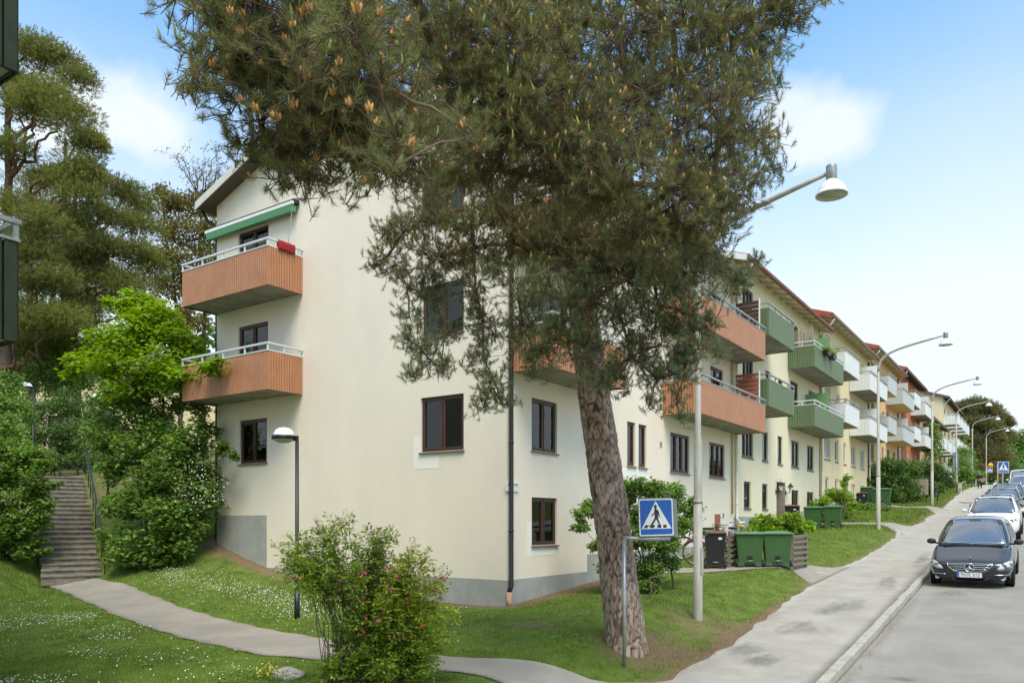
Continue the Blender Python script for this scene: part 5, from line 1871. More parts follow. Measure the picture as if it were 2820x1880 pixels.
# ---- trees closing the street
m_needle3 = M('brownish_pine_needles', (.19, .18, .06), .6, .25, .3, island=.4, trans=.25, hue=.02)
X_, Y_ = atD(2255, 1110, 120)[:2]
pine_tree('broad brownish pine closing the street beyond the last lamps', X_, Y_, 13, clumps_px(X_, Y_, [
    (2215, 940, 120, 2.2), (2245, 930, 120, 2.4), (2275, 945, 120, 2.2), (2295, 965, 120, 1.8), (2225, 970, 119, 2.2), (2262, 975, 119, 2.4), (2205, 955, 120, 1.4), (2300, 1000, 120, 2.0), (2240, 1010, 119, 2.4), (2280, 1010, 119, 2.2), (2215, 1010, 120, 1.8), (2250, 1045, 118, 2.4), (2290, 1045, 118, 2.4), (2230, 1070, 117, 2.0), (2270, 1080, 117, 2.2), (2315, 950 + 25, 120, 1.0)]), .5, m_needle3, .75, tuft=.32, group='trees closing the street')
for (bx, by, d, lab, spec, mt) in (
        (2330, 1105, 137, 'light green leafy tree at the right edge beyond the pine', [(2320, 1010, 137, 3), (2345, 1020, 137, 3), (2330, 1050, 136, 3), (2360, 1060, 136, 3.2), (2310, 1060, 136, 2.5), (2385, 1010, 137, 3.4), (2340, 1085, 134, 2.4)], m_leafm),
        (2225, 1110, 112, 'leafy tree behind the fourth lamp, left of the closing pine', [(2205, 1000, 114, 1.6), (2200, 1030, 114, 1.8), (2215, 1060, 113, 2.0), (2225, 1090, 112, 1.6), (2195, 1060, 114, 1.6)], m_leafm),
        (2300, 1112, 124, 'dark leafy tree behind the speed sign', [(2290, 1075, 124, 2.0), (2310, 1080, 125, 2.0), (2325, 1100, 126, 1.8), (2275, 1095, 123, 1.6)], m_leafd)):
    X_, Y_ = atD(bx, by, d)[:2]
    leafy('leafy_tree', lab, 'tree', X_, Y_, px(X_, Y_, spec), mt, .42, 90, .25, stems=1, up=.5, group='trees closing the street', brn=False)

# ---- a far wood that reads as one mass: on the slope behind and over the crest
wp, wn_ = [], []
for _ in range(150):
    if rng.random() < .75:
        x = rng.uniform(-95, -48); y = rng.uniform(-25, 85)
    else:
        x = rng.uniform(-30, 60); y = rng.uniform(150, 190)
    z = hz(x, y); r = rng.uniform(2.5, 4.2)
    for q in range(3):
        n = 130
        d = rand_dirs(n); d[:, 2] = np.abs(d[:, 2]) * 1.2 - .3
        zz_ = rng.uniform(1.5, 8.5) if x < -40 else rng.uniform(1, 5)
        wp.append(np.array([x, y, z + zz_]) + rng.normal(0, 1.3, 3) + d * r * rng.uniform(.6, 1, (n, 1)))
        wn_.append(nrm(d + rand_dirs(n) * .6))
wp = np.concatenate(wp); wn_ = np.concatenate(wn_)
v_, f_ = leaves(wp, wn_, .75, .8)
tag(npmesh('far_wood', v_, f_, m_leafd), 'far wood on the slope behind the houses', 'wood', kind='stuff')

# ---------------------------------------------------------------- grass and meadow flowers
def scatter(n, x0, x1, y0, y1):
    return rng.uniform(x0, x1, n), rng.uniform(y0, y1, n)


def lawn_ok(X, Y, g=0.0):
    return ~paved(X, Y, g) & ~housed(X, Y, .1)


def inview(X, Y, margin=.06):
    dx, dy = X - CAM[0], Y - CAM[1]
    f = -dx * math.sin(TH) + dy * math.cos(TH)
    a = (dx * math.cos(TH) + dy * math.sin(TH)) / np.maximum(f, .1)
    return (f > 3.5) & (np.abs(a) < 1410 / 2138 + margin), f


def lownoise(X, Y, s=1.0):
    return (np.sin(X * 2.1 * s + 1.3 * np.sin(Y * 1.7 * s)) + np.sin(Y * 2.7 * s + 1.1 * np.sin(X * 1.3 * s)) + .6 * np.sin((X + Y) * 4.9 * s)) / 2.6


bX, bY, bH, bW = [], [], [], []
for (n, box, dmin, dmax, hgt, wid) in ((330000, (-6, 6.2, -12.5, 2), 3.5, 13.2, .050, .0055), (330000, (-16, 6.2, -11, 10), 13.2, 19.5, .052, .008), (260000, (-20, 6.2, -8, 30), 19.5, 32, .06, .013), (160000, (-3, 6.2, 18, 75), 32, 85, .07, .032)):
    X, Y = scatter(n, *box)
    v, f = inview(X, Y)
    m = v & (f >= dmin) & (f < dmax) & lawn_ok(X, Y, -.03)
    X, Y = X[m], Y[m]
    keep = rng.random(len(X)) > .62 * wear(X, Y) + .5 * woods(X, Y)
    X, Y = X[keep], Y[keep]
    bX.append(X); bY.append(Y)
    tall = 1 + .45 * lownoise(X, Y, .8) + 1.1 * np.clip(woods(X, Y) + np.clip((-9.5 - X) / 4, 0, .8) * (Y < -3), 0, 1.0)
    bH.append(hgt * np.maximum(.4, tall) * rng.uniform(.55, 1.35, len(X))); bW.append(np.full(len(X), wid))
bX, bY, bH, bW = map(np.concatenate, (bX, bY, bH, bW))
n = len(bX)
base = np.stack([bX, bY, H(bX, bY) - .004], -1)
az = rng.uniform(0, 2 * np.pi, n)
lean = rng.uniform(.1, .9, n) * bH
side = np.stack([np.cos(az + 1.57), np.sin(az + 1.57), 0 * az], -1) * (bW / 2)[:, None]
tip = base + np.stack([np.cos(az) * lean, np.sin(az) * lean, bH], -1)
V = np.stack([base - side, base + side, tip], 1).reshape(-1, 3)
w_ = wear(bX, bY) + .25 * lownoise(bX, bY, 1.7) + rng.normal(0, .12, n)
w_ += .22 * np.clip((bX + 1) / 3, 0, 1) * (bY > -1)
mi = (w_ > .38).astype(int)
tag(npmesh('grass', V, np.arange(3 * n).reshape(-1, 3), [m_grass, m_strawg], mi=mi), 'short green lawn grass, straw coloured where it is worn', 'grass', kind='stuff')

# daisies and clover heads in drifts
fx, fy = [], []
for (cx, cy, sx, sy, k) in ((-8.4, -1.7, 1.2, .4, 420), (-6.2, -1.6, .9, .4, 260), (-4.6, -2.0, .8, .4, 260), (-3.4, -2.6, .6, .4, 220), (-9.6, -1.9, .4, .25, 130)):
    fx.append(rng.normal(cx, sx, k)); fy.append(rng.normal(cy, sy, k))
for (sx_, sy_, sp_, k) in ((80, 1700, .35, 70), (160, 1700, .5, 110), (230, 1690, .35, 60), (300, 1745, .35, 50), (60, 1870, .3, 40), (240, 1790, .3, 40), (100, 1670, .4, 50), (330, 1720, .5, 60), (130, 1870, .25, 30), (600, 1850, .5, 30), (500, 1800, .6, 30), (30, 1720, .3, 40)):
    r_ = ray(sx_, sy_)
    p = CAM + r_ * ((.04 + .06 * CAM[1] - CAM[2]) / (r_[2] - .06 * r_[1]))
    fx.append(rng.normal(p[0], sp_, k)); fy.append(rng.normal(p[1], sp_ * .7, k))
fx.append(rng.uniform(-10, 1, 320)); fy.append(rng.uniform(-10, 0, 320))
fx, fy = np.concatenate(fx), np.concatenate(fy)
m = lawn_ok(fx, fy, -.1) & (wear(fx, fy) < .3)
fx, fy = fx[m], fy[m]
c = np.stack([fx, fy, H(fx, fy) + rng.uniform(.045, .085, len(fx))], -1)
nd = nrm(rand_dirs(len(c)) * .35 + [.2, -.3, 1])
u = perp(nd); w2 = np.cross(nd, u)
rr_ = rng.uniform(.007, .0125, (len(c), 1))
ringv = [c + (u * math.cos(k * math.pi / 3) + w2 * math.sin(k * math.pi / 3)) * rr_ for k in range(6)]
V = np.stack(ringv, 1).reshape(-1, 3)
F = (np.arange(len(c))[:, None] * 6 + np.array([[0, 1, 2, 0, 2, 3, 0, 3, 4, 0, 4, 5]])).reshape(-1, 3)
tag(npmesh('daisies', V, F, m_whitefl), 'drifts of white daisies in the lawn', 'daisies', kind='stuff')
# broad leaved weeds in the turf
X, Y = scatter(5200, -14, 5, -11, 3)
v, f = inview(X, Y)
m = v & lawn_ok(X, Y, -.05) & (lownoise(X, Y, 1.3) > .25) & (wear(X, Y) < .5)
X, Y = X[m], Y[m]
P4 = np.repeat(np.stack([X, Y, H(X, Y) + .03], -1), 5, 0) + rng.normal(0, .035, (5 * len(X), 3)) * [1, 1, .35]
v_, f_ = leaves(P4, nrm(rand_dirs(len(P4)) * .6 + [0, 0, 1]), .06, .55)
tag(npmesh('weeds', v_, f_, m_leafm), 'low broad leaved weeds in the lawn', 'weeds', kind='stuff')
# rusty needle litter on the verge and in the gutter
X, Y = scatter(110000, 3.4, 7.9, -7, 6)
k1 = (np.abs(X - edge(Y)) < np.abs(rng.normal(0, .13, len(X)))) & (Y < 2.5)
k2 = (np.abs(X - (KX(Y) + .2)) < np.abs(rng.normal(0, .09, len(X)))) & (Y < 6) & (lownoise(X, Y, .9) > -.3)
k3 = (np.hypot(X - 4.5, Y + 2.2) < 1.5) & (rng.random(len(X)) < .3) & lawn_ok(X, Y)
m = k1 | k2 | k3
X, Y = X[m], Y[m]
Z = np.where(X > KX(Y), prof(Y) - DROP - .105, H(X, Y) + .014)
az = rng.uniform(0, 6.28, len(X)); ln = rng.uniform(.02, .04, len(X)) ; wd_ = .006
A = np.stack([X, Y, Z], -1); dv = np.stack([np.cos(az), np.sin(az), 0 * az], -1); sv_ = np.stack([-np.sin(az), np.cos(az), 0 * az], -1)
V = np.stack([A - sv_ * wd_ / 2, A + sv_ * wd_ / 2, A + dv * ln[:, None] + [0, 0, .006]], 1).reshape(-1, 3)
tag(npmesh('needle_litter', V, np.arange(len(V)).reshape(-1, 3), M('dry_needles', (.25, .11, .045), .9, .25, 9, island=.35)), 'rust brown pine needle litter along the pavement edge', 'litter', kind='stuff')

# rock and a clump of yellow flowers at the lower edge of the picture
p = ghit(660, 1556)
rk = thing('rock', 'pale grey rock half sunk in the grass beside the rose bush', 'rock', (p[0], p[1], hz(p[0], p[1])))
me = bpy.data.meshes.new('stone')
bm = bmesh.new(); bmesh.ops.create_icosphere(bm, subdivisions=3, radius=1)
for v in bm.verts:
    k = 1 + .12 * math.sin(v.co.x * 5 + 1) * math.cos(v.co.y * 4) + .06 * math.sin(v.co.z * 9 + v.co.x * 7)
    v.co = Vector((v.co.x * .26 * k, v.co.y * .17 * k, v.co.z * .11 * k + .03))
bm.to_mesh(me); bm.free(); me.materials.append(m_rock)
for q in me.polygons: q.use_smooth = True
link('stone', me, rk)
p = ghit(628, 1560)
yf = thing('yellow_flowers', 'small clump of yellow flowers at the bottom edge left of the rose bush', 'flowers', (p[0], p[1], hz(p[0], p[1])))
pts = rng.normal(0, 1, (90, 3)) * [.16, .1, .03] + [0, 0, .12]
v_, f_ = leaves(pts, nrm(rand_dirs(90) + [0, 0, .8]), .03, .9, .05); npmesh('blossom', v_, f_, m_yellowfl, yf)['kind'] = 'stuff'
pts = rng.normal(0, 1, (260, 3)) * [.2, .13, .03] + [0, 0, .06]
v_, f_ = leaves(pts, nrm(rand_dirs(260) + [0, 0, .6]), .05, .4); npmesh('leaf', v_, f_, m_leafm, yf)['kind'] = 'stuff'

# ---------------------------------------------------------------- street lamps
m_pole = M('grey_lamp_pole', (.37, .345, .29), .55, .12, 5, stretch=(4, 4, .5))
m_pole2 = M('galvanised_lamp_pole', (.34, .33, .30), .5, .12, 5, stretch=(4, 4, .5))
m_shade = M('white_lamp_shade', (.72, .72, .69), .4, .05, 6)
m_lens = M('lamp_lens', (.30, .33, .24), .2, .1, 6)
m_lens2 = M('opal_lamp_bowl', (.42, .43, .35), .25, .1, 6)
m_dome = M('white_lamp_dome', (.80, .80, .79), .3, .02, 6)


def street_lamp(label, loc, hgt, reach, mat, az):
    t = thing('street_lamp', label, 'street lamp', loc, az, 'street lamps along the pavement')
    b = MB()
    hb = hgt - 1.15
    b.tube([(0, 0, -.3), (0, 0, .02), (0, 0, 2.2)], [.088, .088, .082], 16)
    b.tube([(0, 0, 2.2), (0, 0, 2.22), (0, 0, hb * .52), (0, 0, hb * .52 + .03), (0, 0, hb)], [.084, .078, .070, .058, .052], 16)
    b.lathe([(.083, 2.19), (.09, 2.19), (.09, 2.25), (.08, 2.25)], 16)
    b.build('pole', mat, t)
    arc = []
    q0, q1, q2, q3 = np.array([0, hb]), np.array([0.0, hb + .80]), np.array([.62, hb + .86]), np.array([reach - .1, hb + 1.18])
    for k in range(13):
        u_ = k / 12
        p_ = (1 - u_) ** 3 * q0 + 3 * u_ * (1 - u_) ** 2 * q1 + 3 * u_ ** 2 * (1 - u_) * q2 + u_ ** 3 * q3
        arc.append((p_[0], 0, p_[1]))
    b = MB(); b.tube(arc, [.052] * 6 + [.048] * 5 + [.042, .036], 12); b.build('arm', mat, t)
    z = arc[-1][2]
    b = MB(); b.box(.062, .092, -.045, .045, .85, 1.35); b.build('service_door', mat, t)
    b = MB(); b.lathe([(0, .12), (.085, .12), (.088, .10), (.088, -.13), (.08, -.14)], 20, (reach, 0, z)); hd = b.build('lamp_head', m_galv, t)
    b = MB(); b.lathe([(.075, -.12), (.12, -.15), (.19, -.22), (.235, -.31), (.25, -.36), (.258, -.36), (.258, -.385), (.245, -.385), (.225, -.30), (.1, -.17)], 24, (reach, 0, z)); b.build('lamp_shade', m_shade, hd)
    b = MB(); b.lathe([(.236, -.378), (.2, -.392), (.0, -.40)], 24, (reach, 0, z)); b.build('lens', m_lens, hd)
    return t


def zl(x, y): return hz(x, y)


lampA = street_lamp('nearest street lamp, its tall grey pole rising from the lawn beside the pine', (4.16, .35, hz(4.16, .35)), 7.66, 2.45, m_pole, R(-6))
for i, (lx, ly, lab) in enumerate(((3.77, 21.44, 'second street lamp, right of the two green bins below the light green shrub'), (3.55, 41.4, 'third street lamp, standing beside the park bench'),
                                   (2.85, 65.0, 'fourth street lamp, standing behind the grey cabinet'), (2.45, 88.0, 'fifth street lamp, standing beside the red bench'),
                                   (2.45, 111.5, 'farthest street lamp, carrying the round yellow speed sign'))):
    c_ = dup(lampA, (lx, ly, hz(lx, ly)), lab, rz=R(0))
    for ch in c_.children:
        if ch.name.startswith('pole') or ch.name.startswith('arm'):
            ch.data = ch.data.copy() if i == 0 else ch.data


def park_lamp(label, loc, az, hgt=3.75):
    t = thing('path_lamp', label, 'path lamp', loc, az, 'black path lamps')
    b = MB(); b.tube([(0, 0, -.2), (0, 0, .62)], .058, 14); b.tube([(0, 0, .62), (0, 0, .66), (0, 0, hgt - .1)], [.05, .04, .038], 14); b.box(-.03, .03, -.02, .02, hgt - .25, hgt + .02)
    b.build('pole', m_black, t)
    c = (-.27, 0, hgt + .0)
    b = MB(); b.lathe([(.222, -.055), (.245, -.055), (.245, .02), (.222, .02), (.222, -.055)], 28, c); b.obox((-.02, 0, hgt - .05), ((1, 0, 0), (0, 1, 0), (0, 0, 1)), (.05, .025, .04)); b.build('rim', m_black, t)
    b = MB(); b.lathe([(.215, .02), (.205, .075), (.17, .135), (.11, .175), (.04, .19), (0, .192)], 28, c); b.build('dome', m_dome, t)
    b = MB(); b.lathe([(.215, -.05), (.18, -.09), (.11, -.125), (0, -.14)], 28, c); b.build('bowl', m_lens2, t)
    return t


p = at(818, 1703, 16)
pl = park_lamp('black path lamp with a white dome on the lawn in front of the gable', (p[0], p[1], hz(p[0], p[1])), TH)
b = MB(); b.lathe([(.0595, .92), (.0605, .92), (.0605, 1.0), (.0595, 1.0)], 14)
b.lathe([(.0415, .92), (.0425, .92), (.0425, 1.0), (.0415, 1.0)], 14); b.build('sticker', M('blue_sticker', (.05, .16, .42), .4, .05), pl)
for (px_, py_, d, top, lab) in ((248, 1180, 25.5, 905, 'black path lamp half hidden by the maple beside the stairs'), (76, 1050, 31, 880, 'black path lamp at the far left above the undergrowth')):
    p = atD(px_, top, d)
    g = hz(p[0], p[1])
    c_ = dup(pl, (p[0], p[1], p[2] - 3.9), lab)
    for ch in list(c_.children):
        if ch.name.startswith('sticker'): bpy.data.objects.remove(ch)

# ---------------------------------------------------------------- signs
m_signblue = M('sign_blue', (.004, .085, .36), .35, .08, 8, spec=.5)
m_signwhite = M('sign_white', (.72, .70, .63), .4, .05, 8)
m_signblack = M('sign_black', (.015, .015, .017), .4, .1, 8)
m_signback = M('sign_back_grey', (.15, .185, .175), .55, .12, 6)
m_signyel = M('sign_yellow', (.72, .45, .02), .4, .05, 8)
m_signred = M('sign_red', (.50, .05, .02), .4, .05, 8)


def ped_face(parent, s, y=0.0):
    """pedestrian crossing face, side s, in the x-z plane facing -y"""
    h = s / 2
    def pr(poly, d0, d1, m, nm):
        b = MB(); b.prism([(x * s, y - d0, z * s) for x, z in poly], (0, d0 - d1, 0)); return b.build(nm, m, parent)
    def rr(a, r):
        out = []
        for cx, cz, a0 in ((a - r, a - r, 0), (-a + r, a - r, 90), (-a + r, -a + r, 180), (a - r, -a + r, 270)):
            out += [(cx + r * math.cos(R(a0 + 22.5 * k)), cz + r * math.sin(R(a0 + 22.5 * k))) for k in range(5)]
        return out
    pr(rr(.5, .05), .012, .0, m_signwhite, 'border')
    pr(rr(.465, .045), .014, .0121, m_signblue, 'blue_field')
    pr([(-.44, -.31), (.44, -.31), (.0, .44)], .016, .0141, m_signwhite, 'triangle')
    b = MB()
    d0, d1 = .0185, .0162
    P = lambda poly: b.prism([(x * s, y - d0, z * s) for x, z in poly], (0, d0 - d1, 0))
    P([(.055 * math.cos(2 * math.pi * k / 12) * .75 - .015, .285 + .058 * math.sin(2 * math.pi * k / 12)) for k in range(12)])
    P([(-.03, .232), (.0, .236), (.05, .20), (.062, .13), (.055, .04), (.05, -.015), (-.045, -.015), (-.045, .06), (-.05, .15), (-.052, .205)])
    P([(.052, .205), (.085, .14), (.10, .06), (.098, .0), (.072, .0), (.068, .06), (.055, .13)])
    P([(-.05, .20), (-.055, .13), (-.13, .065), (-.148, .035), (-.125, .025), (-.09, .06), (-.045, .10)])
    P([(-.04, -.012), (.025, -.012), (-.135, -.245), (-.165, -.285), (-.245, -.225), (-.235, -.21), (-.19, -.232)])
    P([(-.02, -.012), (.048, -.012), (.085, -.13), (.135, -.225), (.155, -.235), (.12, -.285), (.098, -.27), (.105, -.25), (.05, -.155)])
    b.build('walking_figure', m_signblack, parent)
    b = MB()
    for x in (-.33, -.13, .07, .24):
        sh = .045 if x < .0 else 0
        P([(x - .045, -.285), (x + .055, -.285), (x + .055 + sh * .8, -.205), (x - .045 + sh, -.205)])
    b.build('zebra_bars', m_signblack, parent)


p = at(1719, 1842, 11.5)
zg = hz(p[0], p[1])
ps = thing('crossing_sign', 'weathered blue pedestrian crossing sign on a bent grey bracket in front of the pine', 'sign', (p[0], p[1], zg))
ps.rotation_euler = (0, 0, TH)
b = MB(); b.tube([(0, 0, -.2), (0, 0, 1.90)], .028, 12); b.build('post', m_galv, ps)
b = MB(); b.tube([(-.02, 0, 1.915), (.10, -.005, 1.905), (.68, -.02, 1.895)], .030, 12); b.build('bracket', m_galv, ps)
b = MB()
# the double sided box is bent: its far half shows beside the face
b.prism([(-.215, .02, -.225), (.215, .02, -.225), (.215, .02, .225), (-.215, .02, .225)], (0, -.012, 0))
b.prism([(.216, .02, -.225), (.216, .008, -.225), (.335, .20, -.245), (.335, .212, -.245)], (0, 0, .45))
b.prism([(-.214, .021, -.224), (.214, .021, -.224), (.333, .20, -.244), (-.10, .20, -.244)], (0, 0, .448))
bx = b.build('sign_box', m_signback, ps, (.465, -.035, 2.215))
bx.scale = (1.2, 1.2, 1.27)
bx.rotation_euler = (R(-2), R(-1.5), R(6))
ped_face(bx, .43, .008)
for (px_, py_, d, s, lab) in ((2763, 1286, 50, .72, 'blue pedestrian crossing sign on a post beside the white van'),):
    p = at(px_, py_, d)
    t = thing('crossing_sign', lab, 'sign', (p[0], p[1], hz(p[0], p[1])), TH)
    zc = p[2] - hz(p[0], p[1])
    b = MB(); b.tube([(0, .06, -.2), (0, .06, zc + .3)], .03, 10); b.build('post', m_galv, t)
    b = MB(); b.box(-s / 2, s / 2, .0, .02, -s / 2, s / 2); bx = b.build('plate', m_signback, t, (0, 0, zc))
    ped_face(bx, s, 0)
# round speed sign and small crossing sign on the farthest lamp
p = at(2728, 1281, 108)
t = thing('speed_sign', 'round yellow speed sign 40 with a red rim on the farthest lamp', 'sign', (p[0], p[1], p[2]), TH)
b = MB(); b.lathe([(0, 0), (.38, 0), (.38, -.03), (0, -.03)], 24, ax='y'); b.box(-.62, -.2, .002, .03, -.04, .04); b.build('plate', m_signred, t)
b = MB(); b.lathe([(0, -.031), (.315, -.031), (.315, -.036), (0, -.036)], 24, ax='y'); b.build('yellow_disc', m_signyel, t)
text_obj('40', .36, m_signblack, t, (0, -.038, 0), (R(90), 0, 0), name='number')
p = at(2726, 1293.5, 108)
t = thing('crossing_sign', 'small blue pedestrian crossing sign below the round yellow speed sign', 'sign', (p[0], p[1], p[2]), TH)
b = MB(); b.box(-.37, .37, 0, .03, -.37, .37); b.box(-.62, -.371, .004, .03, -.04, .04); bx = b.build('plate', m_signback, t)
ped_face(bx, .74, 0)
# backs of two traffic signs
for (px0, px1, py0, py1, d, post, lab) in ((2624, 2640, 1245, 1297, 67, True, 'grey back of a tall traffic sign beside the fourth lamp'), (2664, 2678, 1252, 1285, 86, False, 'grey back of a traffic sign fixed to the fifth lamp')):
    p = at((px0 + px1) / 2, (py0 + py1) / 2, d)
    w = (px1 - px0) * d / 2138 / 2; h = (py1 - py0) * d / 2138 / 2
    t = thing('traffic_sign', lab, 'sign', tuple(p), TH, 'traffic signs seen from behind')
    b = MB(); b.box(-w, w, 0, .025, -h, h)
    for q in (-.6, .6): b.box(-w, w, -.04, -.001, q * h - .03, q * h + .03)
    b.build('plate', m_signback, t)
    b = MB(); zg = hz(p[0], p[1]) - p[2]
    b.tube([(0, -.07, zg if post else -h), (0, -.07, h)], .035, 8); b.build('post', m_galv, t)
p = at(2747, 1340, 80)
t = thing('steel_post', 'plain slim grey post beside the pedestrian crossing sign up the street', 'post', (p[0], p[1], hz(p[0], p[1])), 0)
b = MB(); b.tube([(0, 0, -.2), (0, 0, 2.6)], .05, 8); b.build('post', m_pole, t)
p = at(2641, 1357, 66)
t = thing('cabinet', 'small grey electrical cabinet at the foot of the fourth lamp', 'cabinet', (p[0], p[1], hz(p[0], p[1])), TH)
b = MB(); b.box(-.17, .17, -.15, .15, 0, .72); b.box(-.18, .18, -.16, .16, .72, .76); b.build('body', m_pole, t)
b = MB(); b.box(-.10, .08, -.156, -.1505, .16, .26); b.build('graffiti', m_signblack, t)

# ---------------------------------------------------------------- wheelie bins
m_bin = M('green_bin_plastic', (.048, .112, .034), .45, .08, 5, spec=.45)
m_binlid = M('faded_green_lid', (.11, .22, .11), .45, .1, 5, spec=.45)
m_blackbin = M('black_bin_plastic', (.018, .018, .019), .45, .15, 5, spec=.45)
m_brownlid = M('brown_bin_lid', (.16, .07, .04), .5, .1, 5)
m_rubber = M('black_rubber', (.018, .018, .018), .75, .2, 9)
m_rim = M('grey_wheel_hub', (.13, .13, .13), .6, .15, 9)
m_label = M('white_label', (.72, .73, .72), .5, .05, 9)


def frustum(b, w0, d0, w1, d1, z0, z1, y=0, mi=0):
    v = [(-w0, y - d0, z0), (w0, y - d0, z0), (w0, y + d0, z0), (-w0, y + d0, z0), (-w1, y - d1, z1), (w1, y - d1, z1), (w1, y + d1, z1), (-w1, y + d1, z1)]
    b.add(v, [(0, 3, 2, 1), (4, 5, 6, 7), (0, 1, 5, 4), (1, 2, 6, 5), (2, 3, 7, 6), (3, 0, 4, 7)], mi)


def bevel(o, w=.012, s=2):
    m = o.modifiers.new('bevel', 'BEVEL'); m.width = w; m.segments = s; m.limit_method = 'ANGLE'
    return o


def wheelie(label, w, dp, hgt, mb, ml, group, loc, rz):
    t = thing('wheelie_bin', label, 'bin', loc, rz, group)
    b = MB(); frustum(b, w * .40, dp * .36, w * .49, dp * .48, .10, hgt * .90); bevel(b.build('body', mb, t), .02)
    b = MB(); b.box(-w * .505, w * .505, -dp * .50, dp * .50, hgt * .90, hgt * .925)
    for k in (-1, 1): b.box(k * w * .30 - w * .11, k * w * .30 + w * .11, -dp * .40, -dp * .35, .03, .13)
    b.build('rim', mb, t)
    b = MB(); frustum(b, w * .52, dp * .53, w * .45, dp * .42, hgt * .926, hgt * .985); frustum(b, w * .30, dp * .28, w * .26, dp * .24, hgt * .986, hgt * 1.0); bevel(b.build('lid', ml, t), .02)
    b = MB(); b.box(-w * .5, w * .5, -dp * .555, -dp * .53, hgt * .925, hgt * .955); b.build('lid_handle', ml, t)
    b = MB(); b.prism([(-w * .11, -dp * .379, .16), (w * .11, -dp * .379, .16), (w * .085, -dp * .392, .30), (-w * .085, -dp * .392, .30)], (0, -.006, 0)); b.build('grip_recess', m_signblack, t)
    b = MB(); b.tube([(-w * .14, -dp * .42, .17), (w * .14, -dp * .42, .17)], .012, 6); b.build('foot_bar', m_galv, t)
    for k in (-1, 1):
        b = MB(); b.lathe([(.0, -.03), (.08, -.03), (.10, -.022), (.10, .022), (.08, .03), (0, .03)], 18, (k * w * .46, -dp * .30, .10), 'x'); wh = b.build('wheel', m_rubber, t)
        b = MB(); b.lathe([(0, -.034), (.055, -.034), (.055, .034), (0, .034)], 12, (k * w * .46, -dp * .30, .10), 'x'); b.build('hub', m_rim, wh)
    return t


bx_, by_ = 3.10, 7.15
rzb = R(22)
g1_ = wheelie('left one of two green wheelie bins between the slatted screens', .74, .72, .96, m_bin, m_binlid, 'green wheelie bins', (2.86, 7.45, hz(2.86, 7.3) + .01), rzb)
dup(g1_, (3.52, 7.72, hz(3.52, 7.6) - .0), 'right one of two green wheelie bins between the slatted screens')
dup(g1_, (1.2, 21.4, hz(1.2, 21.2) + .02), 'left one of the two green wheelie bins below the light green shrub', rz=R(8))
dup(g1_, (1.98, 21.5, hz(1.98, 21.3) + .02), 'right one of the two green wheelie bins below the light green shrub', rz=R(8))
dup(g1_, (.2, 38.6, hz(.2, 38.4) + .02), 'left one of the distant green bins, partly behind low leaves', rz=R(4))
dup(g1_, (1.3, 37.6, hz(1.3, 37.4) + .02), 'right one of the distant green bins under the big dark shrub', rz=R(4))
for o in list(bpy.data.objects):
    if o.name.startswith('wheelie_bin') and 'distant' in o.get('label', ''): o.scale = (1.35, 1.1, 1.15)
k1 = wheelie('slim black bin with a brown lid left of the near green bins', .56, .66, 1.02, m_blackbin, m_brownlid, 'black wheelie bins', (2.12, 6.85, hz(2.12, 6.7) + .01), rzb)
b = MB(); b.box(.08, .17, -.312, -.306, .78, .84); b.build('label_sticker', m_label, k1)
dup(k1, (.45, 20.9, float(prof(20.9)) + .02), 'black bin left of the pair of green bins, half behind leaves', rz=R(8))
dup(k1, (.3, 37.0, float(prof(37.0)) + .02), 'distant black bin with a green and white label', rz=R(4))


def screen(label, loc, rz, w, hgt, n):
    t = thing('slatted_screen', label, 'screen', loc, rz, 'weathered wooden screens beside the bins')
    for y in (0, w):
        b = MB(); b.box(-.035, .035, y - .035, y + .035, -.1, hgt + .02); b.build('post', m_wood, t)
    src = None
    for k in range(n):
        if src is None:
            b = MB(); b.box(-.055, -.036, -.04, w + .04, 0, .068); src = b.build('slat', m_wood, t); o = src
        else:
            o = src.copy(); COL.objects.link(o); o.parent = t
        o.location = ((0 if k % 2 == 0 else .092), random.uniform(-.01, .01), .06 + k * (hgt - .1) / n)
        o.rotation_euler = (random.uniform(-.012, .012), 0, 0)
    return t


screen('weathered slatted wood screen between the black bin and the green bins', (2.45, 7.05, hz(2.45, 7.05)), R(-4), 1.05, .98, 12)
screen('weathered slatted wood screen right of the near green bins', (3.96, 7.62, hz(3.96, 7.62)), R(-4), 1.1, 1.0, 12)
# slatted bin shelter up the street
X_, Y_ = .9, 54.5
sh_ = thing('bin_shelter', 'low slatted wooden bin shelter with a green lid beside the lilac', 'bin shelter', (X_, Y_, prof(Y_)), 0)
b = MB(); b.box(-.85, .85, -.45, .45, 1.30, 1.38); b.build('lid', m_binlid, sh_)
for k in range(9):
    b = MB(); b.box(-.9, .9, -.5, -.47, .08 + k * .135, .17 + k * .135); b.box(.87, .9, -.469, .5, .08 + k * .135, .17 + k * .135); b.build('slat', m_woodp, sh_)
for (x, y) in ((-.84, -.43), (.83, -.43), (.83, .43), (-.84, .43)):
    b = MB(); b.box(x - .035, x + .035, y - .035, y + .035, -.1, 1.299); b.build('post', m_wood, sh_)

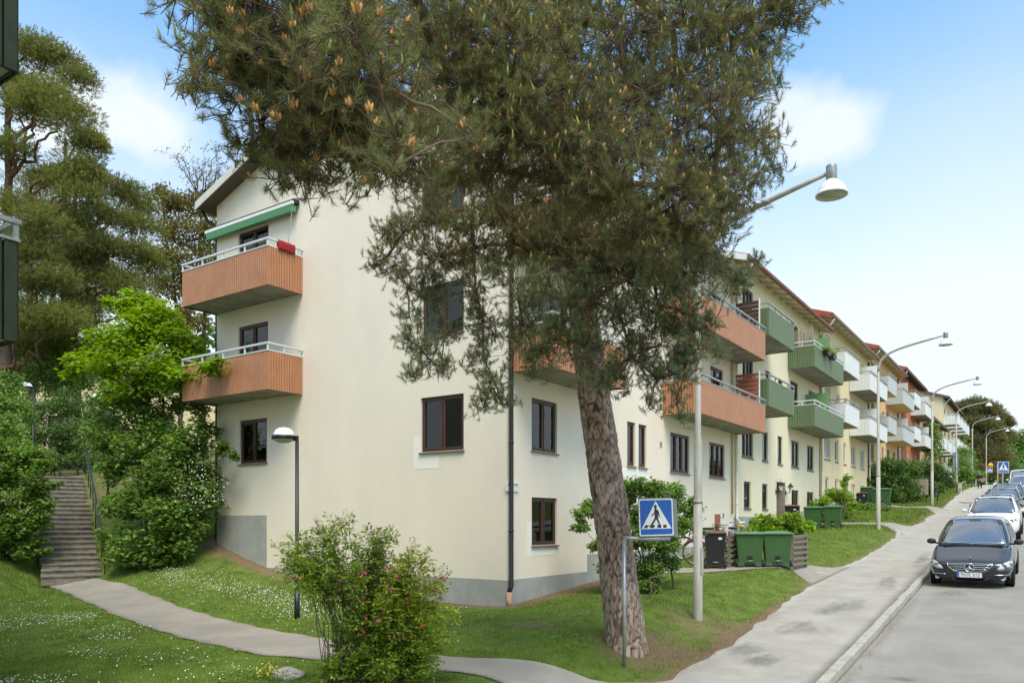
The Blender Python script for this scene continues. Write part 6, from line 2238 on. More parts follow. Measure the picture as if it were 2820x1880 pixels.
# ---------------------------------------------------------------- benches
def bench(label, loc, rz, mw, mi_):
    t = thing('park_bench', label, 'bench', loc, rz, 'park benches')
    for k in range(3):
        b = MB(); b.box(-.75, .75, -.22 + k * .14, -.10 + k * .14, .43, .465); b.build('seat_slat', mw, t)
    for k in range(2):
        b = MB(); b.obox((0, .27 + k * .05, .62 + k * .17), ((1, 0, 0), (0, .25, .97), (0, -.97, .25)), (.75, .065, .016)); b.build('back_slat', mw, t)
    for x in (-.6, .6):
        b = MB(); b.box(x - .03, x + .03, -.24, -.18, 0, .42); b.obox((x, .26, .44), ((1, 0, 0), (0, .97, -.22), (0, .22, .97)), (.03, .03, .45)); b.box(x - .03, x + .03, -.179, .22, .38, .425)
        b.build('bench_leg', mi_, t)


bench('dark park bench beside the third street lamp', (3.1, 45.4, hz(3.1, 45.4)), R(-96), m_blackbin, m_black)
p = at(2655, 1340, 92)
bench('long red bench beside the fifth street lamp', (p[0] - .2, p[1], prof(p[1])), R(10), m_doorred, m_black)

# ---------------------------------------------------------------- bicycles
m_tyre = m_rubber
m_pink = M('magenta_bike_paint', (.30, .02, .10), .35, .1, 9)
m_bblk = M('black_bike_paint', (.014, .014, .016), .35, .1, 9)
m_chrome = M('bright_steel', (.58, .58, .57), .25, .08, 9, metal=.9)
m_yelcov = M('yellow_saddle_cover', (.78, .60, .03), .5, .06, 9)


def bicycle(label, loc, rz, paint, lean, saddle, basket=False, fender=None):
    t = thing('bicycle', label, 'bicycle', loc, rz, 'bicycles parked by the house')
    t.rotation_euler = (lean, 0, rz)
    r = .34
    for x in (-.52, .53):
        b = MB(); b.tube([(x + r * math.cos(2 * math.pi * k / 28), 0, r + .0 + r * math.sin(2 * math.pi * k / 28)) for k in range(29)], .019, 7, caps=False)
        w = b.build('wheel', m_tyre, t)
        b = MB(); b.tube([(x + (r - .025) * math.cos(2 * math.pi * k / 28), 0, r + (r - .025) * math.sin(2 * math.pi * k / 28)) for k in range(29)], .010, 5, caps=False)
        for k in range(16):
            a = 2 * math.pi * k / 16
            b.tube([(x, .02 * (-1) ** k, r), (x + (r - .03) * math.cos(a), 0, r + (r - .03) * math.sin(a))], .003, 3)
        b.tube([(x, -.045, r), (x, .045, r)], .018, 8)
        b.build('rim', m_chrome, w)
        b = MB(); b.tube([(x + (r + .035) * math.cos(R(a)), 0, r + (r + .035) * math.sin(R(a))) for a in range(20, 175, 12)], .020, 6)
        b.build('mudguard', fender or paint, t)
    bb = (0, 0, .29)
    b = MB()
    st, hd_ = (-.20, 0, .78), (.34, 0, .80)
    b.tube([bb, st], .017, 7); b.tube([bb, (.38, 0, .66)], .019, 7); b.tube([(-.14, 0, .62), hd_], .016, 7)
    for s in (-.04, .04):
        b.tube([bb, (-.52, s, .34)], .010, 5); b.tube([(-.18, s * .5, .70), (-.52, s, .34)], .009, 5)
        b.tube([(.40, s, .60), (.53, s, .34)], .011, 5)
    b.tube([(.40, 0, .58), (.32, 0, .92)], .018, 7)
    b.build('frame', paint, t)
    b = MB(); b.tube([(.30, 0, .92), (.28, 0, 1.04)], .012, 6); b.tube([(.06, -.28, 1.03), (.20, -.26, 1.06), (.29, -.10, 1.04), (.29, .10, 1.04), (.20, .26, 1.06), (.06, .28, 1.03)], .012, 6)
    hb_ = b.build('handlebar', m_chrome, t)
    b = MB()
    for s in (-1, 1): b.tube([(.02, s * .285, 1.025), (.13, s * .272, 1.045)], .018, 7)
    b.build('grip', m_rubber, hb_)
    b = MB(); b.tube([st, (-.215, 0, .90)], .013, 6)
    b.prism([(-.36, -.09, .90), (-.24, -.10, .90), (-.02, -.025, .90), (-.02, .025, .90), (-.24, .10, .90), (-.36, .09, .90)], (0, 0, .065))
    bevel(b.build('saddle', saddle, t), .015)
    b = MB(); b.lathe([(0, -.012), (.09, -.012), (.09, .012), (0, .012)], 16, bb, 'y'); b.tube([(0, -.10, .29), (.0, -.10, .29), (.12, -.10, .17)], .011, 5); b.tube([(0, .10, .29), (-.12, .10, .41)], .011, 5); b.build('crank', m_bblk, t)
    if basket:
        b = MB()
        for q in range(5):
            z = .82 + q * .055
            k = .85 + q * .04
            b.tube([(.42, -.17 * k, z), (.42 + .25 * k, -.17 * k, z), (.42 + .25 * k, .17 * k, z), (.42, .17 * k, z), (.42, -.17 * k, z)], .005, 4)
        for q in range(7):
            yq = -.17 + q * .056
            b.tube([(.66, yq * .85, .82), (.68, yq, 1.04)], .004, 4)
        b.build('basket', m_bblk, t)
    b = MB(); b.box(-.90, -.885, -.02, .02, .45, .55); b.build('reflector', m_signred, t)
    return t


bicycle('magenta bicycle with bright wheels leaning by the house behind the black bin', (*ghit(1640, 1296)[:2], hz(*ghit(1640, 1296)[:2])), R(20), m_pink, R(7), m_bblk)
bicycle('dark bicycle with a wire basket behind the black bin', (*ghit(1668, 1284)[:2], hz(*ghit(1668, 1284)[:2])), R(-100), m_bblk, R(-5), m_bblk, True)
bicycle('bicycle with a bright yellow saddle cover beside the white downpipe', (*ghit(1705, 1276)[:2], hz(*ghit(1705, 1276)[:2])), R(-70), m_bblk, R(4), m_yelcov)
bicycle('bicycle with a pale rear mudguard and orange reflector next to the shrub', (*ghit(1612, 1284)[:2], hz(*ghit(1612, 1284)[:2])), R(195), m_bblk, R(-6), m_bblk, False, m_whitefr)

# flower boxes on the green balcony
for k, (yy, lab) in enumerate(((23.5, 'left dark flower box with green plants hooked on the upper green balcony'), (24.6, 'right dark flower box with green plants hooked on the upper green balcony'))):
    t = thing('flower_box', lab, 'flower box', (1.30, yy, 9.38), 0, 'flower boxes on the green balcony')
    b = MB(); frustum(b, .09, .28, .11, .33, -.12, .10); b.build('box', m_blackbin, t)
    pts = rng.normal(0, 1, (220, 3)) * [.08, .24, .06] + [0, 0, .16]
    v_, f_ = leaves(pts, nrm(rand_dirs(220) + [0, 0, .6]), .08); npmesh('plant', v_, f_, m_leafl, t)['kind'] = 'stuff'

# reed sticks standing behind the end of the upper green balcony
rs = thing('reed_screen', 'screen of rough brown sticks on the upper green balcony of the pale yellow house', 'screen', (0, 21.98, 8.75))
for k in range(13):
    b = MB(); x = .12 + k * .075
    b.tube([(x, 0, 0), (x + random.uniform(-.015, .015), random.uniform(-.01, .01), 1.45 + random.uniform(-.12, .12))], random.uniform(.022, .034), 6)
    b.build('stick', m_wood, rs)

# ---------------------------------------------------------------- far building in the wood, house with a red roof over the crest
p = atD(140, 930, 58)
wb = thing('apartment_building', 'pale yellow building glimpsed through the trunks of the wood', 'building', (p[0], p[1], hz(p[0], p[1])), TH)
ops = [(-9 + 4 * k, -7.6 + 4 * k, v, v + 1.3) for k in range(5) for v in (1.2, 4.0)]
b = MB(); wall(b, lambda u, v, d: (u, -d, v), -12, 12, -3, 6.0, ops)
b.add([(-12, 8, -3), (12, 8, -3), (12, 8, 6), (-12, 8, 6), (-12, 0, -3), (12, 0, -3), (12, 0, 6), (-12, 0, 6)], [(0, 3, 2, 1), (4, 0, 3, 7), (1, 5, 6, 2)])
b.build('wall', m_ochre, wb)
for o in ops: window(wb, TG, o[0], o[1], o[2], o[3], 2, m_brown, m_dsill, 'full')
b = MB(); b.prism([(-12.6, -.7, 5.9), (-12.6, 4, 7.8), (-12.6, 8.7, 5.9), (-12.6, 8.7, 6.1), (-12.6, 4, 8.0), (-12.6, -.7, 6.1)], (25.2, 0, 0)); b.build('roof', m_dtile, wb)
p = at(2815, 1300, 160)
rh = thing('red_roof_house', 'low house with an orange red roof beyond the crest at the right edge', 'building', (p[0], p[1], p[2] - 3.4), TH)
ops = [(-4 + 2.6 * k, -2.8 + 2.6 * k, .9, 2.2) for k in range(4)]
b = MB(); wall(b, TG, -6, 6, -4, 2.8, ops)
b.add([(-6, 8, -4), (6, 8, -4), (6, 8, 2.8), (-6, 8, 2.8), (-6, 0, -4), (6, 0, -4), (6, 0, 2.8), (-6, 0, 2.8)], [(0, 3, 2, 1), (4, 0, 3, 7), (1, 5, 6, 2)]); b.build('wall', m_cream, rh)
for o in ops: window(rh, TG, *o, 2, m_whitefr, m_dsill, 'full')
b = MB(); b.prism([(-6.6, -.6, 2.6), (-6.6, 4, 5.4), (-6.6, 8.6, 2.6), (-6.6, 8.6, 2.8), (-6.6, 4, 5.6), (-6.6, -.6, 2.8)], (13.2, 0, 0)); b.build('roof', M('orange_red_roof', (.42, .15, .07), .8, .15, 3), rh)

# ---------------------------------------------------------------- parked vehicles
m_glassc = glass_mat('car_glass', (.55, .58, .57), 1.0, .02, .5, 4.2)
m_cardark = M('car_interior', (.02, .02, .021), .8, .2, 5)
m_chr = M('chrome', (.68, .68, .68), .12, .03, 9, metal=1)
m_head = M('headlamp_glass', (.50, .51, .50), .10, .25, 30, spec=.6)
m_lampin = M('lamp_reflector', (.30, .31, .31), .15, .1, 20, metal=.8)
m_plas = M('black_trim', (.016, .016, .017), .55, .15, 9)
m_plate = M('number_plate', (.72, .72, .68), .4, .03, 9)
m_eu = M('plate_blue', (.01, .10, .45), .4, .05, 9)


def paint(n, c, metal=.0, rough=.28):
    return M(n, c, rough, .03, 2, metal=metal, coat=1.0)


def evalmesh(o):
    dg = bpy.context.evaluated_depsgraph_get()
    me = bpy.data.meshes.new_from_object(o.evaluated_get(dg))
    me.name = o.name
    old = o.data
    o.modifiers.clear()
    o.data = me
    bpy.data.meshes.remove(old)
    return o


def loft(name, rings, mat, parent, sub=2):
    n = len(rings[0])
    V = [p for r_ in rings for p in r_]
    F = [(i * n + k, i * n + (k + 1) % n, (i + 1) * n + (k + 1) % n, (i + 1) * n + k) for i in range(len(rings) - 1) for k in range(n)]
    F += [tuple(range(n))[::-1], tuple(range((len(rings) - 1) * n, len(rings) * n))]
    b = MB(); b.add(V, F, 0, True)
    o = b.build(name, mat, parent)
    if sub:
        m = o.modifiers.new('s', 'SUBSURF'); m.levels = sub; m.render_levels = sub
        evalmesh(o)
    return o


def mirror_prof(half, y):
    """half profile (x, z) from bottom centre to top centre"""
    r_ = [(x, y, z) for x, z in half]
    l_ = [(-x, y, z) for x, z in half[::-1] if x > 1e-6]
    return r_ + l_


def bvh_of(o):
    me = o.data
    return BVHTree.FromPolygons([v.co[:] for v in me.vertices], [p.vertices[:] for p in me.polygons])


def patch(bv, outline, d, off, name, mat, parent, rings=5, dens=.09, thick=.006):
    """panel laid on a curved body: the outline is carried onto the body along direction d ('f' front, 'l', 'r' sides)"""
    pts = []
    n0 = len(outline)
    for i in range(n0):
        a, b_ = np.array(outline[i], float), np.array(outline[(i + 1) % n0], float)
        k = max(1, int(np.linalg.norm(b_ - a) / dens))
        pts += [a + (b_ - a) * q / k for q in range(k)]
    c = np.mean(pts, axis=0)
    V, n = [], len(pts)

    def proj_(p):
        if d == 'f': o, dr = Vector((p[0], -3, p[1])), Vector((0, 1, 0))
        else:
            s = 1 if d == 'r' else -1
            o, dr = Vector((3 * s, p[0], p[1])), Vector((-s, 0, 0))
        h = bv.ray_cast(o, dr)
        if h[0] is None: return None
        return np.array(h[0]) - np.array(dr) * off
    for r_ in range(rings):
        f = 1 - r_ / rings
        for p in pts: V.append(proj_(c + (p - c) * f))
    V.append(proj_(c))
    good = [v for v in V if v is not None]
    if not good: return None
    key = 1 if d == 'f' else 0
    last = good[0]
    out = []
    for v, pp in zip(V, [c + (p - c) * (1 - r_ / rings) for r_ in range(rings) for p in pts] + [c]):
        if v is None:
            v = np.array([pp[0], last[1], pp[1]]) if d == 'f' else np.array([last[0], pp[0], pp[1]])
        last = v; out.append(v)
    F = []
    for r_ in range(rings - 1):
        for k in range(n):
            k2 = (k + 1) % n
            F.append((r_ * n + k, r_ * n + k2, (r_ + 1) * n + k2, (r_ + 1) * n + k))
    for k in range(n): F.append(((rings - 1) * n + k, (rings - 1) * n + (k + 1) % n, rings * n))
    b = MB(); b.add(out, F, 0, True)
    o = b.build(name, mat, parent)
    m = o.modifiers.new('t', 'SOLIDIFY'); m.thickness = thick; m.offset = 0
    return o


def mir(pl): return [(-x, z) for x, z in pl][::-1]


def car(label, loc, rx, pm, L, W, Hh, zf, zc, yc, y1, y2, style, rails=False, van=False, plate=None, rz=0.0):
    t = thing('white_van' if van else 'parked_car', label, 'van' if van else 'car', loc, rz, 'vehicles parked along the kerb', rx)
    w = W / 2
    zb = .20 if style != 'suv' else .24
    st = [(0.0, .66, zf - .12, .01, zb + .08), (.05, .82, zf - .06, .02, zb + .02), (.14, .905, zf - .01, .03, zb), (.32, .965, zf + .05, .035, zb - .01), (.62, .995, zf + (zc - zf) * .50, .035, zb - .01), (yc * .8 + .1, 1.0, zf + (zc - zf) * .84, .03, zb - .01),
          (yc + .12, 1.0, zc, .015, zb - .01), ((yc + L) / 2, 1.0, zc + .015, .0, zb - .01), (L - .55, .99, zc + .03, 0, zb - .01), (L - .15, .94, zc + .01, 0, zb + .02), (L - .03, .86, zc - .08, 0, zb + .06), (L, .74, zc - .16, 0, zb + .12)]
    rings = []
    for (y, k, zt, crown, z0) in st:
        h = w * k
        rings.append(mirror_prof([(0, z0), (h * .70, z0), (h * .93, z0 + .05), (h, z0 + .20), (h * 1.0, z0 + (zt - z0) * .58), (h * .975, zt - .12), (h * .93, zt - .035), (h * .80, zt + crown * .4), (h * .45, zt + crown), (0, zt + crown * 1.2)], y))
    body = loft('body', rings, pm, t)
    cb = []
    tail = L - (.10 if van else .22)
    zroof = Hh
    wsl = [(yc, 0.0), (yc + (y1 - yc) * .12, .13), (yc + (y1 - yc) * .5, .53), (yc + (y1 - yc) * .88, .90), (y1 + .05, .985), (y1 + .35, 1.0), ((y1 + y2) / 2, 1.005), (y2, .97), (y2 + (tail - y2) * .35, .80 if not van else .95), (y2 + (tail - y2) * .8, .30), (tail, .02)]
    for (y, f) in wsl:
        zt = zc - .02 + (zroof - zc + .02) * f
        wb = w * (.93 if y > yc + .15 else .86)
        wt = wb - (w * .93 - w * (.70 if not van else .84)) * f
        cb.append(mirror_prof([(0, zc - .12), (wb * .6, zc - .12), (wb, zc - .10), (wb * .995, zc - .02 + (zt - zc + .02) * .08), ((wb * .5 + wt * .5) + .02, zc - .02 + (zt - zc + .02) * .5), (wt + .015, zt - .10 * f), (wt - .06, zt - .02 * f), (wt * .55, zt), (0, zt + .012 * f)], y))
    cab = loft('cabin', cb, pm, t, 2)
    bb, bc = bvh_of(body), bvh_of(cab)
    # glazing
    wzt = zc + (zroof - zc) * .885
    wzb = zc + .035
    wb, wt = w * .80, w * .635
    if van: wt = w * .74
    patch(bc, [(-wb, wzb), (-wb * .5, wzb - .012), (0, wzb - .02), (wb * .5, wzb - .012), (wb, wzb), (wt, wzt), (wt * .5, wzt + .022), (0, wzt + .028), (-wt * .5, wzt + .022), (-wt, wzt)], 'f', .010, 'windshield', m_glassc, t, rings=6)
    patch(bc, [(-wb - .02, wzb - .02), (0, wzb - .045), (wb + .02, wzb - .02), (wt + .02, wzt + .02), (0, wzt + .045), (-wt - .02, wzt + .02)], 'f', .003, 'windshield_seal', m_plas, t, rings=6)
    patch(bc, [(-wt * .26, wzt + .022), (wt * .26, wzt + .022), (wt * .12, wzt - .07), (-wt * .12, wzt - .07)], 'f', .0135, 'mirror_band', m_plas, t, rings=2, thick=.002)
    for s in ('l', 'r'):
        yA, yB, yC = yc + .42, (yc + L) / 2 + .12, L - .62
        zt = zc + (zroof - zc) * .84
        y1b = y1 + .15
        patch(bc, [(yA, zc + .05), (yB - .04, zc + .05), (yB - .04, zt), (y1b + .05, zt), (yA + (y1b - yA) * .5, zc + (zt - zc) * .62)], s, .007, 'side_window', m_glassc, t)
        patch(bc, [(yB + .04, zc + .05), (yC, zc + .07), (yC - .22, zt - .03), (yB + .04, zt)], s, .007, 'side_window', m_glassc, t)
    # wipers and cowl
    b = MB()
    for x0, x1 in ((-.50, .06), (.02, .52)):
        yy = yc + .06
        b.tube([(x0 * w / .88, yy - .02, zc + .028), (x1 * w / .88, yy + .04, zc + .05)], .010, 5)
    b.box(-w * .72, w * .72, yc - .06, yc + .03, zc - .02, zc + .012)
    b.build('wiper', m_plas, t)
    # wheels
    for (x, y) in ((w - .10, .86), (-w + .10, .86), (w - .10, L - .78), (-w + .10, L - .78)):
        rr_ = .315 if style == 'mpv' else .35
        b = MB(); b.lathe([(rr_ * .62, -.10), (rr_ * .93, -.105), (rr_, -.08), (rr_, .08), (rr_ * .93, .105), (rr_ * .62, .10)], 28, (x, y, rr_), 'x'); wh = b.build('wheel', m_rubber, t)
        b = MB(); s = 1 if x > 0 else -1
        b.lathe([(0, .06 * s), (rr_ * .16, .075 * s), (rr_ * .18, .03 * s), (rr_ * .56, .03 * s), (rr_ * .58, .085 * s), (rr_ * .64, .095 * s), (rr_ * .64, .0)], 28, (x, y, rr_), 'x')
        for k in range(5):
            a = 2 * math.pi * k / 5
            b.obox((x + .07 * s, y + rr_ * .36 * math.cos(a), rr_ + rr_ * .36 * math.sin(a)), ((0, math.cos(a), math.sin(a)), (0, -math.sin(a), math.cos(a)), (1, 0, 0)), (rr_ * .24, .028, .012))
        b.build('rim', m_rim if pm.name != 'black_car_paint' else m_galv, wh)
        b = MB(); b.lathe([(.0, 0), (rr_ + .045, 0), (rr_ + .045, .012), (0, .012)], 24, (w * .985 * s - .006, y, rr_ + .005), 'x'); b.build('wheel_arch', m_plas, t)
    # mirrors
    for s in (-1, 1):
        b = MB()
        b.lathe([(0, -.06), (.05, -.055), (.085, -.03), (.095, .01), (.088, .05), (0, .052)], 14, (0, 0, 0), 'y')
        b.v = [(x * 1.15 + s * (w + .07), y + yc + .45, z * .78 + zc + .055) for x, y, z in b.v]
        b.tube([(s * (w - .08), yc + .48, zc + .0), (s * (w + .05), yc + .46, zc + .02)], .025, 6)
        b.build('wing_mirror', pm if style != 'mpv' else m_plas, t)
    # face
    if style == 'mpv':
        hl = [(.545, .475), (.60, .54), (.70, .625), (.79, .66), (.855, .645), (.875, .57), (.86, .51), (.70, .472)]
        gr = [(-.47, .60), (0, .612), (.47, .60), (.445, .535), (.33, .43), (0, .405), (-.33, .43), (-.445, .535)]
    elif style == 'suv':
        hl = [(.40, .70), (.55, .745), (.84, .83), (.875, .79), (.80, .715), (.55, .665)]
        gr = [(-.36, .80), (0, .81), (.36, .80), (.30, .62), (0, .57), (-.30, .62)]
    else:
        hl = [(.50, .60), (.60, .70), (.82, .80), (.87, .74), (.84, .64), (.62, .585)]
        gr = [(-.44, .74), (0, .755), (.44, .74), (.40, .62), (0, .60), (-.40, .62)]
    sc_ = w / .888
    hl = [(x * sc_, z + (zf - (.66 if style == 'mpv' else .78))) for x, z in hl]
    gr = [(x * sc_, z + (zf - (.66 if style == 'mpv' else .78))) for x, z in gr]
    patch(bb, gr, 'f', .006, 'grille', m_plas, t)
    dzf = zf - (.66 if style == 'mpv' else .78)
    for pl_ in (hl, mir(hl)):
        h_ = patch(bb, pl_, 'f', .010, 'headlight', m_head, t)
        cx, cz = np.mean(pl_, axis=0)
        sgn = 1 if cx > 0 else -1
        for k, (ox, r_) in enumerate(((-.04, .062), (.075, .045))):
            px_, pz_ = cx + sgn * ox, cz + ox * .25
            hit = bb.ray_cast(Vector((px_, -3, pz_)), Vector((0, 1, 0)))
            if hit[0]:
                b = MB(); b.lathe([(r_, 0), (r_, -.012), (r_ * .8, -.016), (r_ * .55, -.004), (0, -.006)], 14, (px_, hit[0].y - .016, pz_), 'y'); b.build('lamp_ring', m_lampin, h_)
    if style == 'mpv':
        for z, x in ((.575, .44), (.525, .41), (.475, .35)):
            pts = []
            for q in range(13):
                xx = (-1 + 2 * q / 12) * x
                hit = bb.ray_cast(Vector((xx * sc_, -3, z + dzf)), Vector((0, 1, 0)))
                pts.append((xx * sc_, hit[0].y - .016, z + dzf - .004 * (1 - (xx / x) ** 2)))
            b = MB(); b.tube(pts, .0105, 6); b.build('grille_bar', m_chr, t)
        pts = []
        for q in range(len(gr) * 4 + 1):
            a, c_ = np.array(gr[(q // 4) % len(gr)]), np.array(gr[(q // 4 + 1) % len(gr)])
            p = a + (c_ - a) * (q % 4) / 4
            hit = bb.ray_cast(Vector((p[0], -3, p[1])), Vector((0, 1, 0)))
            pts.append((p[0], hit[0].y - .010, p[1]))
        b = MB(); b.tube(pts, .009, 5, caps=False); b.build('grille_frame', m_chr, t)
        hit = bb.ray_cast(Vector((0, -3, .515 + dzf)), Vector((0, 1, 0)))
        yb = hit[0].y - .034
        em = MB(); em.lathe([(.100, .012), (.107, 0), (.100, -.012), (.088, -.008), (.086, .008)], 28, (0, yb, .515 + dzf), 'y')
        for k in range(3):
            a = math.pi / 2 + k * 2 * math.pi / 3
            u = np.array([math.cos(a), 0, math.sin(a)]); v = np.array([-math.sin(a), 0, math.cos(a)])
            c0 = np.array([0, yb, .515 + dzf])
            em.add([c0 + v * .019, c0 - v * .019, c0 + u * .092, c0 + np.array([0, -.014, 0]), c0 + np.array([0, .008, 0])], [(0, 2, 3), (3, 2, 1), (0, 4, 2), (4, 1, 2)])
        em.build('star_emblem', m_chr, t)
        b = MB(); b.lathe([(0, .006), (.10, .006), (.10, -.002), (0, -.002)], 24, (0, yb + .012, .515 + dzf), 'y'); b.build('emblem_disc', m_plas, t)
        hit = bb.ray_cast(Vector((0, -.0, 3)), Vector((0, .0, -1)))
        b = MB(); b.lathe([(0, .004), (.026, .003), (.026, 0), (0, 0)], 12, (0, .22, zf + .095)); b.build('bonnet_badge', m_chr, t)
        lower = [(-.40, .265), (0, .262), (.40, .265), (.30, .185), (0, .175), (-.30, .185)]
        patch(bb, [(x, z) for x, z in lower], 'f', .007, 'lower_intake', m_plas, t)
        side = [(.50, .30), (.62, .325), (.84, .33), (.84, .225), (.58, .20)]
        for pl_ in (side, mir(side)):
            s_ = patch(bb, pl_, 'f', .006, 'fog_lamp_recess', m_plas, t)
        for s in (-1, 1):
            hit = bb.ray_cast(Vector((.685 * s, -3, .262)), Vector((0, 1, 0)))
            b = MB(); b.lathe([(.052, .0), (.052, -.02), (.043, -.022), (.040, -.012), (.0, -.010)], 16, (.685 * s, hit[0].y - .006, .262), 'y'); b.build('fog_lamp', m_head, t)
            pts = []
            for q in range(9):
                x = (.50 + .36 * q / 8) * s
                hit = bb.ray_cast(Vector((x, -3, .345)), Vector((0, 1, 0)))
                pts.append((x, hit[0].y - .006, .345 + .006 * (q / 8)))
            b = MB(); b.tube(pts, .010, 5); b.build('chrome_strip', m_chr, t)
    else:
        lo = [(-.55, .34 + dzf * .3), (.55, .34 + dzf * .3), (.45, .25 + dzf * .3), (-.45, .25 + dzf * .3)]
        patch(bb, [(x * sc_, z) for x, z in lo], 'f', .007, 'lower_intake', m_plas, t)
        hit = bb.ray_cast(Vector((0, -3, .70 + dzf)), Vector((0, 1, 0)))
        b = MB(); b.lathe([(0, -.01), (.05, -.01), (.055, 0), (0, 0)], 16, (0, hit[0].y - .012, .70 + dzf), 'y'); b.build('badge', m_chr, t)
        for k in range(3):
            z = .64 + .045 * k + dzf
            x = (.30 + .02 * k) * sc_
            hit = bb.ray_cast(Vector((0, -3, z)), Vector((0, 1, 0)))
            b = MB(); b.box(-x, x, hit[0].y - .018, hit[0].y - .006, z - .006, z + .006); b.build('grille_bar', m_chr, t)
    zp = .335 if style == 'mpv' else .46 + dzf
    hit = bb.ray_cast(Vector((0, -3, zp)), Vector((0, 1, 0)))
    b = MB(); b.box(-.26, .26, hit[0].y - .03, hit[0].y - .016, zp - .056, zp + .056); np_ = b.build('number_plate', m_plate, t)
    b = MB(); b.box(-.258, -.21, hit[0].y - .0312, hit[0].y - .0302, zp - .054, zp + .054); b.build('plate_band', m_eu, np_)
    if plate:
        text_obj(plate, .105, m_ink, np_, (.02, hit[0].y - .0305, zp), (R(90), 0, 0), ext=.0006, sx=.98)
        text_obj('S', .035, m_label, np_, (-.234, hit[0].y - .0318, zp - .03), (R(90), 0, 0), ext=.0003)
    if rails:
        for s in (-1, 1):
            x = s * w * .66
            b = MB(); b.tube([(x, y1 + .12, zroof - .02), (x, y1 + .25, zroof + .05), (x, y2 - .1, zroof + .055), (x, y2 + .05, zroof - .01)], .018, 6); b.build('roof_rail', m_chr, t)
    b = MB(); b.tube([(-.1, y2 - .2, zroof), (-.1, y2 - .05, zroof + .2)], .005, 4); b.build('aerial', m_plas, t)
    return t


pitch = lambda y: math.atan2(float(prof(y + 4) - prof(y)), 4)
zr = lambda y: float(prof(y)) - DROP - .115
pk = paint('black_car_paint', (.011, .012, .017), .3, .30)
pw = paint('white_car_paint', (.72, .72, .71))
pg = paint('dark_grey_car_paint', (.035, .038, .043), .4, .3)
pb = paint('blue_black_car_paint', (.016, .019, .026), .3, .3)
car('black compact car with a chrome grille and star emblem, nearest in the row', (8.02, 7.95, zr(7.95)), pitch(8), pk, 4.27, 1.777, 1.59, .66, .97, .95, 1.95, 3.35, 'mpv', plate='MOL 312')
car('white crossover parked directly behind the black car', (7.78, 20.8, zr(20.8)), pitch(21), pw, 4.4, 1.85, 1.60, .80, 1.03, 1.05, 1.95, 3.35, 'suv', plate='')
car('low dark grey car hidden behind the white crossover except its roof', (7.6, 26.6, zr(26.6)), pitch(27), pg, 4.3, 1.78, 1.50, .72, .95, 1.1, 2.0, 3.3, 'hatch', plate='')
car('dark grey estate car with bright roof rails, fourth from the camera', (7.6, 31.9, zr(31.9)), pitch(32), pg, 4.6, 1.83, 1.62, .80, 1.03, 1.1, 2.0, 3.7, 'suv', rails=True, plate='')
car('blue black sport utility car behind the dark grey estate car', (7.6, 37.9, zr(37.9)), pitch(38), pb, 4.6, 1.88, 1.70, .86, 1.10, 1.1, 2.0, 3.7, 'suv', rails=True, plate='')
car('white people carrier in front of the white van', (7.9, 53.5, zr(53.5)), pitch(53), pw, 4.4, 1.80, 1.78, .86, 1.15, .95, 1.75, 3.6, 'hatch', plate='')
car('tall white van at the far end of the parked row', (7.8, 60.5, zr(60.5)), pitch(60), pw, 5.0, 1.92, 2.15, .95, 1.30, .85, 1.65, 4.6, 'hatch', van=True, plate='')

# ---------------------------------------------------------------- the walker
m_skin = M('skin', (.46, .27, .19), .6, .08, 9)
m_navy = M('navy_jacket', (.018, .022, .045), .85, .2, 9)
m_jean = M('dark_trousers', (.022, .025, .035), .85, .2, 9)
m_cap = M('grey_cap', (.13, .12, .11), .85, .2, 9)
m_hair = M('grey_hair', (.25, .23, .21), .85, .2, 9)
m_shoe = M('black_shoe', (.012, .012, .012), .5, .2, 9)
m_bag = M('brown_paper_bag', (.50, .28, .13), .8, .1, 9)


def skin(name, V, E, rad_, mat, parent, sub=2):
    me = bpy.data.meshes.new(name)
    me.from_pydata(V, E, [])
    o = link(name, me, parent)
    m = o.modifiers.new('k', 'SKIN'); m.use_smooth_shade = True
    for i, r_ in enumerate(rad_):
        sv_ = me.skin_vertices[0].data[i]
        sv_.radius = (r_, r_) if not isinstance(r_, tuple) else r_
        sv_.use_root = (i == 0)
    s = o.modifiers.new('s', 'SUBSURF'); s.levels = sub; s.render_levels = sub
    evalmesh(o)
    o.data.materials.clear(); o.data.materials.append(mat)
    for p_ in o.data.polygons: p_.use_smooth = True
    return o


YP = 75.4
wk = thing('person', 'stooped person in a dark jacket and cap walking on the pavement', 'person', (3.98, YP, hz(3.98, YP) + .01), R(-10))
J = dict(pel=(0, .06, .88), sp=(0, .02, 1.08), ch=(0, -.07, 1.26), nk=(0, -.14, 1.39), hd=(0, -.20, 1.50), ht=(0, -.21, 1.60),
         sl=(-.19, -.10, 1.30), el=(-.26, -.06, 1.06), wl=(-.28, -.22, .90), hl=(-.285, -.28, .84), sr=(.19, -.10, 1.30), er=(.25, -.02, 1.06), wr=(.17, -.20, .92), hr=(.13, -.26, .90),
         kl=(-.10, -.10, .48), al=(-.11, -.12, .09), tl=(-.11, -.27, .035), kr=(.10, .0, .48), ar=(.10, .10, .11), tr=(.11, -.04, .04))
ks = list(J)
ix = {k: i for i, k in enumerate(ks)}
Ed = [('pel', 'sp'), ('sp', 'ch'), ('ch', 'nk'), ('nk', 'hd'), ('hd', 'ht'), ('ch', 'sl'), ('sl', 'el'), ('el', 'wl'), ('wl', 'hl'), ('ch', 'sr'), ('sr', 'er'), ('er', 'wr'), ('wr', 'hr'), ('pel', 'kl'), ('kl', 'al'), ('al', 'tl'), ('pel', 'kr'), ('kr', 'ar'), ('ar', 'tr')]
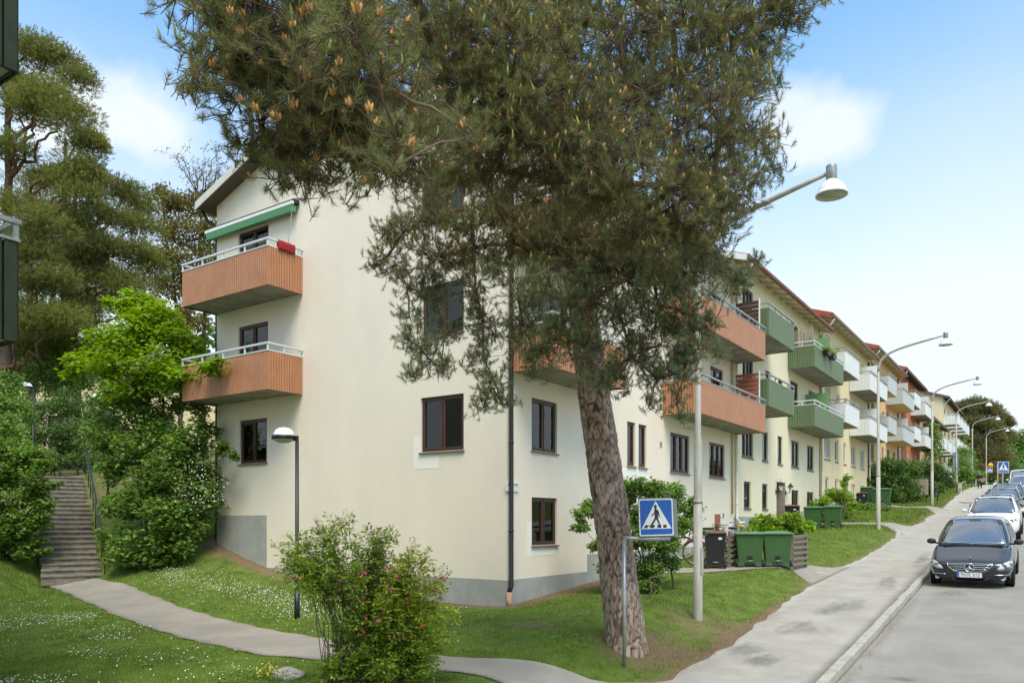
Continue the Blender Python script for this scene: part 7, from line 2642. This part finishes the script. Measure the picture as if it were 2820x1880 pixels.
Rd = dict(pel=.135, sp=.13, ch=.14, nk=.055, hd=.095, ht=.075, sl=.065, el=.045, wl=.032, hl=.035, sr=.065, er=.045, wr=.032, hr=.035, kl=.06, al=.042, tl=.035, kr=.06, ar=.042, tr=.035)
skin('body', [J[k] for k in ks], [(ix[a], ix[b_]) for a, b_ in Ed], [Rd[k] for k in ks], m_skin, wk)


def sub_skin(name, keys, edges, extra, mat):
    kk = {k: i for i, k in enumerate(keys)}
    return skin(name, [J[k] for k in keys], [(kk[a], kk[b_]) for a, b_ in edges], [Rd[k] + extra for k in keys], mat, wk)


sub_skin('jacket', ['pel', 'sp', 'ch', 'sl', 'el', 'wl', 'sr', 'er', 'wr'], [('pel', 'sp'), ('sp', 'ch'), ('ch', 'sl'), ('sl', 'el'), ('el', 'wl'), ('ch', 'sr'), ('sr', 'er'), ('er', 'wr')], .028, m_navy)
sub_skin('trousers', ['pel', 'kl', 'al', 'kr', 'ar'], [('pel', 'kl'), ('kl', 'al'), ('pel', 'kr'), ('kr', 'ar')], .018, m_jean)
for a_, t_ in (('al', 'tl'), ('ar', 'tr')): sub_skin('shoe', [a_, t_], [(a_, t_)], .016, m_shoe)
b = MB(); b.lathe([(.118, 0), (.115, .05), (.08, .10), (0, .115)], 14, (0, -.20, 1.55)); b.prism([(-.09, -.30, 1.55), (.09, -.30, 1.55), (.06, -.40, 1.53), (-.06, -.40, 1.53)], (0, 0, .012)); b.build('cap', m_cap, wk)
b = MB()
for s in (-1, 1):
    b.lathe([(0, -.012), (.010, -.008), (.012, 0), (0, .01)], 8, (s * .035, -.297, 1.51), 'y')
b.build('eye', m_ink, wk)
b = MB(); b.add([(-.014, -.293, 1.505), (.014, -.293, 1.505), (0, -.325, 1.475), (-.016, -.296, 1.47), (.016, -.296, 1.47), (0, -.29, 1.52)], [(0, 2, 5), (5, 2, 1), (0, 3, 2), (2, 4, 1), (3, 4, 2)]); b.build('nose', m_skin, wk)
b = MB(); b.box(-.028, .028, -.298, -.29, 1.445, 1.452); b.build('mouth', m_doorred, wk)
for s, h_ in ((-1, 'hl'), (1, 'hr')):
    b = MB()
    for k in range(4):
        x = J[h_][0] + (k - 1.5) * .017
        b.tube([(x, J[h_][1] - .02, J[h_][2] - .01), (x, J[h_][1] - .055, J[h_][2] - .03), (x, J[h_][1] - .05, J[h_][2] - .06 + .008 * abs(k - 1.5))], [.009, .008, .006], 6)
    b.tube([(J[h_][0] - s * .035, J[h_][1], J[h_][2] - .0), (J[h_][0] - s * .045, J[h_][1] - .04, J[h_][2] - .03)], [.010, .007], 6)
    b.build('finger', m_skin, wk)
mw = wk.matrix_basis
stk = thing('walking_stick', 'white walking stick in the hand of the person on the pavement', 'walking stick', tuple(np.array(wk.location) + [-.34, -.27, 0]), 0)
b = MB(); b.tube([(0, 0, 0), (.02, .02, .86)], .022, 6); b.tube([(.02, .08, .875), (.02, -.05, .875)], .020, 6); b.build('stick', m_label, stk)
bg_ = thing('paper_bag', 'brown paper bag carried on the arm of the person on the pavement', 'bag', tuple(np.array(wk.location) + [.22, -.30, .66]), R(-20))
b = MB(); frustum(b, .13, .07, .15, .08, 0, .36); bg_o = b.build('bag', m_bag, bg_); bg_o.rotation_euler = (0, R(14), 0)
